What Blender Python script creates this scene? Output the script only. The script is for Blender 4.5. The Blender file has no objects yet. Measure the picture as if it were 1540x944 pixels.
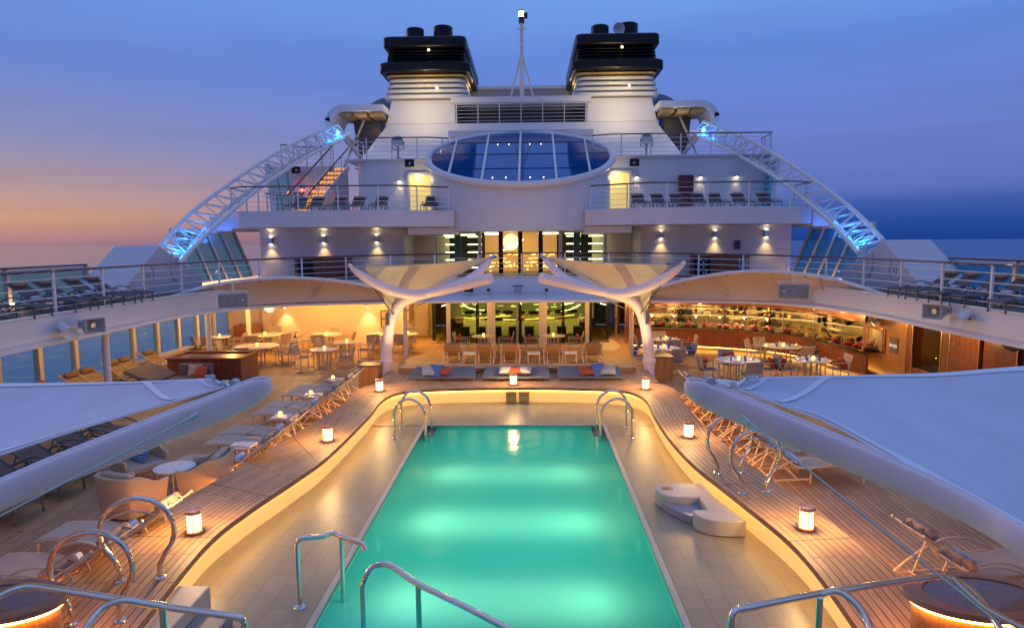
import bpy, math, random
from mathutils import Vector, Matrix
random.seed(7)
R = math.radians
PI = math.pi
sc = bpy.context.scene
C = sc.collection

# ------------------------------------------------------------------ survey camera (photo pixel -> ray)
CP = Vector((0.4, 0.0, 4.7)); FPX = 1000.0
def _basis():
    yaw, pitch, roll = R(1.45), R(6.13), R(0.45)
    f = Vector((-math.sin(yaw) * math.cos(pitch), math.cos(yaw) * math.cos(pitch), -math.sin(pitch)))
    r = Vector((math.cos(yaw), math.sin(yaw), 0)); u = r.cross(f)
    return r * math.cos(roll) - u * math.sin(roll), u * math.cos(roll) + r * math.sin(roll), f
BR, BU, BF = _basis()
def at(px, py, z=None, Y=None, X=None):
    d = BR * ((px - 770) / FPX) - BU * ((py - 472) / FPX) + BF
    t = (z - CP.z) / d.z if z is not None else (Y / d.y if Y is not None else (X - CP.x) / d.x)
    return CP + d * t

# ------------------------------------------------------------------ mesh builder
def V(*a): return Vector(a)
def smooth(pts, n=6, closed=False):
    pts = [Vector(p) for p in pts]; out = []; m = len(pts)
    for i in range(m if closed else m - 1):
        g = (lambda k: pts[k % m]) if closed else (lambda k: pts[max(0, min(m - 1, k))])
        a, b, c, d = g(i - 1), g(i), g(i + 1), g(i + 2)
        for k in range(n):
            t = k / n
            out.append(0.5 * ((2 * b) + (c - a) * t + (2 * a - 5 * b + 4 * c - d) * t * t + (3 * b - a - 3 * c + d) * t ** 3))
    if not closed: out.append(pts[-1])
    return out

class MB:
    def __init__(s): s.v = []; s.f = []; s.uv = {}; s.log = []
    def add(s, vs, fs):
        o = len(s.v); s.v += [Vector(p) for p in vs]
        k = len(s.f); s.f += [tuple(i + o for i in f) for f in fs]; s.log.append((o, len(s.v), k, len(s.f))); return s
    def box(s, c, d, rz=0.0, M=None):
        x, y, z = d[0] / 2, d[1] / 2, d[2] / 2
        m = M if M is not None else Matrix.Rotation(rz, 3, 'Z')
        vs = [Vector(c) + m @ Vector((sx * x, sy * y, sz * z)) for sz in (-1, 1) for sy in (-1, 1) for sx in (-1, 1)]
        return s.add(vs, [(0, 2, 3, 1), (4, 5, 7, 6), (0, 1, 5, 4), (2, 6, 7, 3), (0, 4, 6, 2), (1, 3, 7, 5)])
    def bb(s, x0, x1, y0, y1, z0, z1): return s.box(((x0 + x1) / 2, (y0 + y1) / 2, (z0 + z1) / 2), (abs(x1 - x0), abs(y1 - y0), abs(z1 - z0)))
    def beam(s, p, q, w, h):
        p, q = Vector(p), Vector(q); d = q - p; L = d.length; d.normalize()
        a = d.cross(Vector((0, 0, 1)))
        if a.length < 1e-4: a = Vector((1, 0, 0))
        a.normalize(); b = a.cross(d)
        return s.box((p + q) / 2, (L, w, h), M=Matrix((d, a, b)).transposed())
    def tube(s, pts, r, seg=8, cap=True, closed=False, flat=1.0, thin=1.0):
        pts = [Vector(p) for p in pts]; n = len(pts)
        rr = r if isinstance(r, (list, tuple)) else [r] * n
        if len(rr) != n: rr = [rr[min(len(rr) - 1, int(i * (len(rr) - 1) / (n - 1)))] + (rr[min(len(rr) - 1, int(i * (len(rr) - 1) / (n - 1)) + 1)] - rr[int(i * (len(rr) - 1) / (n - 1))]) * ((i * (len(rr) - 1) / (n - 1)) % 1) for i in range(n)]
        a = None; vs = []
        for i in range(n):
            if closed: t = pts[(i + 1) % n] - pts[i - 1]
            else: t = pts[min(i + 1, n - 1)] - pts[max(i - 1, 0)]
            t.normalize()
            if a is None:
                a = t.cross(Vector((0, 0, 1)))
                if a.length < 1e-3: a = t.cross(Vector((0, 1, 0)))
            else: a = a - t * a.dot(t)
            a.normalize(); b = t.cross(a)
            for k in range(seg):
                w = 2 * PI * k / seg
                vs.append(pts[i] + a * (rr[i] * thin * math.cos(w)) + b * (rr[i] * flat * math.sin(w)))
        fs = []
        for i in range(n if closed else n - 1):
            j = (i + 1) % n
            for k in range(seg):
                l = (k + 1) % seg
                fs.append((i * seg + k, i * seg + l, j * seg + l, j * seg + k))
        if cap and not closed:
            fs.append(tuple(range(seg))[::-1]); fs.append(tuple((n - 1) * seg + k for k in range(seg)))
        return s.add(vs, fs)
    def lathe(s, prof, c=(0, 0, 0), seg=20, sx=1.0, sy=1.0):
        vs = []; c = Vector(c)
        for r, z in prof:
            for k in range(seg):
                w = 2 * PI * k / seg
                vs.append(c + Vector((r * sx * math.cos(w), r * sy * math.sin(w), z)))
        fs = []
        for i in range(len(prof) - 1):
            for k in range(seg):
                l = (k + 1) % seg
                fs.append((i * seg + k, i * seg + l, (i + 1) * seg + l, (i + 1) * seg + k))
        if prof[0][0] > 1e-5: fs.append(tuple(range(seg))[::-1])
        if prof[-1][0] > 1e-5: fs.append(tuple((len(prof) - 1) * seg + k for k in range(seg)))
        return s.add(vs, fs)
    def cyl(s, c, r, h, seg=16): return s.lathe([(r, 0), (r, h)], c, seg)
    def ball(s, c, r, seg=10, rings=6):
        rx, ry, rz = r if isinstance(r, (tuple, list)) else (r, r, r)
        return s.lathe([(max(1e-6, math.sin(PI * i / rings)), -math.cos(PI * i / rings) * rz) for i in range(rings + 1)], c, seg, rx, ry)
    def prism(s, poly, z0, z1):
        n = len(poly); vs = [(p[0], p[1], z0) for p in poly] + [(p[0], p[1], z1) for p in poly]
        return s.add(vs, [tuple(range(n))[::-1], tuple(range(n, 2 * n))] + [(i, (i + 1) % n, n + (i + 1) % n, n + i) for i in range(n)])
    def extr(s, poly, d):
        """closed polygon of 3D points swept along vector d"""
        n = len(poly); d = Vector(d); vs = [Vector(p) for p in poly] + [Vector(p) + d for p in poly]
        return s.add(vs, [tuple(range(n))[::-1], tuple(range(n, 2 * n))] + [(i, (i + 1) % n, n + (i + 1) % n, n + i) for i in range(n)])
    def sheet(s, rows, uvs=None, thick=0.0):
        n, m = len(rows), len(rows[0]); o = len(s.f)
        if thick:
            nr = []
            for i in range(n):
                for j in range(m):
                    a = Vector(rows[min(i + 1, n - 1)][j]) - Vector(rows[max(i - 1, 0)][j])
                    b = Vector(rows[i][min(j + 1, m - 1)]) - Vector(rows[i][max(j - 1, 0)])
                    c = a.cross(b); c = c.normalized() if c.length > 1e-9 else Vector((0, 0, 1))
                    nr.append(Vector(rows[i][j]) - c * thick)
        s.add([p for r in rows for p in r], [(i * m + j, i * m + j + 1, (i + 1) * m + j + 1, (i + 1) * m + j) for i in range(n - 1) for j in range(m - 1)])
        if uvs:
            k = o
            for i in range(n - 1):
                for j in range(m - 1):
                    s.uv[k] = [uvs[i][j], uvs[i][j + 1], uvs[i + 1][j + 1], uvs[i + 1][j]]; k += 1
        if thick:
            b = len(s.v) - n * m; s.v += nr; c = b + n * m
            s.f += [(c + i * m + j, c + (i + 1) * m + j, c + (i + 1) * m + j + 1, c + i * m + j + 1) for i in range(n - 1) for j in range(m - 1)]
            for i in range(n - 1):
                s.f += [(b + i * m, b + (i + 1) * m, c + (i + 1) * m, c + i * m), (b + i * m + m - 1, c + i * m + m - 1, c + (i + 1) * m + m - 1, b + (i + 1) * m + m - 1)]
            for j in range(m - 1):
                s.f += [(b + j, c + j, c + j + 1, b + j + 1), (b + (n - 1) * m + j, b + (n - 1) * m + j + 1, c + (n - 1) * m + j + 1, c + (n - 1) * m + j)]
        return s
    def pieces(s, name, mat, parent=None, bevel=0.0):
        """one object for every shape that was added"""
        for v0, v1, f0, f1 in s.log:
            q = MB(); q.v = s.v[v0:v1]; q.f = [tuple(i - v0 for i in f) for f in s.f[f0:f1]]; q.build(name, mat, parent, bevel)
    def build(s, name, mat, parent=None, bevel=0.0, origin=None, angle=35):
        if parent is not None:
            r = parent
            while r.parent is not None: r = r.parent
            off = Vector(r.location)
        else:
            if origin is None:
                xs = [p.x for p in s.v]; ys = [p.y for p in s.v]; zs = [p.z for p in s.v]
                origin = ((min(xs) + max(xs)) / 2, (min(ys) + max(ys)) / 2, min(zs))
            off = Vector(origin)
        me = bpy.data.meshes.new(name)
        me.from_pydata([tuple(p - off) for p in s.v], [], s.f)
        if s.uv:
            L = me.uv_layers.new(name='UVMap')
            for i, p in enumerate(me.polygons):
                if i in s.uv:
                    for k, li in enumerate(p.loop_indices): L.data[li].uv = s.uv[i][k]
        me.shade_smooth(); me.set_sharp_from_angle(angle=R(angle))
        me.materials.append(mat)
        o = bpy.data.objects.new(name, me); C.objects.link(o)
        if parent is not None: o.parent = parent
        else: o.location = off
        if bevel:
            b = o.modifiers.new('bevel', 'BEVEL'); b.width = bevel; b.segments = 2; b.limit_method = 'ANGLE'; b.angle_limit = R(40)
        return o

def T(o, label=None, cat=None, group=None, kind=None):
    if label: o['label'] = label
    if cat: o['category'] = cat
    if group: o['group'] = group
    if kind: o['kind'] = kind
    return o
def thing(name, label, cat, loc=(0, 0, 0), group=None):
    o = bpy.data.objects.new(name, None); o.empty_display_size = 0.2
    C.objects.link(o); o.location = loc
    return T(o, label, cat, group)
def dup(root, loc, rz=0.0, label=None, group=None, scale=None):
    r = root.copy(); C.objects.link(r); r.location = loc; r.rotation_euler = (0, 0, rz)
    if label: r['label'] = label
    if group: r['group'] = group
    if scale: r.scale = (scale, scale, scale)
    for ch in root.children:
        c = ch.copy(); C.objects.link(c); c.parent = r
        for g in ch.children:
            d = g.copy(); C.objects.link(d); d.parent = c
    return r
class Proto:
    """first placement moves the source itself, later ones copy it"""
    def __init__(s, root): s.root = root; s.used = False
    def put(s, loc, rz=0.0, label=None, group=None, scale=None):
        if s.used: return dup(s.root, loc, rz, label, group, scale)
        s.used = True; r = s.root
        r.location = loc; r.rotation_euler = (0, 0, rz)
        if label: r['label'] = label
        if group: r['group'] = group
        if scale: r.scale = (scale, scale, scale)
        return r

# ------------------------------------------------------------------ materials
def lin(c):
    return tuple(((x / 255) / 12.92 if x / 255 <= 0.04045 else ((x / 255 + 0.055) / 1.055) ** 2.4) for x in c)
def nt(name):
    m = bpy.data.materials.new(name); m.use_nodes = True
    t = m.node_tree; b = t.nodes['Principled BSDF']
    return m, t, b
def node(t, kind, **k):
    n = t.nodes.new(kind)
    for a, v in k.items(): setattr(n, a, v)
    return n
def mat(name, col, rough=0.5, metal=0.0, var=0.06, scale=3.0, bump=0.0, bscale=60.0, spec=None, coat=0.0, sub=0.0):
    m, t, b = nt(name)
    tc = node(t, 'ShaderNodeTexCoord'); nz = node(t, 'ShaderNodeTexNoise')
    nz.inputs['Scale'].default_value = scale; nz.inputs['Detail'].default_value = 6
    t.links.new(tc.outputs['Object'], nz.inputs['Vector'])
    mx = node(t, 'ShaderNodeMix', data_type='RGBA')
    mx.inputs[6].default_value = tuple(max(0, c * (1 - var * 2)) for c in col) + (1,)
    mx.inputs[7].default_value = tuple(min(1, c * (1 + var * 2)) for c in col) + (1,)
    t.links.new(nz.outputs['Fac'], mx.inputs[0]); t.links.new(mx.outputs[2], b.inputs['Base Color'])
    rr = node(t, 'ShaderNodeMapRange'); rr.inputs[3].default_value = max(0.02, rough - 0.08); rr.inputs[4].default_value = min(1, rough + 0.08)
    t.links.new(nz.outputs['Fac'], rr.inputs[0]); t.links.new(rr.outputs[0], b.inputs['Roughness'])
    b.inputs['Metallic'].default_value = metal
    if spec is not None: b.inputs['Specular IOR Level'].default_value = spec
    if coat: b.inputs['Coat Weight'].default_value = coat
    if bump:
        n2 = node(t, 'ShaderNodeTexNoise'); n2.inputs['Scale'].default_value = bscale; n2.inputs['Detail'].default_value = 4
        t.links.new(tc.outputs['Object'], n2.inputs['Vector'])
        bp = node(t, 'ShaderNodeBump'); bp.inputs['Strength'].default_value = bump; bp.inputs['Distance'].default_value = 0.02
        t.links.new(n2.outputs['Fac'], bp.inputs['Height']); t.links.new(bp.outputs[0], b.inputs['Normal'])
    return m
def emis(name, col, strength, base=(0.8, 0.8, 0.8)):
    m, t, b = nt(name)
    b.inputs['Base Color'].default_value = base + (1,)
    b.inputs['Emission Color'].default_value = col + (1,); b.inputs['Emission Strength'].default_value = strength
    return m
def teak(name, c1, c2, seam, plank=0.1, length=2.6, rough=0.55):
    m, t, b = nt(name)
    uv = node(t, 'ShaderNodeUVMap'); br = node(t, 'ShaderNodeTexBrick')
    br.inputs['Color1'].default_value = c1 + (1,); br.inputs['Color2'].default_value = c2 + (1,); br.inputs['Mortar'].default_value = seam + (1,)
    br.inputs['Scale'].default_value = 1; br.inputs['Mortar Size'].default_value = 0.007; br.inputs['Mortar Smooth'].default_value = 0.2
    br.inputs['Brick Width'].default_value = length; br.inputs['Row Height'].default_value = plank; br.offset = 0.37; br.inputs['Bias'].default_value = 0
    t.links.new(uv.outputs[0], br.inputs['Vector'])
    mp = node(t, 'ShaderNodeMapping'); mp.inputs['Scale'].default_value = (1.2, 26, 1); t.links.new(uv.outputs[0], mp.inputs['Vector'])
    nz = node(t, 'ShaderNodeTexNoise'); nz.inputs['Scale'].default_value = 2.5; nz.inputs['Detail'].default_value = 8; t.links.new(mp.outputs[0], nz.inputs['Vector'])
    n3 = node(t, 'ShaderNodeTexNoise'); n3.inputs['Scale'].default_value = 0.7; n3.inputs['Detail'].default_value = 5; t.links.new(uv.outputs[0], n3.inputs['Vector'])
    ad = node(t, 'ShaderNodeMath', operation='ADD'); t.links.new(nz.outputs['Fac'], ad.inputs[0]); t.links.new(n3.outputs['Fac'], ad.inputs[1])
    mr = node(t, 'ShaderNodeMapRange'); mr.inputs[1].default_value = 0.6; mr.inputs[2].default_value = 1.4; mr.inputs[3].default_value = 0.55; mr.inputs[4].default_value = 1.45
    t.links.new(ad.outputs[0], mr.inputs[0])
    mx = node(t, 'ShaderNodeMix', data_type='RGBA', blend_type='MULTIPLY'); mx.inputs[0].default_value = 1
    t.links.new(br.outputs['Color'], mx.inputs[6]); t.links.new(mr.outputs[0], mx.inputs[7]); t.links.new(mx.outputs[2], b.inputs['Base Color'])
    b.inputs['Roughness'].default_value = rough
    bp = node(t, 'ShaderNodeBump', invert=True); bp.inputs['Strength'].default_value = 0.5; bp.inputs['Distance'].default_value = 0.01
    t.links.new(br.outputs['Fac'], bp.inputs['Height']); t.links.new(bp.outputs[0], b.inputs['Normal'])
    return m
def wood(name, c1, c2, rough=0.3, coat=0.3, scl=(14, 14, 0.8)):
    m, t, b = nt(name)
    tc = node(t, 'ShaderNodeTexCoord'); mp = node(t, 'ShaderNodeMapping'); mp.inputs['Scale'].default_value = scl
    t.links.new(tc.outputs['Object'], mp.inputs['Vector'])
    nz = node(t, 'ShaderNodeTexNoise'); nz.inputs['Scale'].default_value = 2; nz.inputs['Detail'].default_value = 7; nz.inputs['Distortion'].default_value = 0.4
    t.links.new(mp.outputs[0], nz.inputs['Vector'])
    cr = node(t, 'ShaderNodeValToRGB'); cr.color_ramp.elements[0].color = c1 + (1,); cr.color_ramp.elements[0].position = 0.35
    cr.color_ramp.elements[1].color = c2 + (1,); cr.color_ramp.elements[1].position = 0.65
    t.links.new(nz.outputs['Fac'], cr.inputs[0]); t.links.new(cr.outputs[0], b.inputs['Base Color'])
    b.inputs['Roughness'].default_value = rough; b.inputs['Coat Weight'].default_value = coat
    return m
def glassy(name, tint, fres=1.5, rough=0.02, opacity=0.0, body=(0.02, 0.05, 0.06)):
    """thin pane: tinted see-through plus a Fresnel reflection and some body colour"""
    m, t, b = nt(name); t.nodes.remove(b)
    out = t.nodes['Material Output']
    tr = node(t, 'ShaderNodeBsdfTransparent'); tr.inputs[0].default_value = tint + (1,)
    gl = node(t, 'ShaderNodeBsdfGlossy'); gl.inputs['Roughness'].default_value = rough
    df = node(t, 'ShaderNodeBsdfDiffuse'); df.inputs[0].default_value = body + (1,)
    lw = node(t, 'ShaderNodeLayerWeight'); lw.inputs[0].default_value = 0.5
    pw = node(t, 'ShaderNodeMath', operation='POWER'); pw.inputs[1].default_value = 4.0; t.links.new(lw.outputs['Facing'], pw.inputs[0])
    fr = node(t, 'ShaderNodeMapRange'); fr.inputs[3].default_value = 0.06 * (fres - 1) ; fr.inputs[4].default_value = min(0.75, 2.2 * (fres - 1)); t.links.new(pw.outputs[0], fr.inputs[0])
    m1 = node(t, 'ShaderNodeMixShader'); m1.inputs[0].default_value = opacity
    t.links.new(tr.outputs[0], m1.inputs[1]); t.links.new(df.outputs[0], m1.inputs[2])
    m2 = node(t, 'ShaderNodeMixShader')
    t.links.new(fr.outputs[0], m2.inputs[0]); t.links.new(m1.outputs[0], m2.inputs[1]); t.links.new(gl.outputs[0], m2.inputs[2])
    t.links.new(m2.outputs[0], out.inputs[0])
    return m
def weave(name, c1, c2, scale=55, rough=0.7, bump=0.6):
    m, t, b = nt(name)
    tc = node(t, 'ShaderNodeTexCoord')
    w = node(t, 'ShaderNodeTexWave', wave_type='BANDS', bands_direction='DIAGONAL'); w.inputs['Scale'].default_value = scale; w.inputs['Distortion'].default_value = 0.5
    w2 = node(t, 'ShaderNodeTexWave', wave_type='BANDS', bands_direction='Z'); w2.inputs['Scale'].default_value = scale * 0.9
    t.links.new(tc.outputs['Object'], w.inputs['Vector']); t.links.new(tc.outputs['Object'], w2.inputs['Vector'])
    ml = node(t, 'ShaderNodeMath', operation='MULTIPLY'); t.links.new(w.outputs['Fac'], ml.inputs[0]); t.links.new(w2.outputs['Fac'], ml.inputs[1])
    mx = node(t, 'ShaderNodeMix', data_type='RGBA'); mx.inputs[6].default_value = c1 + (1,); mx.inputs[7].default_value = c2 + (1,)
    t.links.new(ml.outputs[0], mx.inputs[0]); t.links.new(mx.outputs[2], b.inputs['Base Color'])
    b.inputs['Roughness'].default_value = rough
    bp = node(t, 'ShaderNodeBump'); bp.inputs['Strength'].default_value = bump; bp.inputs['Distance'].default_value = 0.01
    t.links.new(ml.outputs[0], bp.inputs['Height']); t.links.new(bp.outputs[0], b.inputs['Normal'])
    return m
def striped(name, c1, c2, scale, axis='X', lo=0.45, hi=0.55):
    m, t, b = nt(name)
    tc = node(t, 'ShaderNodeTexCoord'); w = node(t, 'ShaderNodeTexWave', wave_type='BANDS', bands_direction=axis); w.inputs['Scale'].default_value = scale; w.inputs['Distortion'].default_value = 0.6
    t.links.new(tc.outputs['Object'], w.inputs['Vector'])
    cr = node(t, 'ShaderNodeValToRGB'); cr.color_ramp.elements[0].color = c1 + (1,); cr.color_ramp.elements[0].position = lo
    cr.color_ramp.elements[1].color = c2 + (1,); cr.color_ramp.elements[1].position = hi
    t.links.new(w.outputs['Fac'], cr.inputs[0]); t.links.new(cr.outputs[0], b.inputs['Base Color']); b.inputs['Roughness'].default_value = 0.85
    return m

M = {}
M['white'] = mat('white_paint', (0.68, 0.69, 0.74), 0.42, var=0.035, scale=0.8, bump=0.04, bscale=4)
def plated(m):
    """faint welded plate seams on the painted steel"""
    t = m.node_tree; b = t.nodes['Principled BSDF']; tc = node(t, 'ShaderNodeTexCoord'); sp_ = node(t, 'ShaderNodeSeparateXYZ'); cb_ = node(t, 'ShaderNodeCombineXYZ')
    t.links.new(tc.outputs['Object'], sp_.inputs[0]); t.links.new(sp_.outputs['X'], cb_.inputs['X']); t.links.new(sp_.outputs['Z'], cb_.inputs['Y'])
    br = node(t, 'ShaderNodeTexBrick'); br.offset = 0.5; br.inputs['Scale'].default_value = 1; br.inputs['Brick Width'].default_value = 2.3; br.inputs['Row Height'].default_value = 1.15; br.inputs['Mortar Size'].default_value = 0.012; br.inputs['Mortar Smooth'].default_value = 0.6
    br.inputs['Color1'].default_value = (1, 1, 1, 1); br.inputs['Color2'].default_value = (0.955, 0.955, 0.96, 1); br.inputs['Mortar'].default_value = (0.8, 0.8, 0.8, 1)
    t.links.new(cb_.outputs[0], br.inputs['Vector'])
    src = b.inputs['Base Color'].links[0].from_socket
    mx = node(t, 'ShaderNodeMix', data_type='RGBA', blend_type='MULTIPLY'); mx.inputs[0].default_value = 0.8
    t.links.new(src, mx.inputs[6]); t.links.new(br.outputs['Color'], mx.inputs[7]); t.links.new(mx.outputs[2], b.inputs['Base Color'])
plated(M['white'])
M['whitem'] = mat('white_metal', (0.72, 0.72, 0.74), 0.35, var=0.03)
M['cream'] = mat('cream_paint', (0.66, 0.55, 0.42), 0.5, var=0.05, scale=0.7)
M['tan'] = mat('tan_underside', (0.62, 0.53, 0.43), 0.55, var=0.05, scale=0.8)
M['grey'] = mat('grey_metal', (0.35, 0.36, 0.4), 0.45)
M['dark'] = mat('dark_metal', (0.05, 0.05, 0.06), 0.4)
M['black'] = mat('black_paint', (0.006, 0.007, 0.01), 0.3, var=0.1, spec=0.3)
M['steel'] = mat('polished_steel', (0.8, 0.74, 0.66), 0.1, metal=1.0, var=0.01)
M['brushed'] = mat('brushed_steel', (0.55, 0.53, 0.5), 0.32, metal=1.0, var=0.08, scale=8)
M['galley'] = mat('galley_steel', (0.5, 0.41, 0.24), 0.3, metal=0.9, var=0.12, scale=5)
M['copper'] = mat('copper', (0.75, 0.33, 0.18), 0.22, metal=1.0)
M['brass'] = mat('brass', (0.7, 0.5, 0.22), 0.3, metal=1.0)
M['deck'] = teak('teak_deck', (0.5, 0.3, 0.155), (0.38, 0.22, 0.11), (0.03, 0.022, 0.02))
M['bench'] = teak('teak_bench', (0.58, 0.34, 0.175), (0.45, 0.255, 0.13), (0.035, 0.022, 0.018), plank=0.105, length=2.1)
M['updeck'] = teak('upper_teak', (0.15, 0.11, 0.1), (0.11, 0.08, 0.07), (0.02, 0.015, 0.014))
M['teakside'] = wood('teak_side', (0.26, 0.12, 0.055), (0.4, 0.2, 0.1), 0.45, 0.1, (2, 2, 12))
M['cherry'] = wood('cherry_panel', (0.16, 0.045, 0.018), (0.29, 0.09, 0.035), 0.28, 0.4)
M['honey'] = wood('honey_panel', (0.33, 0.13, 0.035), (0.5, 0.23, 0.075), 0.35, 0.3)
M['railwood'] = wood('rail_wood', (0.06, 0.018, 0.012), (0.11, 0.035, 0.022), 0.25, 0.5, (4, 4, 4))
M['sling'] = mat('sling_fabric', (0.52, 0.4, 0.34), 0.8, var=0.08, scale=5, bump=0.25, bscale=220)
M['chairfab'] = mat('chair_fabric', (0.4, 0.33, 0.29), 0.8, var=0.08, scale=6, bump=0.25, bscale=200)
M['pillowbrown'] = mat('headrest_fabric', (0.34, 0.25, 0.2), 0.85, var=0.1, bump=0.3, bscale=90)
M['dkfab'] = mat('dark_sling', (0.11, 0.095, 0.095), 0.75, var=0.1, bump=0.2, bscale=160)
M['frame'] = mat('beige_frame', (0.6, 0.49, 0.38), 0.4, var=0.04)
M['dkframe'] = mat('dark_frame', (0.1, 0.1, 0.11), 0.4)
M['padgrey'] = mat('pad_fabric', (0.16, 0.165, 0.2), 0.9, var=0.08, bump=0.3, bscale=150)
M['sofa'] = mat('sofa_fabric', (0.13, 0.12, 0.15), 0.9, var=0.08, bump=0.3, bscale=150)
M['wicker'] = weave('wicker', (0.4, 0.31, 0.22), (0.78, 0.64, 0.48), 16)
M['cushion'] = mat('cushion_fabric', (0.4, 0.34, 0.3), 0.85, var=0.06, bump=0.2, bscale=120)
M['towel'] = striped('towel_cloth', (0.06, 0.12, 0.42), (0.75, 0.8, 0.9), 2.2, 'X', 0.03, 0.08)
M['red'] = mat('red_cushion', (0.42, 0.075, 0.025), 0.85, var=0.12, bump=0.3, bscale=80)
M['blue'] = mat('blue_cushion', (0.06, 0.15, 0.4), 0.85, var=0.12, bump=0.3, bscale=80)
M['stripe'] = striped('striped_cushion', (0.02, 0.03, 0.07), (0.7, 0.68, 0.66), 9.0, 'X')
M['bluestripe'] = striped('blue_striped_cushion', (0.01, 0.02, 0.12), (0.2, 0.42, 0.85), 7.0, 'Z')
M['ivory'] = mat('ivory_cushion', (0.55, 0.5, 0.45), 0.85, bump=0.3, bscale=80)
M['tablewhite'] = mat('table_white', (0.72, 0.7, 0.68), 0.3, var=0.03)
M['china'] = mat('china', (0.8, 0.8, 0.8), 0.15, var=0.01)
M['blueglass'] = mat('blue_glass', (0.03, 0.2, 0.6), 0.08, var=0.02, coat=0.5)
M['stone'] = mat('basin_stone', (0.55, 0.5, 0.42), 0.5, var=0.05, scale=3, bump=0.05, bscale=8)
M['sail'] = mat('sail_fabric', (0.66, 0.67, 0.78), 0.8, var=0.07, scale=1.5, bump=0.5, bscale=90)
M['sailseam'] = mat('sail_seam', (0.84, 0.85, 0.92), 0.7, var=0.02)
M['sailtan'] = mat('shade_fabric', (0.74, 0.64, 0.4), 0.75, var=0.05, scale=2, bump=0.2, bscale=90)
M['spar'] = mat('spar_paint', (0.95, 0.74, 0.74), 0.5, var=0.03, scale=1, spec=0.3)
M['glassside'] = glassy('side_window_glass', (0.75, 0.96, 1.0), 1.15, 0.03, 0.03, (0.08, 0.4, 0.5))
M['glasswind'] = glassy('windscreen_glass', (0.55, 0.85, 0.9), 1.15, 0.05, 0.2, (0.05, 0.25, 0.3))
M['glassdoor'] = glassy('door_glass', (0.85, 0.9, 0.75), 1.14, 0.02)
M['clear'] = glassy('clear_glass', (0.95, 0.96, 0.94), 1.35, 0.01)
M['amber'] = emis('candle_amber', (1.0, 0.5, 0.06), 3.0)
M['flame'] = emis('candle_flame', (1.0, 0.8, 0.4), 12.0)
M['lantern'] = emis('lantern_glow', (1.0, 0.7, 0.3), 3.0)
M['led'] = emis('led_strip', (1.0, 0.5, 0.08), 15.0)
M['ledorange'] = emis('orange_led_strip', (1.0, 0.4, 0.07), 40.0)
M['ledwarm'] = emis('warm_led', (1.0, 0.72, 0.35), 6.0)
M['ledblue'] = emis('blue_led', (0.05, 0.3, 1.0), 8.0)
M['bulb'] = emis('warm_bulb', (1.0, 0.8, 0.5), 14.0)
M['redlamp'] = emis('red_lamp', (1.0, 0.08, 0.02), 12.0)
def room_lines(name, base, c, s): return emis(name, c, s, base)
M['dkroom'] = mat('room_olive', (0.05, 0.045, 0.02), 0.6, var=0.2)
M['goldwall'] = mat('room_gold', (0.42, 0.3, 0.13), 0.5, var=0.25, scale=2)
M['foodred'] = mat('berry_food', (0.3, 0.03, 0.06), 0.4, var=0.3, scale=30, bump=0.6, bscale=50)
M['foodpink'] = mat('salmon_food', (0.6, 0.26, 0.15), 0.4, var=0.25, scale=30, bump=0.6, bscale=40)
M['foodgreen'] = mat('leaf_food', (0.08, 0.14, 0.03), 0.6, var=0.5, scale=30, bump=0.8, bscale=40)
M['foodgold'] = mat('bread_food', (0.5, 0.3, 0.1), 0.6, var=0.3, scale=30, bump=0.8, bscale=40)
def housing(): pass
# pool tiles
def tiles(name, c1, c2, grout, w, h, rough=0.3):
    m, t, b = nt(name)
    tc = node(t, 'ShaderNodeTexCoord'); br = node(t, 'ShaderNodeTexBrick')
    br.inputs['Color1'].default_value = c1 + (1,); br.inputs['Color2'].default_value = c2 + (1,); br.inputs['Mortar'].default_value = grout + (1,)
    br.inputs['Scale'].default_value = 1; br.inputs['Mortar Size'].default_value = 0.006; br.inputs['Brick Width'].default_value = w; br.inputs['Row Height'].default_value = h
    mp = node(t, 'ShaderNodeMapping'); mp.inputs['Rotation'].default_value = (0, 0, R(90)); t.links.new(tc.outputs['Object'], mp.inputs['Vector'])
    t.links.new(mp.outputs[0], br.inputs['Vector'])
    nz = node(t, 'ShaderNodeTexNoise'); nz.inputs['Scale'].default_value = 1.4; nz.inputs['Detail'].default_value = 8; t.links.new(tc.outputs['Object'], nz.inputs['Vector'])
    mr = node(t, 'ShaderNodeMapRange'); mr.inputs[1].default_value = 0.3; mr.inputs[2].default_value = 0.7; mr.inputs[3].default_value = 0.97; mr.inputs[4].default_value = 1.02
    t.links.new(nz.outputs['Fac'], mr.inputs[0])
    mx = node(t, 'ShaderNodeMix', data_type='RGBA', blend_type='MULTIPLY'); mx.inputs[0].default_value = 1
    t.links.new(br.outputs['Color'], mx.inputs[6]); t.links.new(mr.outputs[0], mx.inputs[7]); t.links.new(mx.outputs[2], b.inputs['Base Color'])
    
    b.inputs['Roughness'].default_value = rough
    return m
M['basin'] = tiles('basin_tiles', (0.37, 0.32, 0.2), (0.325, 0.285, 0.18), (0.25, 0.22, 0.15), 0.6, 0.3, 0.38)
M['pooltile'] = tiles('pool_tiles', (0.03, 0.62, 0.46), (0.03, 0.58, 0.43), (0.02, 0.5, 0.4), 0.3, 0.3, 0.4)
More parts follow.
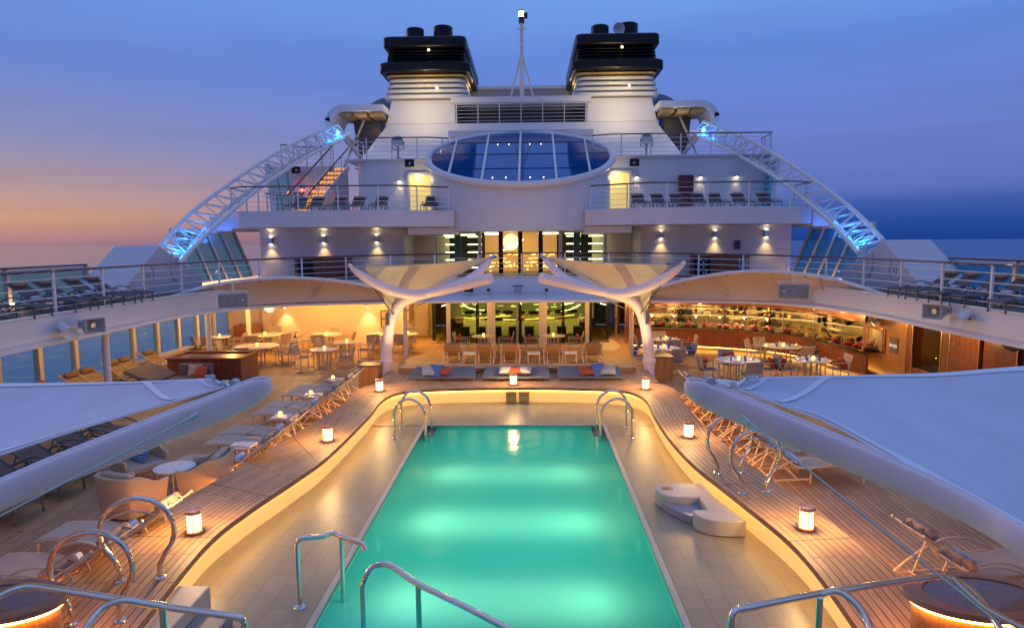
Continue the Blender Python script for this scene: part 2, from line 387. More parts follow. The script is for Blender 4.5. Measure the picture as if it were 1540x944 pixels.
def water_mat():
    """softly clouded pool water: part clear, part light-scattering, with a rippled glossy top"""
    m, t, b = nt('pool_water'); t.nodes.remove(b); out = t.nodes['Material Output']
    tr = node(t, 'ShaderNodeBsdfTransparent'); tr.inputs[0].default_value = (0.25, 0.9, 0.85, 1)
    tl = node(t, 'ShaderNodeBsdfTranslucent'); tl.inputs[0].default_value = (0.15, 0.9, 0.76, 1)
    df = node(t, 'ShaderNodeBsdfDiffuse'); df.inputs[0].default_value = (0.0, 0.26, 0.24, 1)
    gl = node(t, 'ShaderNodeBsdfGlossy'); gl.inputs['Roughness'].default_value = 0.1
    fr = node(t, 'ShaderNodeFresnel'); fr.inputs[0].default_value = 1.28
    tc = node(t, 'ShaderNodeTexCoord'); nz = node(t, 'ShaderNodeTexNoise'); nz.inputs['Scale'].default_value = 2.2; nz.inputs['Detail'].default_value = 5
    t.links.new(tc.outputs['Object'], nz.inputs['Vector'])
    bp = node(t, 'ShaderNodeBump'); bp.inputs['Strength'].default_value = 0.4; bp.inputs['Distance'].default_value = 0.03
    t.links.new(nz.outputs['Fac'], bp.inputs['Height'])
    for n in (gl, fr): t.links.new(bp.outputs[0], n.inputs['Normal'])
    m0 = node(t, 'ShaderNodeMixShader'); m0.inputs[0].default_value = 0.3; t.links.new(tl.outputs[0], m0.inputs[1]); t.links.new(df.outputs[0], m0.inputs[2])
    m1 = node(t, 'ShaderNodeMixShader'); m1.inputs[0].default_value = 0.95; t.links.new(tr.outputs[0], m1.inputs[1]); t.links.new(m0.outputs[0], m1.inputs[2])
    ms = node(t, 'ShaderNodeMixShader'); t.links.new(fr.outputs[0], ms.inputs[0]); t.links.new(m1.outputs[0], ms.inputs[1]); t.links.new(gl.outputs[0], ms.inputs[2])
    t.links.new(ms.outputs[0], out.inputs[0]); return m
M['water'] = water_mat()
M['wallglow'] = emis('wash_glow_wall', (1.0, 0.5, 0.1), 0.8, (0.62, 0.48, 0.3))  # cove-lit wall: the strip-light wash is put into it as emission
def sea_mat():
    m, t, b = nt('sea_water')
    b.inputs['Base Color'].default_value = (0.025, 0.12, 0.23, 1); b.inputs['Roughness'].default_value = 0.12; b.inputs['IOR'].default_value = 1.33
    tc = node(t, 'ShaderNodeTexCoord'); mp = node(t, 'ShaderNodeMapping'); mp.inputs['Scale'].default_value = (0.12, 0.035, 1); t.links.new(tc.outputs['Object'], mp.inputs['Vector'])
    nz = node(t, 'ShaderNodeTexNoise'); nz.inputs['Scale'].default_value = 1; nz.inputs['Detail'].default_value = 9; nz.inputs['Roughness'].default_value = 0.6
    t.links.new(mp.outputs[0], nz.inputs['Vector'])
    bp = node(t, 'ShaderNodeBump'); bp.inputs['Strength'].default_value = 0.7; bp.inputs['Distance'].default_value = 0.5
    t.links.new(nz.outputs['Fac'], bp.inputs['Height']); t.links.new(bp.outputs[0], b.inputs['Normal'])
    return m
M['sea'] = sea_mat()

# ------------------------------------------------------------------ camera
cam = bpy.data.cameras.new('camera'); co = bpy.data.objects.new('camera', cam); C.objects.link(co)
cam.sensor_width = 36; cam.lens = 36 * FPX / 1540; cam.clip_end = 200000; cam.clip_start = 0.05
mm = Matrix((BR, BU, -BF)).transposed().to_4x4(); mm.translation = CP
co.matrix_world = mm; sc.camera = co

# ------------------------------------------------------------------ dusk sky
w = bpy.data.worlds.new('World'); sc.world = w; w.use_nodes = True
t = w.node_tree; bg = t.nodes['Background']
tc = node(t, 'ShaderNodeTexCoord'); sp = node(t, 'ShaderNodeSeparateXYZ'); t.links.new(tc.outputs['Generated'], sp.inputs[0])
def ramp(stops):
    n = node(t, 'ShaderNodeValToRGB'); cr = n.color_ramp
    while len(cr.elements) < len(stops): cr.elements.new(0.5)
    for e, (p, c) in zip(cr.elements, stops): e.position = p; e.color = lin(c) + (1,)
    return n
LR = ramp([(0.0, (160, 124, 136)), (0.012, (188, 136, 130)), (0.035, (210, 158, 128)), (0.075, (178, 150, 152)), (0.13, (136, 140, 182)), (0.22, (104, 132, 206)), (0.36, (108, 152, 226)), (0.5, (120, 150, 214)), (0.8, (152, 168, 224)), (1.0, (156, 170, 226))])
RR = ramp([(0.0, (26, 62, 140)), (0.03, (42, 80, 155)), (0.05, (64, 92, 168)), (0.066, (92, 112, 186)), (0.14, (106, 126, 202)), (0.26, (98, 136, 218)), (0.36, (118, 168, 238)), (0.5, (122, 160, 230)), (0.8, (148, 170, 226)), (1.0, (152, 172, 228))])
for n in (LR, RR): t.links.new(sp.outputs['Z'], n.inputs[0])
x2 = node(t, 'ShaderNodeMath', operation='MULTIPLY'); t.links.new(sp.outputs['X'], x2.inputs[0]); t.links.new(sp.outputs['X'], x2.inputs[1])
y2 = node(t, 'ShaderNodeMath', operation='MULTIPLY'); t.links.new(sp.outputs['Y'], y2.inputs[0]); t.links.new(sp.outputs['Y'], y2.inputs[1])
ss = node(t, 'ShaderNodeMath', operation='ADD'); t.links.new(x2.outputs[0], ss.inputs[0]); t.links.new(y2.outputs[0], ss.inputs[1])
sq = node(t, 'ShaderNodeMath', operation='SQRT'); t.links.new(ss.outputs[0], sq.inputs[0])
dv = node(t, 'ShaderNodeMath', operation='DIVIDE'); t.links.new(sp.outputs['X'], dv.inputs[0]); t.links.new(sq.outputs[0], dv.inputs[1])
az = node(t, 'ShaderNodeMapRange', interpolation_type='SMOOTHSTEP'); az.inputs[1].default_value = -0.75; az.inputs[2].default_value = 0.25; t.links.new(dv.outputs[0], az.inputs[0])
# thin drifting cloud streaks
mp = node(t, 'ShaderNodeMapping'); mp.inputs['Scale'].default_value = (1.5, 1.5, 13); t.links.new(tc.outputs['Generated'], mp.inputs['Vector'])
nz = node(t, 'ShaderNodeTexNoise'); nz.inputs['Scale'].default_value = 2.0; nz.inputs['Detail'].default_value = 7; t.links.new(mp.outputs[0], nz.inputs['Vector'])
cl = node(t, 'ShaderNodeMapRange'); cl.inputs[1].default_value = 0.47; cl.inputs[2].default_value = 0.7; cl.inputs[3].default_value = 1.02; cl.inputs[4].default_value = 0.94; t.links.new(nz.outputs['Fac'], cl.inputs[0])
mx = node(t, 'ShaderNodeMix', data_type='RGBA'); t.links.new(az.outputs[0], mx.inputs[0]); t.links.new(LR.outputs[0], mx.inputs[6]); t.links.new(RR.outputs[0], mx.inputs[7])
mc = node(t, 'ShaderNodeMix', data_type='RGBA', blend_type='MULTIPLY'); mc.inputs[0].default_value = 1; t.links.new(mx.outputs[2], mc.inputs[6]); t.links.new(cl.outputs[0], mc.inputs[7])
sky = node(t, 'ShaderNodeTexSky', sky_type='NISHITA'); sky.sun_disc = False; sky.sun_elevation = R(-1.5); sky.sun_rotation = R(-80); 
sa = node(t, 'ShaderNodeMix', data_type='RGBA', blend_type='ADD'); sa.inputs[0].default_value = 0.02
bk = node(t, 'ShaderNodeMapRange', interpolation_type='SMOOTHSTEP'); bk.inputs[1].default_value = 0.25; bk.inputs[2].default_value = -0.5; bk.inputs[3].default_value = 1.0; bk.inputs[4].default_value = 0.8
t.links.new(sp.outputs['Y'], bk.inputs[0])
mb = node(t, 'ShaderNodeMix', data_type='RGBA', blend_type='MULTIPLY'); mb.inputs[0].default_value = 1; t.links.new(mc.outputs[2], mb.inputs[6]); t.links.new(bk.outputs[0], mb.inputs[7])
t.links.new(mb.outputs[2], sa.inputs[6]); t.links.new(sky.outputs[0], sa.inputs[7])
t.links.new(sa.outputs[2], bg.inputs[0]); bg.inputs[1].default_value = 1.0

def lamp(kind, loc, power, col=(1, 0.62, 0.28), size=0.1, target=None, spot=60, blend=0.6, sx=None):
    l = bpy.data.lights.new('lamp_light', kind); l.energy = power; l.color = col
    if kind == 'AREA':
        l.size = size
        if sx: l.shape = 'RECTANGLE'; l.size = sx[0]; l.size_y = sx[1]
    elif kind == 'SUN': l.angle = size
    else: l.shadow_soft_size = size
    if kind == 'SPOT': l.spot_size = R(spot); l.spot_blend = blend
    o = bpy.data.objects.new('lamp_light', l); C.objects.link(o); o.location = loc
    if target is not None:
        d = Vector(target) - Vector(loc); o.rotation_euler = d.to_track_quat('-Z', 'Y').to_euler()
    return o
# last glow of the set sun, low on the port side
lamp('SUN', (-50, 30, 10), 0.35, (1, 0.6, 0.5), R(15), target=(0, 0, 0))
# ================================================================== SETTING: sea, hull, decks
S = 'structure'
b = MB(); b.add([(-60000, -60000, -22), (60000, -60000, -22), (60000, 60000, -22), (-60000, 60000, -22)], [(0, 1, 2, 3)])
T(b.build('sea', M['sea'], origin=(0, 0, -22)), kind=S)
b = MB(); b.prism([(-14.1, -30), (14.1, -30), (14.1, 60), (9, 75), (-9, 75), (-14.1, 60)], -24, -1.75)
T(b.build('hull', M['white']), 'white hull side of the ship below the decks', 'hull')

IN_L = [(-3.7, 4.5), (-4.0, 7), (-4.22, 9), (-4.12, 10.2), (-3.86, 11.6), (-3.66, 13), (-3.58, 16), (-3.62, 17.6), (-3.42, 18.5), (-2.8, 18.98), (-1.4, 19.2), (0, 19.27)]
OU_L = [(-5.2, 4.5), (-5.42, 7), (-5.5, 9), (-5.42, 10.6), (-5.15, 12.6), (-4.82, 15), (-4.62, 16.8), (-4.6, 18.2), (-4.62, 19.2), (-4.1, 19.85), (-2.0, 20.05), (0, 20.1)]
IN_R = [(3.7, 4.5), (4.0, 7), (4.1, 8.9), (3.86, 10.6), (3.56, 12.3), (3.44, 14), (3.46, 16), (3.55, 17.6), (3.36, 18.5), (2.8, 18.98), (1.4, 19.2), (0, 19.27)]
OU_R = [(5.1, 4.5), (5.12, 7), (5.06, 9), (4.86, 10.8), (4.6, 12.6), (4.48, 14.4), (4.46, 16), (4.5, 17.6), (4.6, 19.0), (4.1, 19.85), (2.0, 20.05), (0, 20.1)]
def crv(pts, z=0, n=7): return smooth([(x, y, z) for x, y in pts], n)
inL, ouL, inR, ouR = crv(IN_L), crv(OU_L), crv(IN_R), crv(OU_R)
midL = [(a + c) / 2 for a, c in zip(inL, ouL)]; midR = [(a + c) / 2 for a, c in zip(inR, ouR)]
def sheetxy(rows, name, m, kind=S, z=None):
    """flat sheet whose planks run along y"""
    b = MB(); rows = [[Vector(p) for p in r] for r in rows]
    b.sheet(rows, [[(p.y, p.x) for p in r] for r in rows]); return T(b.build(name, m, origin=(0, 0, 0)), kind=kind)
# main teak deck: side strips beyond the bench centre line, then the aft deck
n = len(midL) - 1
b = MB()
for mid, sx in ((midL, -1), (midR, 1)):
    ring = [p for p in mid if p.y < 19.55]
    rows = [[Vector((p.x + (sx * 14.1 - p.x) * k / 6, p.y, 0)) for k in range(7)] for p in ring]
    rows = [[Vector((q.x, -3, 0)) for q in rows[0]]] + rows + [[Vector((q.x, 19.7, 0)) for q in rows[-1]]]
    b.sheet(rows if sx > 0 else [r[::-1] for r in rows], [[(p.y, p.x) for p in r] for r in (rows if sx > 0 else [r[::-1] for r in rows])])
rows = [[Vector((-14.1 + 28.2 * i / 10, 19.7 + 18 * j / 8, 0)) for i in range(11)] for j in range(9)]
b.sheet(rows, [[(p.y, p.x) for p in r] for r in rows])
T(b.build('deck_floor', M['deck'], origin=(0, 0, 0)), kind=S)
# stone floor of the wading basin with the pool cut out of it
PX, PY0, PY1 = 2.28, 3.2, 16.76
b = MB()
for mid, sx in ((midL, -1), (midR, 1)):
    ring = [p for p in mid if p.y < PY1]
    rows = [[Vector((sx * PX, p.y, -0.004)), Vector((p.x, p.y, -0.004))] for p in ring]
    rows = [[Vector((sx * PX, -3, -0.004)), Vector((rows[0][1].x, -3, -0.004))]] + rows + [[Vector((sx * PX, PY1, -0.004)), Vector((midR[-8].x if sx > 0 else midL[-8].x, PY1, -0.004))]]
    b.sheet([r if sx > 0 else r[::-1] for r in rows])
b.add([(-4.1, PY1, -0.004), (4.1, PY1, -0.004), (4.1, 19.66, -0.004), (-4.1, 19.66, -0.004)], [(0, 1, 2, 3)])
b.add([(-PX, -3, -0.004), (PX, -3, -0.004), (PX, PY0, -0.004), (-PX, PY0, -0.004)], [(0, 1, 2, 3)])
T(b.build('basin_floor', M['basin'], origin=(0, 0, 0)), kind=S)

# ---- pool
pool = thing('swimming_pool', 'turquoise rectangular swimming pool lit from under the water', 'pool', (0, 10, -1.5))
b = MB(); zb, zt = -1.45, -0.006
b.add([(-PX, PY0, zb), (PX, PY0, zb), (PX, PY1, zb), (-PX, PY1, zb), (-PX, PY0, zt), (PX, PY0, zt), (PX, PY1, zt), (-PX, PY1, zt)],
      [(0, 1, 2, 3), (0, 4, 5, 1), (1, 5, 6, 2), (2, 6, 7, 3), (3, 7, 4, 0)])
b.build('pool_shell', M['pooltile'], pool)
b = MB()
for i in range(4): b.bb(-1.1 - 0.0, 1.1, PY0, PY0 + 2.6 - 0.45 * i, zb + 0.01 + 0.24 * i, zb + 0.25 + 0.24 * i)
b.pieces('entry_step', mat('step_tiles', (0.05, 0.35, 0.55), 0.4), pool)
b = MB(); b.add([(-PX + .01, PY0, -0.05), (PX - .01, PY0, -0.05), (PX - .01, PY1 - .01, -0.05), (-PX + .01, PY1 - .01, -0.05)], [(0, 1, 2, 3)])
b.build('pool_water', M['water'], pool)
b = MB(); e = 0.09
b.bb(-PX - e, -PX + 0.0, PY0, PY1 + e, -0.03, 0.02); b.bb(PX, PX + e, PY0, PY1 + e, -0.03, 0.02); b.bb(-PX, PX, PY1, PY1 + e, -0.03, 0.02)
b.build('coping', mat('coping_stone', (0.5, 0.52, 0.42), 0.4), pool, bevel=0.012)
b = MB()
for s in (-1, 1):
    b.bb(s * 2.27, s * 1.98, 16.0, 16.7, -0.95, -0.042)
b.pieces('ladder_recess', M['dark'], pool)
b = MB()
for s in (-1, 1): b.lathe([(0.0, 0), (0.27, 0.0), (0.27, 0.02), (0, 0.02)], (s * 0.95, 15.2, zb + 0.01), 16)
b.pieces('floor_drain', M['dark'], pool)
lens = MB()
for y in (13.4, 11.0, 8.3):
    for s in (-1, 1):
        lens = MB(); lens.lathe([(0.0, 0), (0.12, 0.0), (0.12, 0.03), (0, 0.03)], (0, 0, 0), 14)
        m3 = Matrix.Rotation(R(90), 4, 'Y'); lens.v = [m3 @ p + Vector((s * 2.25, y, -0.5)) for p in lens.v]
        lens.build('pool_light', emis('pool_lamp_%d%d' % (int(y), s), (0.7, 1, 0.85), 1.5), pool)
for y, p in ((13.3, 34), (10.9, 40), (8.4, 40)):
    lamp('AREA', (0, y, -0.42), p * 0.36, (1.0, 0.6, 0.42), 1, target=(0, y + 0.001, 0), sx=(3.0, 1.0))
    for x in (-1.3, 1.3): lamp('POINT', (x, y, -0.62), p * 0.45, (1.0, 0.62, 0.42), 0.3)
for y in (5.2, 9.7, 12.1, 14.6, 16.0): lamp('AREA', (0, y, -1.0), 11, (0.25, 1.0, 0.9), 1, target=(0, y, 0), sx=(4.2, 1.4))
lamp('POINT', (-1.2, 6.9, -0.5), 22, (0.05, 0.3, 1.0), 0.2)

# ---- bench round the basin
bench = thing('teak_bench', 'long curved teak bench that rims the pool basin on three sides', 'bench', (0, 19.6, 0))
def bench_side(inn, out, flip):
    m = len(inn); d = 0; rows = []; uvs = []
    for i in range(m):
        if i: d += ((inn[i] - inn[i - 1]).length + (out[i] - out[i - 1]).length) / 2
        wd = (out[i] - inn[i]).length
        r = [inn[i] + (out[i] - inn[i]) * (k / 4) + Vector((0, 0, 0.45)) for k in range(5)]; u = [(d, wd * k / 4) for k in range(5)]
        rows.append(r if flip else r[::-1]); uvs.append(u if flip else u[::-1])
    b = MB(); b.sheet(rows, uvs); b.build('seat', M['bench'], bench)
    return rows
def lip(c, inward, z0, z1, off, name, m, parent, thick=0.03):
    """a vertical band following curve c, offset sideways by off"""
    q = [Vector(p) for p in c]; rows = []
    for k in (0, 1):
        r = []
        for i in range(len(q)):
            t = q[min(i + 1, len(q) - 1)] - q[max(i - 1, 0)]; t.normalize(); nn = Vector((-t.y, t.x, 0)) * inward
            r.append([q[i] + nn * (off + (thick if k else 0)) + Vector((0, 0, z)) for z in (z0, z1)])
        rows.append(r)
    b = MB(); n_ = len(q)
    o = [p for r in rows[0] for p in r] + [p for r in rows[1] for p in r]
    fs = []
    for i in range(n_ - 1):
        a, c_ = 2 * i, 2 * i + 2; A, Cc = a + 2 * n_, c_ + 2 * n_
        fs += [(a, c_, c_ + 1, a + 1), (A, A + 1, Cc + 1, Cc), (a + 1, c_ + 1, Cc + 1, A + 1), (a, A, Cc, c_)]
    b.add(o, fs); return b.build(name, m, parent)
basinw = thing('basin_wall', 'cream wall of the pool basin washed by warm strip lights under the bench', 'wall', (0, 19.3, 0))
for inn, out, sg in ((inL, ouL, -1), (inR, ouR, 1)):
    bench_side(inn, out, sg > 0)
    s_in = sg * 1.0
    lip(inn, s_in, 0.365, 0.449, 0.0, 'front_board', M['teakside'], bench, -0.03)
    lip(out, -s_in, 0.33, 0.449, 0.0, 'back_board', M['teakside'], bench, -0.03)
    lip(out, -s_in, 0.0, 0.33, -0.1, 'plinth', M['teakside'], bench, -0.04)
    lip(out, -s_in, 0.28, 0.32, -0.095, 'orange_strip_light', M['ledorange'], bench, 0.02)
    lip(inn, s_in, -0.01, 0.365, -0.1, 'wash_glow_wall', M['wallglow'], basinw, -0.04)
    lip(inn, s_in, 0.335, 0.36, -0.095, 'strip_light', M['led'], basinw, 0.025)
# board joints across the bench
b = MB()
for inn, out in ((inL, ouL), (inR, ouR)):
    for i in range(6, len(inn) - 1, 9):
        p, q = inn[i], out[i]; b.beam(p + Vector((0, 0, 0.4505)), q + Vector((0, 0, 0.4505)), 0.012, 0.004)
b.pieces('board_joint', M['dark'], bench)
b = MB()
for x in (-0.28, 0.1):
    b.bb(x, x + 0.3, 19.18, 19.38, 0.02, 0.34)
b.pieces('pump_grille', M['brass'], basinw)

# ---- sunken daybed lounge behind the bench
pit = thing('daybed_platform', 'low teak platform behind the pool with a raised rear step', 'platform', (0, 21, 0))
b = MB(); rows = [[Vector((x, y, 0.44)) for y in (20.0, 22.2)] for x in (-4.35, 4.35)]
b.sheet(rows, [[(p.y * 1, p.x) for p in r] for r in rows]); b.build('platform_top', M['bench'], pit)
b = MB(); b.bb(-4.35, 4.35, 20.05, 22.2, 0, 0.43); b.build('platform_base', M['teakside'], pit)
b = MB(); rows = [[Vector((x, y, 0.62)) for x in (-3.9, 3.9)] for y in (21.45, 22.2)]
b.sheet(rows, [[(p.x, p.y) for p in r] for r in rows]); b.build('rear_step_top', M['bench'], pit)
b = MB(); b.bb(-3.9, 3.9, 21.46, 22.2, 0.445, 0.612); b.build('rear_step', M['teakside'], pit)
for k, (x0, x1) in enumerate(((-3.35, -1.3), (-1.05, 1.05), (1.3, 3.35))):
    rows = []
    for i in range(7):
        y = 20.16 + 1.15 * i / 6; z = 0.515 + 0.14 * (max(0, i - 1) / 5) ** 1.3
        rows.append([Vector((x0 + (x1 - x0) * j / 8 + (0.06 if i > 4 else 0) * (1 if j < 4 else -1), y, z + 0.01 * math.sin(j * 2.2 + i))) for j in range(9)])
    b = MB(); b.sheet(rows, thick=0.06)
    T(b.build('daybed_pad', M['padgrey'], bevel=0.02), 'grey sloping daybed pad, %s one of the three behind the pool' % ('the left', 'the middle', 'the right')[k], 'daybed', 'daybed pads behind the pool')

M['ledwarm2'] = emis('soft_orange_led', (1.0, 0.42, 0.1), 2.5)
# ================================================================== UPPER DECK (opening over the pool)
def zd(x): return 3.18 - 0.13 * min(1.3, abs(x) / 11) ** 2
EDGE = [(-11.05, -6), (-11.05, 6), (-11.05, 12), (-11.1, 18), (-11.0, 21), (-10.5, 23.6), (-9.3, 26), (-7.2, 27.9), (-4.5, 28.8), (-2, 29.0), (0, 29.05)]
edgeL = smooth([(x, y, zd(x)) for x, y in EDGE], 6)
edge = edgeL + [Vector((-p.x, p.y, p.z)) for p in edgeL[::-1][1:]]
def cross_curve(c, off, dz):
    out = []
    for i, p in enumerate(c):
        t_ = c[min(i + 1, len(c) - 1)] - c[max(i - 1, 0)]; t_.z = 0; t_.normalize(); out.append(p + Vector((t_.y, -t_.x, 0)) * off + Vector((0, 0, dz)))
    return out
# deck plates: sides and aft
b = MB()
for s in (-1, 1):
    c = [Vector((s * -p.x, p.y, p.z)) for p in edgeL]
    rows = [[Vector((p.x + (s * 14.0 - p.x) * k / 4, p.y, 0)) for k in range(5)] for p in c if p.y < 24.5]
    for r in rows:
        for p in r: p.z = zd(p.x)
    if s < 0: rows = [r[::-1] for r in rows]
    b.sheet(rows, [[(p.y, p.x) for p in r] for r in rows], thick=0.0)
    ylast = rows[-1][0].y; cc = [p for p in c if p.y >= ylast - 1e-3]
    rows = [[Vector((p.x, p.y + (40 - p.y) * k / 4, zd(p.x))) for k in range(5)] for p in cc]
    xs = cc[0].x
    if s > 0: rows = [r for r in rows]
    else: rows = [r[::-1] for r in rows]
    b.sheet(rows, [[(p.y, p.x) for p in r] for r in rows])
    r0 = [[Vector((xs + (s * 14 - xs) * k / 3, y, zd(xs + (s * 14 - xs) * k / 3))) for k in range(4)] for y in (ylast, 32, 40)]
    if s < 0: r0 = [r[::-1] for r in r0]
    b.sheet(r0, [[(p.y, p.x) for p in r] for r in r0])
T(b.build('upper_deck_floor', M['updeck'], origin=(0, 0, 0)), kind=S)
# soffit under it
b = MB()
lowL = [(-10.95, -6), (-10.95, 6), (-10.95, 12), (-10.95, 17), (-10.95, 20), (-10.75, 22), (-10.1, 24), (-8.9, 25.4), (-6.5, 26.1), (-3, 26.45), (0, 26.55)]
def zlow(y): return 2.35 - 0.05 * max(0, (y - 20)) / 6.5
lowLc = smooth([(x, y, zlow(y)) for x, y in lowL], 6); low = lowLc + [Vector((-p.x, p.y, p.z)) for p in lowLc[::-1][1:]]
rows = [[p, Vector((math.copysign(14.0, p.x) if p.y < 25 else p.x * 1.3, p.y + (0 if p.y < 25 else 14), p.z + 0.05))] for p in low]
b.sheet(rows); 
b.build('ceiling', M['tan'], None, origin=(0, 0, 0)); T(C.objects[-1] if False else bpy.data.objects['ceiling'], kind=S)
fas = thing('deck_fascia', 'white curved band along the edge of the upper deck opening', 'fascia', (0, 29, 2.3))
MBs = MB(); mid_ = [Vector((p.x, p.y, 0)) for p in edge]
rows = []
for p, q in zip(edge, low):
    zmid = 2.47 if p.y > 20 else 2.47
    tpt = Vector((p.x, p.y, p.z)); m1 = Vector((p.x + (q.x - p.x) * 0.25, p.y + (q.y - p.y) * 0.08, zmid)); m2 = Vector((q.x, q.y, q.z + 0.09)); m3 = Vector((q.x, q.y, q.z))
    rows.append([tpt, tpt + (m1 - tpt) * 0.5, m1, m2, m3])
MBs.sheet(rows); MBs.build('fascia_band', M['white'], fas)
# a thin shadow groove and drip rail
MBs = MB(); MBs.tube([r[2] + Vector((0, 0, 0.0)) for r in rows], 0.022, 6); MBs.build('drip_rail', M['tan'], fas)
MBs = MB(); MBs.tube([r[0] + Vector((0, 0, 0.02)) for r in rows], 0.035, 6); MBs.build('gutter_rail', M['whitem'], fas)

# eyebrow visors over the side dining areas
def visor(side, pix, label):
    root = thing('arched_visor', label, 'visor', (side * 8, 24.5, 2.3))
    up = []; lo = []
    for px, py, Y in pix: up.append(at(px, py, Y=Y))
    up = smooth(up, 8)
    for p in up:
        # foot on the lower lip line: nearest lip point
        q = min(low, key=lambda c: (c.x - p.x) ** 2 + 0.25 * (c.y - p.y - 1.0) ** 2); lo.append(Vector((q.x * 0.35 + p.x * 0.65 + side * 0.15, max(q.y, p.y + 0.45), min(p.z - 0.02, q.z + 0.12))))
    lo = smooth([lo[0]] + lo[4:-4:6] + [lo[-1]], 8)
    m_ = len(up); lo2 = [lo[int(i * (len(lo) - 1) / (m_ - 1))] for i in range(m_)]
    rows = []
    for p, q in zip(up, lo2):
        rows.append([p + (q - p) * (k / 6) + Vector((0, 0.35 * math.sin(PI * k / 6), 0.0)) for k in range(7)])
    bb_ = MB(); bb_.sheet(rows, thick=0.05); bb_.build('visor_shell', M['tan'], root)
    bb_ = MB(); bb_.tube(up, 0.065, 8); bb_.build('edge_pipe', M['whitem'], root)
    # clips on the pipe
    bb_ = MB()
    for i in range(2, m_ - 1, 3): bb_.box(up[i] + Vector((0, -0.02, -0.09)), (0.05, 0.05, 0.09))
    bb_.build('edge_clip', M['grey'], root)
    # top skin going back to the deck edge
    rows = [[p + Vector((0, 0.0, 0.03)), p + Vector((side * 0.12, 0.9, -0.05)), Vector((p.x + side * 0.3, p.y + 1.8, zd(p.x) - 0.15))] for p in up]
    bb_ = MB(); bb_.sheet(rows); bb_.build('visor_top', M['white'], root)
    i = m_ * 2 // 5
    for i in (m_ * 45 // 100, m_ * 72 // 100):
        bb_ = MB(); bb_.beam(rows[i][0] + Vector((0, 0.2, -0.2)), lo2[i] + Vector((side * .3, 0.1, -0.02)), 0.05, 0.05); bb_.build('brace', M['tan'], root)
visor(-1, [(140, 499, 18.6), (170, 484, 19.3), (210, 466, 20.3), (260, 446, 21.6), (320, 429, 23.0), (385, 420, 24.2), (450, 418, 25.0), (520, 424, 25.6), (570, 434, 26.0), (612, 446, 26.2)], 'cream arched visor over the dining tables on the left')
visor(1, [(1415, 476, 18.6), (1385, 464, 19.3), (1340, 447, 20.3), (1290, 430, 21.6), (1235, 416, 23.0), (1170, 409, 24.2), (1110, 409, 25.0), (1045, 418, 25.6), (1000, 429, 26.0), (962, 442, 26.2)], 'cream arched visor over the buffet counter on the right')

# ---- railings
def railing(name, pts, label, cat='railing', group=None, h=1.05, post=1.35, bars=4, wood_=True, tilt=0.0, postr=0.03, gap=None):
    pts = [Vector(p) for p in pts]
    root = thing(name, label, cat, tuple(pts[len(pts) // 2]), group)
    top = [p + Vector((0, 0, h)) for p in pts]
    b = MB(); b.tube(top, 0.042, 8, flat=0.8); b.build('handrail', M['railwood'] if wood_ else M['whitem'], root)
    for k in range(bars):
        b = MB(); b.tube([p + Vector((0, 0, h * (k + 0.7) / (bars + 0.55))) for p in pts], 0.013, 6); b.build('bar', M['whitem'], root)
    acc = 0; nxt = 0; pp = []
    for i in range(len(pts) - 1):
        seg = (pts[i + 1] - pts[i]).length
        while nxt <= acc + seg + 1e-6:
            pp.append(pts[i].lerp(pts[i + 1], (nxt - acc) / seg if seg else 0)); nxt += post
        acc += seg
    if (pp[-1] - pts[-1]).length > 0.3: pp.append(pts[-1])
    for p in pp:
        b = MB(); b.box(p + Vector((0, 0, h / 2)), (postr * 1.6, postr * 2.4, h)); b.build('post', M['whitem'], root)
    return root
rin = cross_curve(edge, -0.18, 0.0)
rin = [p for p in rin if p.y > 8]
railing('deck_railing', rin, 'long white railing with dark wooden handrail round the upper deck opening', post=1.9)
for s, lb in ((-1, 'left'), (1, 'right')):
    pts = [(s * 13.9, y, zd(13.9)) for y in (6, 12, 18, 21.2 if s < 0 else 22.4)]
    r = thing('side_windbreak', 'glass windbreak with dark handrail at the ship side on the %s' % lb, 'windbreak', (s * 13.9, 14, zd(13.9)))
    b = MB(); b.tube([Vector(p) + Vector((0, 0, 1.12)) for p in pts], 0.05, 8, flat=0.7); b.build('handrail', M['railwood'], r)
    b = MB(); b.tube([Vector(p) + Vector((s * 0.06, 0, 1.03)) for p in pts], 0.035, 8); b.build('lower_rail', M['whitem'], r)
    y1 = pts[-1][1]
    for k in range(4):
        y0 = 8 + k * (y1 - 8) / 4; y2 = 8 + (k + 1) * (y1 - 8) / 4
        b = MB(); b.bb(s * 13.93, s * 13.945, y0 + 0.1, y2 - 0.1, zd(13.9) + 0.1, zd(13.9) + 0.98); b.build('glass_panel', M['glasswind'], r)
    for k in range(5):
        y0 = 8 + k * (y1 - 8) / 4
        b = MB(); b.bb(s * 13.86, s * 13.98, y0 - 0.06, y0 + 0.06, zd(13.9), zd(13.9) + 1.1); b.build('post', M['cream'], r)
        b = MB(); b.bb(s * 13.8, s * 13.855, y0 - 0.05, y0 + 0.05, zd(13.9) + 0.12, zd(13.9) + 0.18); b.build('foot_light', M['ledwarm'], r)
        if y0 > 11: lamp('POINT', (s * 13.6, y0, zd(13.9) + 0.3), 4, (1, 0.5, 0.15), 0.05)

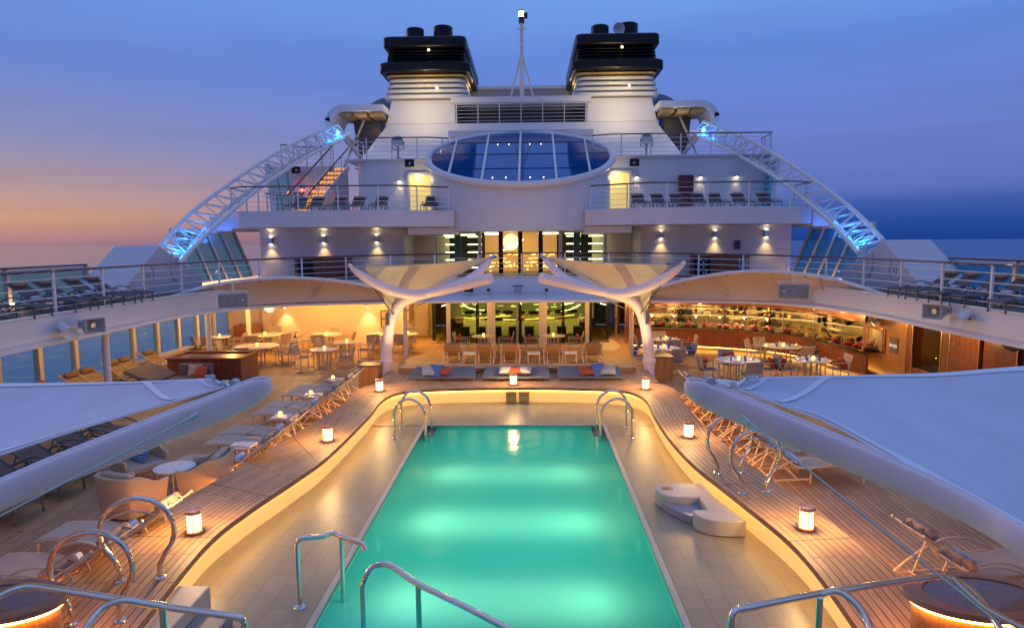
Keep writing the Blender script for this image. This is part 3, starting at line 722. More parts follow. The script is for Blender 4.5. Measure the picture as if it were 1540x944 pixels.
# ================================================================== LOWER DECK SURROUND
# left ship-side window wall
wl = thing('window_wall', 'long row of big sea windows under the upper deck on the left', 'wall', (-14, 22, 0))
b = MB(); b.bb(-14.05, -13.85, 2, 31.5, 0.0, 0.5); b.build('sill_wall', M['cream'], wl)
b = MB(); b.bb(-14.05, -13.85, 2, 31.5, 2.12, 2.44); b.build('head_band', M['cream'], wl)
ys = [8 + 1.55 * k for k in range(16)]
for y in ys:
    b = MB(); b.bb(-14.04, -13.86, y - 0.08, y + 0.08, 0.5, 2.12); b.build('mullion', M['cream'], wl)
for y in ys[:-1]:
    b = MB(); b.bb(-13.95, -13.935, y + 0.08, y + 1.47, 0.5, 2.12); wn = b.build('window', M['glassside'], wl)
b = MB(); b.bb(-13.84, -13.6, 8, 31, 0.46, 0.5); b.build('window_ledge', M['frame'], wl)
wr = thing('window_wall', 'dark ship side wall behind the wooden cabinets on the right', 'wall', (14, 15, 0))
b = MB(); b.bb(13.85, 14.05, 14.2, 31.5, 0.0, 2.44); b.build('wall_face', M['cherry'], wr)
b = MB(); b.bb(13.8, 14.0, 14.05, 14.18, 0, 2.44); b.build('end_post', M['cream'], wr)

# aft walls under the upper deck
aw = thing('aft_wall', 'cream aft wall behind the dining tables on the left, washed by downlights', 'wall', (-9.5, 31.2, 0))
b = MB(); b.bb(-12.3, -5.7, 31.2, 31.5, 0, 2.5); b.build('wall_panel', M['cream'], aw)
b = MB(); b.lathe([(0.35, 0), (0.35, 2.5)], (-5.75, 31.55, 0), 16); b.build('rounded_corner', M['cream'], aw)
b = MB(); b.bb(-5.7, -4.4, 33.6, 33.9, 0, 2.5); b.build('recess_wall', M['cream'], aw)
b = MB(); b.bb(-5.72, -5.42, 31.5, 33.9, 0, 2.5); b.build('return_wall', M['cream'], aw)
b = MB(); b.bb(-14, -12.3, 31.4, 31.6, 0, 2.5); b.build('end_panel', M['cream'], aw)
b = MB(); b.bb(-6.62, -6.2, 31.14, 31.2, 0.75, 1.55); b.build('notice_frame', M['dark'], aw)
b = MB(); b.bb(-6.56, -6.26, 31.125, 31.142, 1.18, 1.5); b.bb(-6.56, -6.26, 31.125, 31.142, 0.8, 1.12); b.pieces('notice_sheet', M['goldwall'], aw)
b = MB(); b.bb(-5.42, -5.36, 32.0, 33.0, 0.9, 1.9); T(b.build('wall_picture', M['cherry']), 'dark framed picture on the wall left of the glass doors', 'picture')
# clock
ck = thing('wall_clock', 'round white wall clock with dark hands above the dining tables', 'clock', tuple(at(405, 462, Y=31.1)))
c0 = Vector(ck.location)
def disc(b, c, r, y0, y1, seg=24):
    b.add([c + Vector((r * math.cos(2 * PI * k / seg), y, r * math.sin(2 * PI * k / seg))) for y in (y0, y1) for k in range(seg)],
          [tuple(range(seg)), tuple(range(seg, 2 * seg))[::-1]] + [(k, seg + k, seg + (k + 1) % seg, (k + 1) % seg) for k in range(seg)]); return b
disc(MB(), c0, 0.26, -0.03, 0.06).build('clock_face', emis('clock_face', (1, 0.95, 0.75), 0.8), ck)
b = MB(); b.beam(c0 + V(0, -0.04, 0), c0 + V(-0.09, -0.04, 0.09), 0.02, 0.03); b.beam(c0 + V(0, -0.045, 0), c0 + V(0.02, -0.045, 0.18), 0.02, 0.02)
b.pieces('clock_hand', M['black'], ck)
b = MB()
for k in range(12): a = k * PI / 6; b.beam(c0 + V(0.18 * math.cos(a), -0.035, 0.18 * math.sin(a)), c0 + V(0.225 * math.cos(a), -0.035, 0.225 * math.sin(a)), 0.02, 0.03)
b.pieces('hour_mark', M['black'], ck)
b = MB(); b.tube([c0 + V(0.265 * math.cos(2 * PI * k / 24), 0, 0.265 * math.sin(2 * PI * k / 24)) for k in range(24)], 0.02, 6, closed=True); b.build('clock_rim', M['grey'], ck)

# thin posts holding the upper deck
def column(x, y, label, r=0.09, h=2.4):
    b = MB(); b.lathe([(r * 1.5, 0), (r * 1.5, 0.03), (r, 0.05), (r, h)], (x, y, 0), 16)
    T(b.build('support_column', M['whitem']), label, 'column', 'thin white columns under the upper deck')
column(-4.75, 27.4, 'thin white column right of the left sail mast')
column(4.72, 27.9, 'thin white column beside the buffet on the right')
column(-11.3, 17.9, 'white column at the left edge between the window loungers', 0.1)
column(-11.2, 23.6, 'white column by the window tables at the far left', 0.1)
column(-12.0, 28.9, 'white column beside the brown service cabinet at the far left windows', 0.1)

# glass entrance on the lower deck
gl = thing('glass_entrance', 'white framed glass doors and curved window wall behind the rear loungers', 'entrance', (0, 30, 0))
frames = []
PXS = [(-3.2, 29.5), (-1.38, 29.75), (-1.2, 29.75), (0.95, 29.75), (1.13, 29.75), (3.0, 29.5)]
for i, (x, y) in enumerate(PXS):
    b = MB(); wd = 0.09
    b.bb(x - wd / 1, x + wd / 1, y - 0.06, y + 0.06, 0, 2.36); b.build('door_post', M['whitem'], gl, bevel=0.01)
for (xa, ya), (xb, yb) in (((-3.2, 29.5), (-1.38, 29.75)), ((-1.2, 29.75), (0.95, 29.75)), ((1.13, 29.75), (3.0, 29.5))):
    b = MB(); b.beam((xa, ya, 2.32), (xb, yb, 2.32), 0.1, 0.1); b.beam((xa, ya, 0.05), (xb, yb, 0.05), 0.1, 0.1); b.pieces('door_rail', M['whitem'], gl)
    b = MB(); b.beam((xa, ya, 1.18), (xb, yb, 1.18), 0.015, 2.2); b.build('glass_pane', M['glassdoor'], gl)
b = MB(); b.bb(-0.17, -0.07, 29.7, 29.8, 0.1, 2.3); b.build('door_stile', M['grey'], gl)
# curved window wall behind
cw = [(-4.75, 33.6), (-4.2, 31.9), (-3.4, 31.2), (-2.0, 30.9), (0, 30.8), (2.0, 30.9), (3.3, 31.2), (4.2, 32.0), (4.85, 33.9)]
for i in range(len(cw)):
    x, y = cw[i]; b = MB(); b.bb(x - 0.07, x + 0.07, y - 0.06, y + 0.06, 0, 2.4); b.build('window_post', M['black'] if i not in (0, 8) else M['brass'], gl)
for (xa, ya), (xb, yb) in zip(cw, cw[1:]):
    b = MB(); b.beam((xa, ya, 1.2), (xb, yb, 1.2), 0.012, 2.3); b.build('window_pane', M['glassdoor'], gl)
# interior seen through it
def led_arc(b, pts, r=0.022): b.tube(smooth(pts, 5), r, 5)
ir = thing('lounge_interior', 'dim olive lounge with glowing counter behind the lower glass doors', 'interior', (0, 36, 0))
b = MB(); b.bb(-6, 6, 38, 38.2, 0, 2.6); b.build('back_wall', M['dkroom'], ir)
b = MB(); b.bb(-5.1, -5.0, 34.0, 38, 0, 2.6); b.bb(4.95, 5.05, 34.0, 38, 0, 2.6); b.pieces('partition', M['dkroom'], ir)
b = MB(); b.prism([(-6, 38), (-6, 33.6), (-4.4, 33.6), (-4.4, 31.2), (4.4, 31.2), (4.4, 33.6), (6, 33.6), (6, 38)], 2.45, 2.5); b.build('ceiling', M['dkroom'], ir)
b = MB(); b.bb(-4, 4.2, 31.0, 38, 0.002, 0.02); b.build('carpet', mat('carpet_brown', (0.12, 0.07, 0.03), 0.8), ir)
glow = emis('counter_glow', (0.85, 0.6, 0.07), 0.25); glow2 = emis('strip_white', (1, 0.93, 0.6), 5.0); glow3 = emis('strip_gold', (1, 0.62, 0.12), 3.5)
b = MB()
for k in range(13):
    a = PI * (0.12 + 0.76 * k / 12); b.bb(-0.0 + 2.9 * math.cos(a) - 0.33, 2.9 * math.cos(a) + 0.33, 35.2 - 1.9 * math.sin(a), 35.5 - 1.9 * math.sin(a), 0.02, 0.72)
b.build('bar_counter', glow, ir)
b = MB()
led_arc(b, [(-3.0, 34.6, 0.8), (-2.2, 33.7, 0.86), (-1.2, 33.3, 1.0), (-0.5, 33.2, 1.04)]); led_arc(b, [(0.2, 33.2, 0.85), (1.0, 33.3, 0.88), (1.7, 33.6, 0.86)]); led_arc(b, [(2.1, 33.3, 1.0), (2.7, 33.5, 1.04)]); led_arc(b, [(-0.9, 33.2, 0.85), (-0.2, 33.1, 0.85)])
b.pieces('counter_light', glow3, ir)
b = MB()
for x0, x1, z0, z1 in ((-2.7, -2.0, 2.2, 2.3), (-2.7, -2.0, 1.95, 2.02), (-1.7, -1.0, 2.33, 2.36), (-1.7, -0.9, 2.06, 2.1), (1.3, 1.9, 2.3, 2.3), (-3.9, -3.6, 1.9, 2.05), (-3.4, -3.1, 1.85, 1.95), (-3.9, -3.6, 1.6, 1.7), (3.3, 3.8, 2.15, 2.05), (3.9, 4.3, 2.0, 1.9), (3.3, 3.8, 1.85, 1.75), (3.9, 4.3, 1.7, 1.6)):
    b.beam((x0, 32.6, z0), (x1, 32.6, z1), 0.03, 0.04)
led_arc(b, [(-2.9, 32.7, 1.75), (-2.6, 32.8, 1.5), (-2.1, 32.9, 1.38), (-1.8, 32.9, 1.36)]); led_arc(b, [(2.0, 32.8, 1.6), (2.5, 32.8, 1.7), (3.0, 32.8, 1.9)]); led_arc(b, [(2.0, 32.8, 1.3), (2.5, 32.8, 1.4), (2.95, 32.8, 1.62)])
b.pieces('ceiling_strip', glow2, ir)
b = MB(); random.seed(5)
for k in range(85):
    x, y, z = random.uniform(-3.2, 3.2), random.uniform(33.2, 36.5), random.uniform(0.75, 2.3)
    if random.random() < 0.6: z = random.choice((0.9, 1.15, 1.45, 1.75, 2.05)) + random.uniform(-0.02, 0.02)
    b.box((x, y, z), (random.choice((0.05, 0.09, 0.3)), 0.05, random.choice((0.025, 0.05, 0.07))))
b.pieces('glint_speck', emis('sparkle_gold', (0.95, 0.8, 0.3), 1.6), ir)  # random glowing specks imitate highlights in the room, no bottles modelled
b = MB()
for k in range(9): b.ball((-2.6 + 0.65 * k, 33.4 + 0.3 * math.sin(k), 1.2), (0.3, 0.2, 0.1), 10, 5)
for k in range(8): b.bb(-3 + 0.8 * k, -2.55 + 0.8 * k, 32.7, 33.0, 0.02, 0.55)
b.pieces('armchair', M['black'], ir)
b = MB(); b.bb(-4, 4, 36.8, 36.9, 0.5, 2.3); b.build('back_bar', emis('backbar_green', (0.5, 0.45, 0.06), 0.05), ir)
for x in (-2.55, 0.03, 1.75):
    p = thing('pendant_lamp', 'small glowing pendant lamp inside the %s door' % {-2.55: 'left', 0.03: 'middle', 1.75: 'right'}[x], 'pendant lamp', (x, 30.3, 2.0), 'pendants behind the lower glass doors')
    b = MB(); b.lathe([(0.03, 0.2), (0.05, 0.1), (0.06, 0), (0.0, 0)], (x, 30.3, 2.0), 10); b.build('shade', M['bulb'], p)
    b = MB(); b.tube([(x, 30.3, 2.2), (x, 30.3, 2.45)], 0.008, 5); b.build('cord', M['dark'], p)
lamp('AREA', (0, 35, 2.4), 9, (1, 0.75, 0.3), 3, target=(0, 35, 0))
# ================================================================== SUPERSTRUCTURE
DH = thing('deckhouse', 'white stepped deckhouse of the ship rising behind the pool between the two funnels', 'deckhouse', (0, 34, 3.1))
# level one walls (behind the upper deck railing)
def roundwall(b, x0, x1, y0, z0, z1, r, side_at, depth=3.0, n=8):
    """front wall at y0 from x0 to x1 with a rounded corner at side_at (+1 right end, -1 left end)"""
    pts = []
    if side_at > 0: pts = [(x0, y0 + depth), (x0, y0)] + [(x1 - r + r * math.sin(PI / 2 * k / n), y0 + r - r * math.cos(PI / 2 * k / n)) for k in range(n + 1)] + [(x1, y0 + depth)]
    else: pts = [(x1, y0 + depth), (x1, y0)] + [(x0 + r - r * math.sin(PI / 2 * k / n), y0 + r - r * math.cos(PI / 2 * k / n)) for k in range(n + 1)] + [(x0, y0 + depth)]
    b.prism(pts, z0, z1)
for s in (-1, 1):
    b = MB(); roundwall(b, *( (-12.3, -5.4) if s < 0 else (5.6, 12.6)), 31.4, 3.0, 5.5, 0.6, -s, 4)
    b.build('lower_wall', M['white'], DH)
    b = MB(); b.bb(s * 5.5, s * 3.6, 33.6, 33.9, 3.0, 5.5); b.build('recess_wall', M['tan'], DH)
    b = MB(); b.bb(s * 9.3 - 1.35, s * 9.3 + 1.35, 31.2, 31.39, 3.0, 4.05); b.build('service_cabinet', M['cherry'], DH)
    b = MB(); b.bb(s * 9.3 - 1.2, s * 9.3 - 0.45, 31.17, 31.2, 3.15, 3.95); b.build('cabinet_opening', M['black'], DH)
# patterned panels in the right cabinet
b = MB()
for x in (8.45, 10.35):
    for i in range(4):
        for j in range(6):
            if (i + j) % 2 == 0 or random.random() < 0.4: b.bb(x - 0.2 + 0.12 * i, x - 0.2 + 0.12 * i + 0.08, 31.155, 31.168, 3.2 + 0.12 * j, 3.28 + 0.12 * j)
b.pieces('pattern_tile', mat('pattern_blue', (0.5, 0.6, 0.85), 0.4), DH)
# level two slabs, chamfered toward the drum
def slab(poly, z0, z1, name, m=M['white'], parent=DH, bevel=0.02):
    b = MB(); b.prism(poly, z0, z1); return b.build(name, m, parent, bevel=bevel)
SLAB_L = [(-12.9, 29.6), (-12.2, 29.0), (-5.55, 29.0), (-2.95, 30.3), (-2.95, 38), (-12.9, 38)]
SLAB_R = [(2.95, 30.3), (5.45, 29.0), (12.0, 29.0), (12.75, 29.6), (12.75, 38), (2.95, 38)]
slab(SLAB_L, 5.42, 6.15, 'balcony_slab'); slab(SLAB_R, 5.42, 6.15, 'balcony_slab')
slab([(-5.0, 29.9), (-2.95, 30.6), (-2.95, 36), (-5.0, 36)], 5.08, 5.41, 'balcony_step'); slab([(2.95, 30.6), (5.0, 29.9), (5.0, 36), (2.95, 36)], 5.08, 5.41, 'balcony_step')
# level two walls and roof
b = MB(); roundwall(b, -8.5, -3.6, 34.5, 6.15, 8.9, 0.9, -1, 6); b.build('upper_wall', M['white'], DH)
b = MB(); roundwall(b, 3.6, 12.8, 34.5, 6.15, 8.95, 0.7, 1, 6); b.build('upper_wall', M['white'], DH)
b = MB(); b.bb(-12.9, -10.3, 37.0, 40, 6.15, 8.95); b.build('side_wall', M['white'], DH)
slab([(-9.0, 34.45), (-8.4, 34.35), (-3.6, 34.35), (-3.6, 42), (-9.0, 42)], 8.9, 9.0, 'roof_deck'); slab([(3.6, 34.35), (12.6, 34.35), (12.95, 35.3), (12.95, 42), (3.6, 42)], 8.95, 9.05, 'roof_deck')
# drum with slanting skylight
drum = thing('skylight_drum', 'white round drum with a big slanting oval skylight in the middle of the deckhouse', 'skylight', (0, 34, 5.2))
n = 64; RD = 4.5
def zr(y, o=0): return 7.2 + (y - 29.5) * 0.405 + o
ring = [(RD * math.sin(2 * PI * k / n), 34 - RD * math.cos(2 * PI * k / n)) for k in range(n)]
b = MB(); b.add([(x, y, 5.22) for x, y in ring] + [(x, y, zr(y, -0.05)) for x, y in ring], [(k, (k + 1) % n, n + (k + 1) % n, n + k) for k in range(n)] + [tuple(range(n))[::-1]])
b.build('drum_wall', M['white'], drum)
b = MB(); b.tube([Vector((x * 1.02, 34 + (y - 34) * 1.02, zr(y, 0))) for x, y in ring], 0.16, 10, closed=True); b.build('rim', M['whitem'], drum)
gm, t_, bs = nt('skylight_glass'); bs.inputs['Base Color'].default_value = (0.006, 0.1, 0.34, 1); bs.inputs['Roughness'].default_value = 0.07; bs.inputs['Metallic'].default_value = 0.35; bs.inputs['IOR'].default_value = 1.15
b = MB(); b.add([(x * 0.985, 34 + (y - 34) * 0.985, zr(34 + (y - 34) * 0.985, 0.02)) for x, y in ring] + [(0, 34, zr(34, 0.02))], [(k, (k + 1) % n, n) for k in range(n)])
b.build('glass', gm, drum)
for x in (-3.35, -1.72, 0.0, 1.72, 3.35):
    h = math.sqrt(RD ** 2 - x * x) * 0.98; b = MB(); b.beam((x * 1.03, 34 + h, zr(34 + h, 0.06)), (x * 0.97, 34 - h, zr(34 - h, 0.06)), 0.1, 0.09)
    b.build('glazing_bar', M['whitem'], drum)
for y in (31.8, 34.2, 36.4):
    h = math.sqrt(max(0.1, RD ** 2 - (y - 34) ** 2)) * 0.97; b = MB(); b.beam((-h, y, zr(y, 0.035)), (h, y, zr(y, 0.035)), 0.03, 0.02); b.build('cross_bar', M['dark'], drum)
for x in (-1.2, -0.6, 0.5, 1.1):
    for y in (30.4, 36.0):
        b = MB(); b.ball((x, y, zr(y, 0.04)), 0.025, 8, 4); b.build('roof_light', M['ledwarm'], drum)
b = MB(); b.bb(-4.1, 4.1, 38.4, 39.4, 10.7, 11.0); b.build('skylight_back', M['white'], drum)
# roof mass that tapers up to the funnels
def frust(b, x0, x1, y0, z0, X0, X1, Y0, z1, yb):
    b.add([(x0, y0, z0), (x1, y0, z0), (x1, yb, z0), (x0, yb, z0), (X0, Y0, z1), (X1, Y0, z1), (X1, yb, z1), (X0, yb, z1)], [(0, 3, 2, 1), (4, 5, 6, 7), (0, 1, 5, 4), (1, 2, 6, 5), (2, 3, 7, 6), (3, 0, 4, 7)])
b = MB(); frust(b, -9.6, 9.6, 38.6, 9.0, -8.05, 8.05, 41, 11.85, 52); b.build('roof_mass', M['white'], DH)
for s in (-1, 1):
    b = MB(); frust(b, min(s * 8.15, s * 3.95), max(s * 8.15, s * 3.95), 41.0, 11.86, min(s * 7.9, s * 4.0), max(s * 7.9, s * 4.0), 41.5, 13.35, 51)
    b.build('funnel_base', M['white'], DH, bevel=0.04)
b = MB(); b.bb(-3.95, 3.95, 43.0, 43.2, 11.86, 13.2); b.build('mid_wall', M['dark'], DH)
b = MB(); b.bb(-4.2, 4.2, 41.0, 47, 13.05, 13.4); b.build('mid_lintel', M['white'], DH)
b = MB(); b.bb(-3.4, 3.9, 46.4, 50, 13.4, 15.0); b.build('mid_house', M['grey'], DH)
b = MB(); b.bb(-3.5, 4.0, 46.3, 46.5, 15.0, 15.2); b.build('mid_house_trim', M['white'], DH)
for x in (-4.4, 3.6, 4.2, -3.7):
    pass
# glass doors of level one
gd = thing('upper_glass_doors', 'glass doors of the upper lounge with a golden disc glowing inside', 'doors', (0, 32.4, 3.1))
for x in (-4.05, -1.95, 1.95, 4.1):
    b = MB(); b.bb(x - 0.08, x + 0.08, 32.2, 32.36, 3.1, 5.25); b.build('door_post', M['whitem'], gd)
for x in (-3.05, 2.75):
    b = MB(); b.bb(x - 0.16, x + 0.16, 32.5, 32.6, 3.1, 5.25); b.build('blue_pillar', mat('pillar_blue', (0.12, 0.25, 0.5), 0.4), gd)
for x0, x1 in ((-4.0, -2.0), (2.0, 4.05)):
    b = MB(); b.bb(x0, x1, 32.3, 32.31, 3.2, 5.2); b.build('glass_pane', M['glassdoor'], gd)
    b = MB(); b.bb(x0, x1, 32.2, 32.36, 5.15, 5.28); b.bb(x0, x1, 32.2, 32.36, 3.1, 3.2); b.pieces('door_rail', M['whitem'], gd)
    b = MB()
    for i in range(5):
        for q in (0, 1):
            xx = x0 + 0.28 + q * 1.1; b.bb(xx, xx + 0.7, 33.2, 33.24, 3.45 + 0.38 * i, 3.5 + 0.38 * i)
    b.pieces('shelf_light', glow2, gd)
for x in (-0.95, 0.0, 1.0):
    b = MB(); b.bb(x - 0.11, x + 0.11, 32.7, 32.8, 3.1, 5.25); b.build('dark_post', M['black'], gd)
b = MB(); b.bb(-4.2, 4.2, 36, 36.1, 3.1, 5.3); b.build('interior_back', M['dkroom'], gd)
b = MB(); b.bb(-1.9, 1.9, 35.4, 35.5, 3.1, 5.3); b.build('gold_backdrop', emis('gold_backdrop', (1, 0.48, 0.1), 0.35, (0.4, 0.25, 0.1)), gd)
b = MB(); disc(b, V(-0.5, 34.6, 4.72), 0.42, -0.02, 0.02, 28); b.build('golden_disc', emis('gold_disc', (1, 0.6, 0.15), 1.6), gd)
b = MB(); led_arc(b, [(-1.1, 34.4, 4.25), (-0.5, 34.3, 4.45), (0.15, 34.4, 4.85)], 0.03); b.build('light_sweep', glow2, gd)
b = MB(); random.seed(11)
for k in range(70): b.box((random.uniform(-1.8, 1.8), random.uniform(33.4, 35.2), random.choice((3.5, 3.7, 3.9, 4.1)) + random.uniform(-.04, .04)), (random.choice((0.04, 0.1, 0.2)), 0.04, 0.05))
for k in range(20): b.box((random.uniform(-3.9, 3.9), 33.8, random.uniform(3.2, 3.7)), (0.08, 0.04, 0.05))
b.pieces('painted_glint', glow3, gd)  # scattered glowing boxes stand in for glints behind the upper doors
b = MB(); b.bb(-1.8, -0.9, 33.8, 33.85, 5.1, 5.2); b.bb(0.9, 1.9, 33.8, 33.85, 5.1, 5.18); b.bb(-3.8, -2.2, 33.0, 33.05, 5.05, 5.12); b.bb(2.2, 3.8, 33, 33.05, 5.08, 5.14); b.pieces('top_light', glow2, gd)
lamp('AREA', (0, 34, 5.2), 25, (1, 0.7, 0.25), 2, target=(0, 34, 3))

# lit doorways on level two
for s, px in ((-1, 633), (1, 930)):
    p = at(px, 290, Y=34.45); dr = thing('lit_doorway', 'open doorway glowing yellow on the %s balcony' % ('left' if s < 0 else 'right'), 'doorway', (p.x, 34.4, 6.15))
    b = MB(); b.bb(p.x - 0.55, p.x + 0.55, 34.42, 34.47, 6.2, 8.15); b.build('door_leaf', emis('doorway_yellow', (1, 0.72, 0.18), 0.55, (0.7, 0.55, 0.25)), dr)
    b = MB()
    for x in (-0.6, 0.6): b.bb(p.x + x - 0.06, p.x + x + 0.06, 34.35, 34.5, 6.15, 8.2)
    b.bb(p.x - 0.6, p.x + 0.6, 34.36, 34.5, 8.15, 8.27); b.pieces('door_frame', M['white'], dr)
    b = MB(); b.ball((p.x - 0.15, 34.3, 8.0), 0.07, 8, 5); b.build('lamp_bulb', M['bulb'], dr)
    lamp('POINT', (p.x - 0.15, 34.05, 7.9), 14, (1, 0.75, 0.3), 0.06)

# railings on the upper levels
def rl(name, pix, z, label, Ys, **k):
    pts = [at(px, py, Y=y) for (px, py), y in zip(pix, Ys)]
    for p in pts: p.z = z
    return railing(name, pts, label, **k)
railing('balcony_railing', [(-12.9, 31.5, 6.15), (-12.85, 29.7, 6.15), (-12.15, 29.1, 6.15), (-5.6, 29.1, 6.15), (-3.2, 30.4, 6.15)], 'white railing along the left balcony of the deckhouse', post=1.75)
railing('balcony_railing', [(3.2, 30.4, 6.15), (5.5, 29.1, 6.15), (11.9, 29.1, 6.15), (12.7, 29.7, 6.15), (12.7, 31.5, 6.15)], 'white railing along the right balcony of the deckhouse', post=1.75)
railing('balcony_railing', [(-10.8, 34.6, 6.15), (-12.6, 34.6, 6.15), (-12.6, 33.0, 6.15), (-11.8, 32.2, 6.15)], 'short inner railing at the stair foot on the left balcony', post=0.9)
railing('roof_railing', [(-8.5, 36.5, 9.0), (-8.45, 34.5, 9.0), (-4.7, 34.5, 9.0), (-3.7, 34.9, 9.0)], 'railing on the roof left of the oval skylight', post=1.3)
railing('roof_railing', [(3.7, 34.9, 9.05), (4.7, 34.5, 9.05), (12.7, 34.5, 9.05), (12.85, 36.5, 9.05)], 'railing on the roof right of the oval skylight', post=1.5)
railing('roof_railing', [(-12.8, 36.0, 8.95), (-12.2, 37, 8.95), (-10.3, 37, 8.95)], 'railing on the roof above the stair on the left', post=0.8)
railing('funnel_deck_railing', [(-3.9, 41.1, 11.86), (3.9, 41.1, 11.86)], 'white railing between the two funnel bases', post=1.3, bars=5, wood_=False, h=1.15)

# stairs with orange lit steps
st = thing('lit_staircase', 'steep white staircase with orange glowing steps at the left of the deckhouse', 'staircase', (-10.3, 33, 6.15))
sx0, sx1, sy, sz = (-10.75, -10.0, 33.2, 37.2)
b = MB(); g = MB()
for i in range(10):
    z = 6.2 + 0.27 * i; y = 33.0 + 0.42 * i; x = -10.9 + 0.09 * i
    b2 = MB(); b2.bb(x - 0.45, x + 0.45, y, y + 0.4, z, z + 0.05); b2.build('step', M['teakside'], st)
    b3 = MB(); b3.bb(x - 0.42, x + 0.42, y + 0.405, y + 0.43, z + 0.03, z + 0.24); b3.build('step_light', emis('step_glow%d' % i, (1, 0.36, 0.05), 1.1, (0.5, 0.3, 0.1)), st)
for s_ in (-0.5, 0.5):
    b = MB(); b.beam((-10.9 + s_, 33.0, 6.15), (-10.0 + s_, 37.2, 8.9), 0.06, 0.25); b.build('stringer', M['whitem'], st)
    b = MB(); b.tube([(-10.9 + s_, 32.9, 7.15), (-10.0 + s_, 37.2, 9.95)], 0.045, 8); b.build('handrail', M['railwood'], st)
    for k in range(4):
        b = MB(); b.tube([(-10.9 + s_, 33, 6.35 + 0.19 * k), (-10.0 + s_, 37.2, 9.15 + 0.19 * k)], 0.014, 6); b.build('bar', M['whitem'], st)
    for k in range(6):
        f = k / 5; b = MB(); b.tube([(-10.9 + 0.9 * f + s_, 33 + 4.2 * f, 6.2 + 2.75 * f), (-10.9 + 0.9 * f + s_, 33 + 4.2 * f, 7.15 + 2.8 * f)], 0.025, 6); b.build('baluster', M['whitem'], st)
lamp('POINT', (-10.4, 34.6, 7.5), 10, (1, 0.4, 0.08), 0.2)

# ---- funnels
def funnel(s):
    f = thing('funnel', 'black and white louvred ship funnel on the %s' % ('left, with three dark exhaust pipes' if s < 0 else 'right, with a white horn on top'), 'funnel', (s * 5.75, 46, 13.35), 'the pair of ship funnels')
    xc = s * 5.75
    def band(hw, y0, y1, z0, z1, r, name, m, bev=0.06, lean=0.0):
        # rounded rectangle plan
        pts = []
        for cx, cy, a0 in ((xc + hw - r, y0 + r, -90), (xc + hw - r, y1 - r, 0), (xc - hw + r, y1 - r, 90), (xc - hw + r, y0 + r, 180)):
            for k in range(5): a = R(a0 + 90 * k / 4); pts.append((cx + r * math.cos(a), cy + r * math.sin(a)))
        b_ = MB(); b_.prism(pts, z0, z1); b_.build(name, m, f, bevel=bev)
    band(2.0, 41.8, 50, 13.35, 14.9, 0.3, 'inner_core', M['goldwall'])
    for k in range(4): band(2.6 - 0.08 * k, 41.1 + 0.1 * k, 51 - 0.05 * k, 13.42 + 0.33 * k, 13.62 + 0.33 * k, 0.6, 'white_louvre', M['white'], 0.07)
    band(2.45, 41.3, 51.2, 14.72, 14.84, 0.4, 'louvre_cap', M['goldwall'])
    band(2.75, 40.7, 51.6, 14.86, 15.42, 0.55, 'black_skirt', M['black'], 0.1)
    band(2.1, 41.5, 50.8, 15.4, 16.4, 0.4, 'black_core', M['black'])
    for k in range(4): band(2.4 - 0.02 * k, 41.1 + 0.05 * k, 51.2, 15.52 + 0.2 * k, 15.6 + 0.2 * k, 0.45, 'black_louvre', M['black'], 0.03)
    band(2.5, 40.9, 51.4, 16.3, 16.95, 0.4, 'black_cap', M['black'], 0.12)
    for k, (dx, r, h) in enumerate(((-0.85, 0.56, 0.95), (0.9, 0.6, 1.05))):
        b_ = MB(); b_.lathe([(r, 0), (r, h), (r * 0.93, h + 0.05), (r * 0.9, h - 0.1), (0.0, h - 0.12)], (xc + dx, 43, 16.95), 24); b_.build('exhaust_pipe', M['black'], f)
    b_ = MB(); b_.cyl((xc + 0.05, 44.5, 16.95), 0.2, 0.8, 16); b_.build('small_pipe', M['black'], f)
    for k in range(2):
        b_ = MB(); b_.bb(xc + 0.2 + 0.45 * k, xc + 0.32 + 0.45 * k, 40.98, 41.05, 16.1 if k == 0 else 13.9, 16.2 if k == 0 else 14.0); b_.build('maintenance_light', M['ledwarm'], f)
    if s > 0:
        b_ = MB(); b_.lathe([(0.1, 0), (0.16, 0.3), (0.36, 0.55), (0.33, 0.53), (0.1, 0.25), (0, 0.24)], (0, 0, 0), 20)
        m3 = Matrix.Rotation(R(90), 4, 'X'); b_.v = [m3 @ p + Vector((xc + 0.15, 42.2, 17.4)) for p in b_.v]; b_.build('horn', M['white'], f)
        b_ = MB(); b_.cyl((xc + 0.15, 42.2, 16.95), 0.05, 0.4, 8); b_.build('horn_stand', M['white'], f)
    # warm lamps that wash the louvres
    for y in (40.2,): lamp('AREA', (xc, 38.6, 12.6), 75, (1, 0.72, 0.3), 1.2, target=(xc, 42, 14.2))
    lamp('POINT', (xc, 40.5, 14.4), 12, (1, 0.68, 0.25), 0.1)
    lamp('POINT', (s * 3.05, 44, 14.6), 18, (1, 0.68, 0.25), 0.1)
funnel(-1); funnel(1)
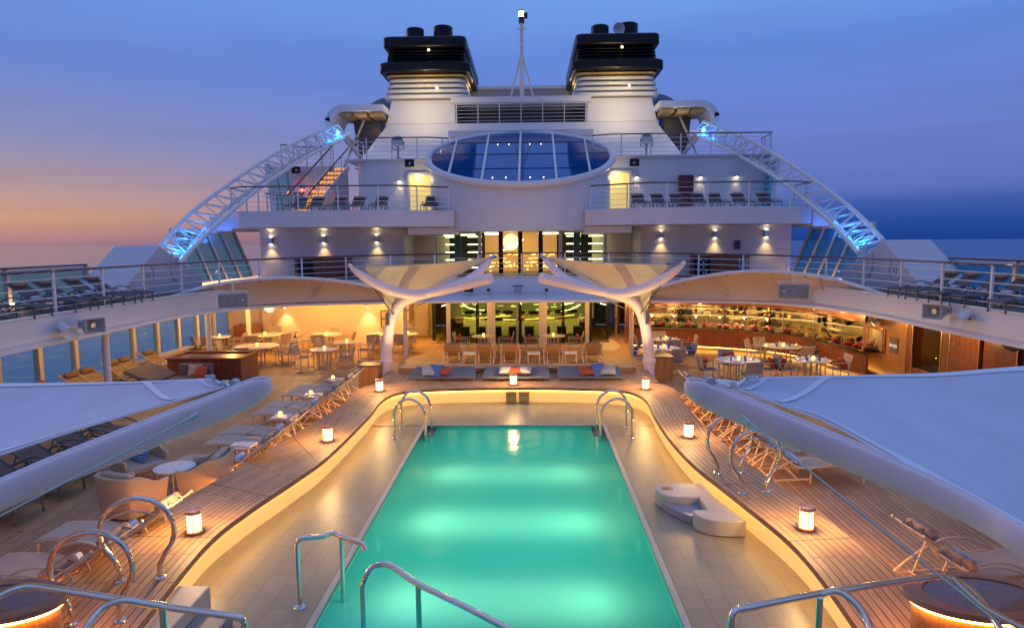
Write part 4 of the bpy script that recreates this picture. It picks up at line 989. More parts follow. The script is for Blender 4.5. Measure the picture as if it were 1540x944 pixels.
# mast
ms = thing('signal_mast', 'slim white mast with a lit lamp on top between the funnels', 'mast', (0.05, 42, 13.4))
b = MB(); b.tube([(0.05, 42, 13.4), (0.05, 42, 17.9)], [0.13, 0.1], 10); b.build('pole', M['whitem'], ms)
for dx in (-0.75, 0.75):
    b = MB(); b.tube([(0.05 + dx, 42.2, 13.4), (0.05, 42, 16.2)], 0.06, 8); b.build('strut', M['whitem'], ms)
b = MB()
for k in range(12): b.bb(-0.12, 0.22, 41.88, 41.9, 13.7 + 0.35 * k, 13.73 + 0.35 * k)
b.pieces('rung', M['whitem'], ms)
b = MB(); b.tube([Vector((0.05 + 0.3 * math.cos(2 * PI * k / 16), 42 + 0.3 * math.sin(2 * PI * k / 16), 17.6)) for k in range(16)], 0.03, 6, closed=True); b.build('top_hoop', M['whitem'], ms)
b = MB(); b.cyl((0.05, 42, 17.9), 0.18, 0.35, 12); b.cyl((0.05, 42, 18.6), 0.2, 0.06, 12); b.pieces('lamp_cage', M['dark'], ms)
b = MB(); b.cyl((0.05, 42, 18.26), 0.15, 0.32, 12); b.build('lamp_lens', M['bulb'], ms)
b = MB(); b.bb(0.17, 0.42, 41.9, 42.1, 18.2, 18.5); b.build('bracket', M['dark'], ms)

# ---- side wings: bent ducts reaching out to the trusses
def bent(prof, y0, y1, t_, name, m, parent):
    pr = smooth([(x, 0, z) for x, z in prof], 5); inn = []
    for i, p in enumerate(pr):
        d = pr[min(i + 1, len(pr) - 1)] - pr[max(i - 1, 0)]; d.normalize(); inn.append(p + Vector((-d.z, 0, d.x)) * t_)
    poly = [(p.x, y0, p.z) for p in pr] + [(p.x, y0, p.z) for p in inn[::-1]]
    b_ = MB()
    nn = len(pr)
    for i in range(nn - 1):
        q = [poly[i], poly[i + 1], poly[2 * nn - 2 - i], poly[2 * nn - 1 - i]]; b_.extr(q, (0, y1 - y0, 0))
    b_.build(name, m, parent)
for s in (-1, 1):
    wg = thing('side_wing', 'curved white wing joining the %s funnel to the lattice arch' % ('left' if s < 0 else 'right'), 'wing', (s * 9.5, 41, 10), 'wings beside the funnels')
    bent([(s * 8.0, 12.75), (s * 9.4, 12.75), (s * 10.6, 12.72), (s * 11.2, 12.4), (s * 11.45, 11.9)], 39.6, 42.6, -0.34 * s, 'roof_shell', M['white'], wg)
    bent([(s * 11.5, 12.0), (s * 11.35, 11.5), (s * 10.9, 11.0), (s * 10.4, 10.7)], 39.6, 42.6, -0.3 * s, 'side_shell', M['white'], wg)
    b = MB()
    for k in range(3): b.extr([(s * (8.2 + 0.9 * k), 39.9 + 0.0, 12.35), (s * (8.9 + 0.9 * k), 39.9, 12.35), (s * (8.9 + 0.9 * k), 39.9, 12.15), (s * (8.2 + 0.9 * k), 39.9, 12.15)], (0, 2.4, 0))
    b.pieces('underside_panel', M['goldwall'], wg)
    bent([(s * 8.2, 14.5), (s * 9.4, 14.45), (s * 10.3, 14.0), (s * 10.6, 13.4)], 46, 49, -0.35 * s, 'rear_arch', M['grey'], wg)
    b = MB(); b.extr([(s * 10.3, 41.5, 12.3), (s * 8.6, 41.5, 12.3), (s * 8.8, 41.5, 9.0), (s * 9.9, 41.5, 9.0)], (0, 1.5, 0)); b.build('duct', M['dark'], wg)
    b = MB(); b.beam((s * 10.5, 39.6, 11.0), (s * 8.9, 41.2, 8.9), 0.12, 0.2); b.beam((s * 10.5, 39.6, 9.0), (s * 9.5, 41.0, 12.1), 0.1, 0.1); b.pieces('brace', M['grey'], wg)
    lamp('POINT', (s * 9.2, 39.8, 11.7), 14, (1, 0.65, 0.22), 0.1)

# ---- lattice arches
def truss(s, top, bot):
    tr = thing('lattice_arch', 'white tubular lattice arch with blue lights curving up the %s side' % ('left' if s < 0 else 'right'), 'lattice arch', (s * 12.8, 26, 3), 'lattice arches either side')
    nn = len(top); Ys = [23.6 + (38.5 - 23.6) * (k / (nn - 1)) for k in range(nn)]
    A = smooth([at(px, py, Y=y) for (px, py), y in zip(top, Ys)], 6)
    Bc = smooth([at(px, py, Y=y) for (px, py), y in zip(bot, Ys)], 6)
    Cc = [p + Vector((-s * 0.35, 1.1, -0.3)) for p in A]
    m_ = len(A); K = 20
    def P_(c, f): i = f * (len(c) - 1); k = int(min(i, len(c) - 2)); return c[k].lerp(c[k + 1], i - k)
    for c in (A, Bc, Cc):
        b_ = MB(); b_.tube(c, 0.085, 8); b_.build('chord', M['whitem'], tr)
    for k in range(K):
        f0, f1, f2 = k / K, (k + 0.5) / K, (k + 1) / K
        for U_, W_ in ((A, Bc), (Cc, Bc), (A, Cc)):
            blue = k < 3 or k > K - 3
            b_ = MB(); b_.tube([P_(U_, f0), P_(W_, f1), P_(U_, f2)], 0.03, 6); b_.build('lattice_web', M['whitem'], tr)
    for f, pw in ((0.04, 34), (0.13, 20), (0.22, 8), (0.96, 30), (0.9, 12)):
        q = (P_(A, f) + P_(Bc, f) + P_(Cc, f)) / 3; lamp('POINT', q, pw, (0.02, 0.28, 1.0), 0.12)
    q = (P_(A, 0.97) + P_(Bc, 0.97)) / 2; b_ = MB(); b_.ball(q, 0.12, 8, 5); b_.build('blue_lamp', M['ledblue'], tr)
truss(-1, [(236, 376), (290, 318), (370, 259), (440, 217), (508, 188)], [(268, 396), (328, 336), (400, 276), (462, 236), (516, 209)])
truss(1, [(1328, 361), (1275, 309), (1196, 252), (1128, 212), (1058, 183)], [(1292, 381), (1240, 326), (1168, 268), (1106, 232), (1050, 205)])
# housings at the arch feet
for s in (-1, 1):
    hs = thing('arch_housing', 'big white wedge shaped housing at the foot of the %s arch' % ('left' if s < 0 else 'right'), 'housing', (s * 13, 21.5, 3.1), 'wedge housings on the upper deck')
    z0 = zd(13)
    prof = [(25.6, z0), (25.6, z0 + 0.5), (22.7, 4.7), (20.9, z0 + 0.6), (20.3, z0 + 0.12), (20.3, z0)]
    b = MB(); b.extr([(s * 12.3, y, z) for y, z in prof], (s * 1.55, 0, 0)); b.build('housing_body', mat('housing_shade_paint%d' % s, (0.52, 0.53, 0.6), 0.45, var=0.03), hs, bevel=0.04)  # white housing tinted grey-lavender, its blue shade put into the colour
    c = V(s * 12.285, 23.9, 3.95)
    b = MB(); b.tube([c + V(0, -0.6 * math.cos(a_), 0.6 * math.sin(a_)) for a_ in [-1.2 + 2.4 * k / 14 for k in range(15)]], 0.014, 5); b.build('emblem_arc', M['grey'], hs)
    c = V(s * 12.285, 21.9, 3.72)
    for a in (0, 1):
        b = MB(); b.tube([c + V(0, -0.34 * math.cos(w_), 0.34 * math.sin(w_)) for w_ in [-1.0 + 2 * k / 10 + a * PI for k in range(11)]], 0.012, 5); b.build('emblem_arc', M['grey'], hs)
        b = MB(); b.bb(s * 12.28, s * 12.3, c.y - 0.09 + 0.14 * a, c.y - 0.05 + 0.14 * a, 3.6, 3.84); b.build('emblem_bar', M['grey'], hs)
# slanting windscreens behind the arches
for s in (-1, 1):
    for lv, (z0, z1, ys, xb, xt) in enumerate(((3.1, 5.3, (25.8, 27.2, 28.6, 30.0, 31.4), 12.7, 13.7), (6.15, 8.6, (33.0, 34.5, 36), 12.2, 12.6))):
        ws = thing('windscreen', 'slanting glass windscreen on the %s behind the arch, %s level' % ('left' if s < 0 else 'right', ('lower', 'middle', 'top')[lv]), 'windscreen', (s * xb, ys[0], z0))
        for y0, y1 in zip(ys, ys[1:]):
            b = MB(); b.extr([(s * xb, y0 + 0.05, z0 + 0.1), (s * xb, y1 - 0.05, z0 + 0.1), (s * xt, y1 - 0.05 + 0.3, z1), (s * xt, y0 + 0.05 + 0.3, z1)], (0.012, 0, 0)); b.build('glass_panel', M['glasswind'], ws)
        for y in ys:
            b = MB(); b.beam((s * xb, y, z0), (s * xt, y + 0.3, z1), 0.12, 0.14); b.build('frame_post', M['tan' if lv == 0 else 'white'], ws)
        b = MB(); b.beam((s * xt, ys[0] + 0.3, z1), (s * xt, ys[-1] + 0.3, z1), 0.12, 0.16); b.build('top_beam', M['white'], ws)
        if lv == 0:
            b = MB(); b.bb(s * 12.35, s * 12.6, ys[0], ys[-1], 3.08, 3.2); b.build('foot_light', M['ledwarm2'], ws)
            lamp('AREA', (s * 12.2, 28.6, 3.3), 7, (1, 0.5, 0.14), 1, target=(s * 13.6, 28.6, 4.2), sx=(4, 0.2))
    b = MB(); b.bb(s * 12.9, s * 13.9, 29.8, 33, 5.32, 5.95)
    T(b.build('blue_lit_beam', M['white']), 'beam end lit blue under the %s balcony' % ('left' if s < 0 else 'right'), 'beam')
    lamp('POINT', (s * 13.3, 29.2, 5.2), 18, (0.02, 0.2, 1), 0.15)

# ---- sconces and downlights
b = MB(); b.bb(-0.09, 0.09, -0.16, 0.0, -0.16, 0.16)
sc0 = thing('wall_sconce', 'x', 'wall lamp', (0, 0, 0), 'up and down lamps on the deckhouse wall')
b.build('shade', M['brushed'], sc0)
b = MB(); b.bb(-0.06, 0.06, -0.13, -0.03, 0.161, 0.168); b.bb(-0.06, 0.06, -0.13, -0.03, -0.168, -0.161); b.pieces('lens', M['bulb'], sc0)
ps = Proto(sc0)
for (px, py, lb) in ((408, 362, 'left wall sconce farthest to the left'), (487, 360, 'left wall sconce in the middle of its three'), (567, 359, 'left wall sconce nearest the glass doors'),
                     (994, 353, 'right wall sconce nearest the glass doors'), (1075, 352, 'right wall sconce in the middle of its three'), (1152, 351, 'right wall sconce farthest to the right')):
    p = at(px, py, Y=31.38); ps.put(p, label='square steel ' + lb)
    for dz in (-1, 1): lamp('SPOT', p + V(0, -0.2, dz * 0.2), 42, (1, 0.62, 0.2), 0.03, target=p + V(0, 0.02, dz * 1.5), spot=82, blend=1.0)
sd0 = thing('bulkhead_light', 'x', 'wall lamp', (0, 0, 0), 'round lamps under the roof edge of the upper wall')
b = MB(); b.lathe([(0.0, 0.12), (0.09, 0.1), (0.13, 0), (0, 0)], (0, -0.12, 0), 12); b.build('hood', M['grey'], sd0)
b = MB(); b.ball((0, -0.12, -0.02), 0.06, 8, 5); b.build('bulb', M['bulb'], sd0)
ps = Proto(sd0)
for px, py, lb in ((601, 273, 'on the left balcony wall beside the lit doorway'), (957, 267, 'on the right wall just right of the lit doorway'), (1053, 267, 'on the right wall above the red box'), (1107, 266, 'on the right wall farthest to the right')):
    p = at(px, py, Y=34.48); ps.put(p, label='small hooded lamp ' + lb); lamp('SPOT', p + V(0, -0.15, -0.05), 45, (1, 0.68, 0.28), 0.03, target=p + V(0, 0.1, -1.5), spot=75, blend=0.8)
p = at(455, 285, Y=36.95); r = thing('red_warning_light', 'small lamp glowing red above the dark cabinet on the left', 'warning light', p)
b = MB(); b.bb(p.x - 0.08, p.x + 0.08, 36.85, 36.95, p.z, p.z + 0.12); b.build('housing', M['dark'], r)
b = MB(); b.ball(p + V(0, -0.08, -0.03), 0.07, 8, 5); b.build('bulb', M['redlamp'], r); lamp('POINT', p + V(0, -0.2, -0.05), 8, (1, 0.1, 0.03), 0.05)
p = at(455, 303, Y=36.9); b = MB(); b.bb(p.x - 0.45, p.x + 0.45, 36.75, 36.98, 6.2, 7.55); T(b.build('locker', M['cherry']), 'dark red locker under the red lamp on the left balcony', 'locker')
p = at(1031, 286, Y=34.4); b = MB(); b.bb(p.x - 0.35, p.x + 0.35, 34.2, 34.48, 6.5, 8.0); T(b.build('locker', mat('locker_red', (0.16, 0.02, 0.03), 0.4)), 'dark red locker on the right balcony wall', 'locker')
for s, (px, py) in ((-1, (599, 240)), (1, (972, 234))):
    p = at(px, py, Y=34.7); p.z = 9.03; r = thing('searchlight', 'grey searchlight on a stand on the roof %s of the skylight' % ('left' if s < 0 else 'right'), 'searchlight', p, 'roof searchlights')
    b = MB(); b.cyl(p, 0.05, 0.55, 8); b.cyl(p, 0.14, 0.05, 10); b.build('stand', M['grey'], r)
    b = MB(); b.tube([p + V(-0.3, 0, 0.85), p + V(-0.3, 0, 0.5), p + V(0, 0, 0.42), p + V(0.3, 0, 0.5), p + V(0.3, 0, 0.85)], 0.03, 6); b.build('yoke', M['grey'], r)
    b = MB(); b.lathe([(0, -0.3), (0.16, -0.28), (0.27, -0.1), (0.29, 0.15), (0.25, 0.15), (0.0, 0.08)], (0, 0, 0), 18); m3 = Matrix.Rotation(R(75), 4, 'X'); b.v = [m3 @ q + p + V(0, 0, 0.82) for q in b.v]; b.build('lamp_drum', M['brushed'], r)
    lamp('AREA', (s * 6.8, 36.2, 9.3), 30, (1, 0.72, 0.32), 0.5, target=(s * 6.3, 40, 10.6), sx=(3, 0.3))

# ---- loudspeakers, cameras, floodlights
def tform(b, M4): b.v = [M4 @ p for p in b.v]; return b
def horn_proto():
    r = thing('horn_speaker', 'x', 'loudspeaker', (0, 0, 0))
    b = MB(); y0, y1 = 0.0, -0.42
    a = [(-0.1, y0, -0.08), (0.1, y0, -0.08), (0.1, y0, 0.08), (-0.1, y0, 0.08)]; c = [(-0.22, y1, -0.17), (0.22, y1, -0.17), (0.22, y1, 0.17), (-0.22, y1, 0.17)]; d = [(x * 0.88, y, z * 0.88) for x, y, z in c]; e = [(x * 0.4, y1 + 0.15, z * 0.4) for x, y, z in c]
    b.add(a + c + d + e, [(0, 1, 2, 3)] + [(i, 4 + i, 4 + (i + 1) % 4, (i + 1) % 4) for i in range(4)] + [(4 + i, 8 + i, 8 + (i + 1) % 4, 4 + (i + 1) % 4) for i in range(4)] + [(8 + i, 12 + i, 12 + (i + 1) % 4, 8 + (i + 1) % 4) for i in range(4)] + [(12, 13, 14, 15)])
    o = b.build('horn', None or HM[0], r)
    b = MB(); disc(b, V(0, -0.3, 0), 0.06, -0.03, 0.03, 16); b.build('driver', M['brushed'], r)
    b = MB(); b.beam((0, 0.0, 0), (0, 0.22, 0.0), 0.05, 0.05); b.box((0, 0.2, 0), (0.14, 0.03, 0.18)); b.build('bracket', M['grey'], r)
    return r
HM = [M['dark']]; hb = Proto(horn_proto()); HM = [M['grey']]; hg = Proto(horn_proto())
for px, py, Y, rz, sc_, pr, lb in ((397, 444, 25.9, 25, 0.8, hb, 'black horn speaker above the wall clock'), (706, 433, 28.6, 0, 0.8, hb, 'black horn speaker left of centre under the deck edge'), (1162, 435, 25.6, -20, 0.75, hb, 'black horn speaker left of the hanging box above the buffet'),
                           (618, 247, 34.3, 0, 1.0, hb, 'black horn speaker on the left upper wall by the skylight'), (952, 246, 34.3, 0, 1.0, hb, 'black horn speaker on the right upper wall by the skylight'), (449, 257, 36.8, 0, 1.0, hb, 'black horn speaker high on the far left wall above the red lamp')):
    pr.put(at(px, py, Y=Y), R(rz), label=lb, group='black horn speakers', scale=sc_ * 1.1)
hg.put(at(129, 488, X=-10.75), R(60), label='grey horn speaker on the left fascia beside a floodlight', scale=1.1)
hg.put(at(1418, 467, X=10.85), R(-62), label='grey horn speaker on the right fascia beside a floodlight', scale=1.1)
for s, px, py in ((-1, 99, 496), (1, 1446, 478)):
    p = at(px, py, X=s * 10.75); r = thing('floodlight', 'white cylindrical floodlight on the %s fascia' % ('left' if s < 0 else 'right'), 'floodlight', p, 'fascia floodlights')
    m4 = Matrix.Translation(p) @ Matrix.Rotation(R(-s * 60), 4, 'Z') @ Matrix.Rotation(R(20), 4, 'X')
    b = MB(); b.lathe([(0, 0.28), (0.1, 0.26), (0.12, -0.1), (0.16, -0.22), (0.13, -0.2), (0, -0.16)], (0, 0, 0), 16); tform(b, m4 @ Matrix.Rotation(R(-90), 4, 'X')); b.build('lamp_barrel', M['whitem'], r)
    b = MB(); b.tube([p, p + V(s * 0.1, 0.18, -0.02), p + V(s * 0.28, 0.25, 0.0)], 0.035, 8); b.ball(p + V(s * 0.27, 0.24, 0), 0.09, 10, 6); b.build('bracket', M['dark'], r)
for px, lb in ((735, 'white round camera left of centre under the deck edge'), (822, 'white round camera right of centre under the deck edge')):
    p = at(px, 435, Y=28.4); r = thing('dome_camera', lb, 'camera', p, 'dome cameras on the fascia')
    b = MB(); b.lathe([(0, -0.14), (0.12, -0.1), (0.15, 0.0), (0.15, 0.12), (0, 0.14)], (0, 0, 0), 16); tform(b, Matrix.Translation(p) @ Matrix.Rotation(R(110), 4, 'X')); b.build('housing', M['white'], r)
    b = MB(); b.ball(p + V(0, -0.12, -0.01), 0.085, 10, 6); b.build('lens', M['dark'], r)
p = at(779, 436, Y=28.4); r = thing('box_speaker', 'small white box speaker at the centre of the deck edge', 'loudspeaker', p)
b = MB(); b.box(p, (0.34, 0.2, 0.24)); b.build('cabinet', M['grey'], r, bevel=0.015); b = MB(); b.box(p + V(0, 0.05, 0.17), (0.48, 0.06, 0.05)); b.build('bracket', M['dark'], r)
for s, (px, py), rz in ((-1, (351, 452), 18), (1, (1193, 438), -14)):
    p = at(px, py, Y=21.6); r = thing('hanging_speaker', 'large grey box speaker hanging in front of the %s visor' % ('left' if s < 0 else 'right'), 'loudspeaker', p, 'hanging box speakers')
    m3 = Matrix.Rotation(R(rz), 3, 'Z')
    b = MB(); b.box(p, (0.88, 0.35, 0.42), M=m3); b.build('cabinet', mat('speaker_grille', (0.27, 0.27, 0.31), 0.6, bump=0.5, bscale=200), r, bevel=0.02)
    b = MB(); b.tube([p + m3 @ V(-0.5, 0, 0.3), p + m3 @ V(0.5, 0, 0.3)], 0.025, 6); b.tube([p + V(0, 0, 0.3), p + V(0, 0, 0.62)], 0.03, 6)
    for x in (-0.42, 0.42): b.tube([p + m3 @ V(x, 0, 0.3), p + m3 @ V(x, 0, 0.15)], 0.02, 6)
    b.build('hanger', M['whitem'], r)
    b = MB()
    for i in range(3):
        for j in range(2): b.box(p + m3 @ V(-0.25 + 0.22 * i, -0.18, -0.08 + 0.16 * j), (0.02, 0.012, 0.02), M=m3)
    b.box(p + m3 @ V(-s * 0.3, -0.182, 0.02), (0.09, 0.012, 0.05), M=m3); b.build('badge', M['white'], r)
p = at(1109, 368, Y=31.3); b = MB(); b.box(p, (0.22, 0.2, 0.4)); T(b.build('wall_speaker', M['dark'], bevel=0.02), 'small dark speaker on the right wall below the sconces', 'loudspeaker')
p = at(377, 338, Y=29.1); r = thing('dome_camera', 'white dome camera hanging under the left end of the balcony', 'camera', p)
b = MB(); b.ball(p, 0.14, 12, 8); b.build('housing', M['whitem'], r); b = MB(); b.tube([p, p + V(0.15, 0.1, 0.14), p + V(0.3, 0.15, 0.14)], 0.04, 6); b.build('arm', M['whitem'], r)
ORD = ['first', 'second', 'third', 'fourth', 'fifth', 'sixth', 'seventh', 'eighth', 'ninth', 'tenth', 'eleventh', 'twelfth']
# ================================================================== FURNITURE PROTOTYPES
def make_lounger(fab, frm, pil, name='sun_lounger'):
    r = thing(name, 'x', 'sun lounger', (0, 0, 0)); w_ = 0.33
    def strip(prof, th=0.025, nm='seat', m=None, ww=w_ - 0.03):
        rows = [[Vector((x, -ww + 2 * ww * j / 6, z - 0.012 * math.sin(PI * j / 6))) for j in range(7)] for x, z in prof]
        b = MB(); b.sheet(rows, thick=th); return b.build(nm, m or fab, r)
    strip([(-1.07, 0.30), (-1.03, 0.35), (-0.8, 0.375), (-0.5, 0.37), (-0.2, 0.345), (0.1, 0.335), (0.27, 0.345)], nm='seat')
    strip([(0.28, 0.35), (0.45, 0.46), (0.65, 0.61), (0.85, 0.76), (1.02, 0.89)], nm='backrest')
    b = MB()
    for y0, y1 in ((-0.27, 0.27),):
        b.tube([(0.86, y, 0.84 + 0.012 * math.sin(y * 40)) for y in [y0 + (y1 - y0) * k / 8 for k in range(9)]], [0.05] + [0.085] * 7 + [0.05], 10)
    h = b.build('headrest', pil, r)
    b = MB(); b.tube([(0.90, -0.12, 0.9), (1.03, -0.12, 0.88), (1.0, -0.12, 0.82)], 0.014, 5); b.tube([(0.90, 0.12, 0.9), (1.03, 0.12, 0.88), (1.0, 0.12, 0.82)], 0.014, 5); b.pieces('strap', pil, h)
    for s in (-1, 1):
        y = s * w_
        b = MB(); b.tube(smooth([(-1.08, y, 0.32), (-0.8, y, 0.35), (-0.4, y, 0.35), (0.0, y, 0.32), (0.26, y, 0.33)], 3) + [V(0.3, y, 0.36), V(1.05, y, 0.9)], 0.021, 6); b.build('side_rail', frm, r)
        b = MB(); b.tube(smooth([(-0.45, y * 1.05, 0.35), (-0.2, y * 1.1, 0.47), (0.08, y * 1.13, 0.53), (0.4, y * 1.12, 0.46), (0.75, y * 1.08, 0.25), (1.02, y * 1.05, 0.03)], 4), 0.022, 6, flat=0.8); b.build('arm', frm, r)
        b = MB(); b.tube([(-1.0, y, 0.33), (-1.02, y, 0.0)], 0.02, 6); b.build('leg', frm, r)
        b = MB(); b.tube([(0.0, y, 0.1), (1.0, y, 0.05)], 0.02, 6); b.tube([(0.0, y, 0.33), (0.0, y, 0.0)], 0.018, 6); b.pieces('runner', frm, r)
        b = MB(); b.tube([(0.25, y * 0.7, 0.1), (0.62, y * 0.7, 0.56)], 0.014, 5); b.tube([(0.62, y * 0.7, 0.56), (0.78, y * 0.7, 0.1)], 0.014, 5); b.pieces('strut', frm, r)
    b = MB()
    for x, z in ((-1.06, 0.32), (0.25, 0.1), (0.78, 0.1), (0.55, 0.53), (0.8, 0.7), (1.0, 0.05)): b.tube([(x, -w_, z), (x, w_, z)], 0.014, 5)
    b.pieces('cross_bar', frm, r)
    return r
LG = Proto(make_lounger(M['sling'], M['frame'], M['pillowbrown']))
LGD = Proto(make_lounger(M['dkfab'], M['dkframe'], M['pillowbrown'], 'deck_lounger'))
orange_fab = mat('orange_sling', (0.42, 0.21, 0.07), 0.8, var=0.08, bump=0.2, bscale=160)
LGO = Proto(make_lounger(mat('tan_sling', (0.34, 0.24, 0.15), 0.8, var=0.08, bump=0.2, bscale=160), M['frame'], mat('tan_headrest', (0.26, 0.16, 0.09), 0.85, bump=0.3, bscale=90)))
TW0 = thing('rolled_towel', 'x', 'towel', (0, 0, 0))
b = MB(); b.tube([(0, -0.2, 0.07), (0, -0.15, 0.072), (0, 0.15, 0.072), (0, 0.2, 0.07)], [0.062, 0.07, 0.07, 0.062], 14); b.build('roll', M['towel'], TW0)
b = MB()
for k in range(3): b.tube([Vector((0.02 + (0.045 - 0.012 * k) * math.cos(a), -0.203, 0.072 + (0.045 - 0.012 * k) * math.sin(a))) for a in [2 * PI * q / 10 for q in range(10)]], 0.005, 4, closed=True)
b.pieces('fold', M['china'], TW0)
TW = Proto(TW0)
CN0 = thing('candle_holder', 'x', 'candle', (0, 0, 0))
b = MB(); b.lathe([(0.0, 0), (0.042, 0.0), (0.05, 0.02), (0.052, 0.11), (0.046, 0.11), (0.04, 0.03), (0, 0.03)], (0, 0, 0), 12); b.build('amber_glass', M['amber'], CN0)
b = MB(); b.lathe([(0.0, 0.03), (0.02, 0.04), (0.012, 0.07), (0, 0.09)], (0, 0, 0), 8); b.build('flame', M['flame'], CN0)
CN = Proto(CN0)
ST0 = thing('side_table', 'x', 'side table', (0, 0, 0))
b = MB(); b.box((0, 0, 0.43), (0.5, 0.5, 0.03)); b.build('tabletop', M['tablewhite'], ST0, bevel=0.008)
for x in (-0.22, 0.22):
    for y in (-0.22, 0.22): b = MB(); b.box((x, y, 0.208), (0.03, 0.03, 0.414)); b.build('leg', M['frame'], ST0)
b = MB(); b.box((0, 0.22, 0.4), (0.42, 0.02, 0.03)); b.box((0, -0.22, 0.4), (0.42, 0.02, 0.03)); b.build('apron', M['frame'], ST0)
STB = Proto(ST0)
def make_chair():
    r = thing('dining_chair', 'x', 'chair', (0, 0, 0)); w_ = 0.27
    b = MB(); b.sheet([[Vector((-0.25 + 0.5 * j / 5, y, z - 0.012 * math.sin(PI * j / 5))) for j in range(6)] for y, z in ((-0.25, 0.42), (-0.1, 0.43), (0.1, 0.44), (0.27, 0.445))][::-1], thick=0.02); b.build('seat', M['sofa'], r)
    b = MB(); b.sheet([[Vector((-0.25 + 0.5 * j / 5, y - 0.02 * math.sin(PI * j / 5), z)) for j in range(6)] for y, z in ((-0.26, 0.5), (-0.29, 0.62), (-0.33, 0.76), (-0.36, 0.88))], thick=0.02); b.build('backrest', M['chairfab'], r)
    fr = mat('chair_frame', (0.5, 0.46, 0.42), 0.4) if not bpy.data.materials.get('chair_frame') else bpy.data.materials['chair_frame']
    for s in (-1, 1):
        x = s * w_
        b = MB(); b.tube([(x, 0.27, 0.0), (x, 0.27, 0.66)], 0.017, 6); b.build('front_leg', fr, r)
        b = MB(); b.tube([(x, -0.25, 0.0), (x, -0.24, 0.45), (x, -0.37, 0.9)], 0.017, 6); b.build('rear_leg', fr, r)
        b = MB(); b.box((x, 0.0, 0.66), (0.04, 0.58, 0.025)); b.build('armrest', fr, r)
        b = MB(); b.tube([(x, -0.25, 0.02), (x, 0.27, 0.02)], 0.015, 6); b.tube([(x, -0.25, 0.42), (x, 0.27, 0.44)], 0.015, 6); b.pieces('side_rail', fr, r)
    b = MB(); b.tube([(-w_, 0.27, 0.44), (w_, 0.27, 0.44)], 0.015, 6); b.tube([(-w_, -0.37, 0.89), (w_, -0.37, 0.89)], 0.015, 6); b.pieces('cross_bar', fr, r)
    return r
CH = Proto(make_chair())
def table(x, y, rad, label, group='round dining tables'):
    t_ = thing('round_table', label, 'table', (x, y, 0), group)
    b = MB(); b.lathe([(0, 0.715), (rad * 0.94, 0.715), (rad, 0.73), (rad, 0.74), (rad * 0.99, 0.745), (0, 0.745)], (x, y, 0), 36); b.build('tabletop', M['tablewhite'], t_)
    n_ = 9; lr = min(0.3, rad * 0.45)
    for k in range(n_):
        a = 2 * PI * k / n_; b = MB(); b.tube([(x + lr * math.cos(a), y + lr * math.sin(a), 0.0), (x + lr * math.cos(a), y + lr * math.sin(a), 0.715)], 0.022, 6); b.build('leg', M['frame'], t_)
    b = MB(); b.tube([Vector((x + lr * math.cos(2 * PI * k / 20), y + lr * math.sin(2 * PI * k / 20), 0.03)) for k in range(20)], 0.02, 6, closed=True); b.build('foot_ring', M['frame'], t_)
    return t_
def cushion(x, y, z, rz, tilt, m, label, w_=0.42, group=None, name='cushion', pitch_axis='X'):
    b = MB(); rows_t, n_ = [], 8
    def th(u, v): return 0.075 * (max(0, 1 - abs(u) ** 3) * max(0, 1 - abs(v) ** 3)) ** 0.5 + 0.004
    for sgn in (1, -1):
        rows = [[Vector((u * w_ / 2 * (1 - 0.06 * (1 - v * v)), v * w_ / 2 * (1 - 0.06 * (1 - u * u)), sgn * th(u, v))) for v in [-1 + 2 * j / n_ for j in range(n_ + 1)]] for u in [-1 + 2 * i / n_ for i in range(n_ + 1)]]
        b.sheet(rows if sgn > 0 else [r[::-1] for r in rows])
    m4 = Matrix.Rotation(rz, 4, 'Z') @ Matrix.Rotation(tilt, 4, pitch_axis); b.v = [m4 @ p for p in b.v]
    b.v = [p + Vector((x, y, z)) for p in b.v]
    return T(b.build(name, m, angle=80), label, 'cushion', group)

# ================================================================== LEFT SIDE
rowY = [12.95, 14.35, 15.15, 16.95, 17.7, 19.05, 19.8]
for i, y in enumerate(rowY):
    x = -5.72; LG.put((x, y, 0), R(random.uniform(-2, 2)), 'grey sling lounger, %s from the front in the row along the left bench' % ORD[i], 'loungers along the left bench')
    TW.put((x + 0.22, y, 0.345), R(random.uniform(-6, 6)), 'rolled blue and white towel on the %s lounger of the left bench row' % ORD[i], 'rolled towels on the left row')
for i, y in enumerate((13.7, 16.05, 18.4, 20.55)):
    STB.put((-5.75, y, 0), 0, 'low square side table, %s from the front between the left bench loungers' % ORD[i], 'side tables between the left bench loungers')
    if i: CN.put((-5.8, y, 0.447), 0, 'amber candle glass on the %s side table of the left lounger row' % ORD[i], 'amber candle glasses')
for i, (x, y) in enumerate(((-5.92, 9.6), (-6.05, 8.5), (-6.15, 7.55))):
    LG.put((x, y, 0), R((-3, -4, -3)[i]), ('grey lounger beside the wicker chairs at the lower left', 'grey lounger behind the steel hoops at the lower left', 'grey lounger nearest the wooden tub at the lower left')[i], 'loungers in the near left corner')
    if i < 2: TW.put((x + 0.2, y, 0.345), R(10), ('rolled towel on the lounger beside the wicker chairs', 'rolled towel on the lounger behind the left hoops')[i])
# side tables seen in the gap between the sail and its spar: a second inner row of loungers
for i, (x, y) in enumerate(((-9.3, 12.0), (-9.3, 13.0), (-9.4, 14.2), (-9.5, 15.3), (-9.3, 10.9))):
    LGD.put((x, y, 0), R(180), 'lounger under the left sail, coloured dark for its shade, %s of the row' % ORD[i], 'loungers under the left sail')  # dark lounger set used here to imitate the sail's shade
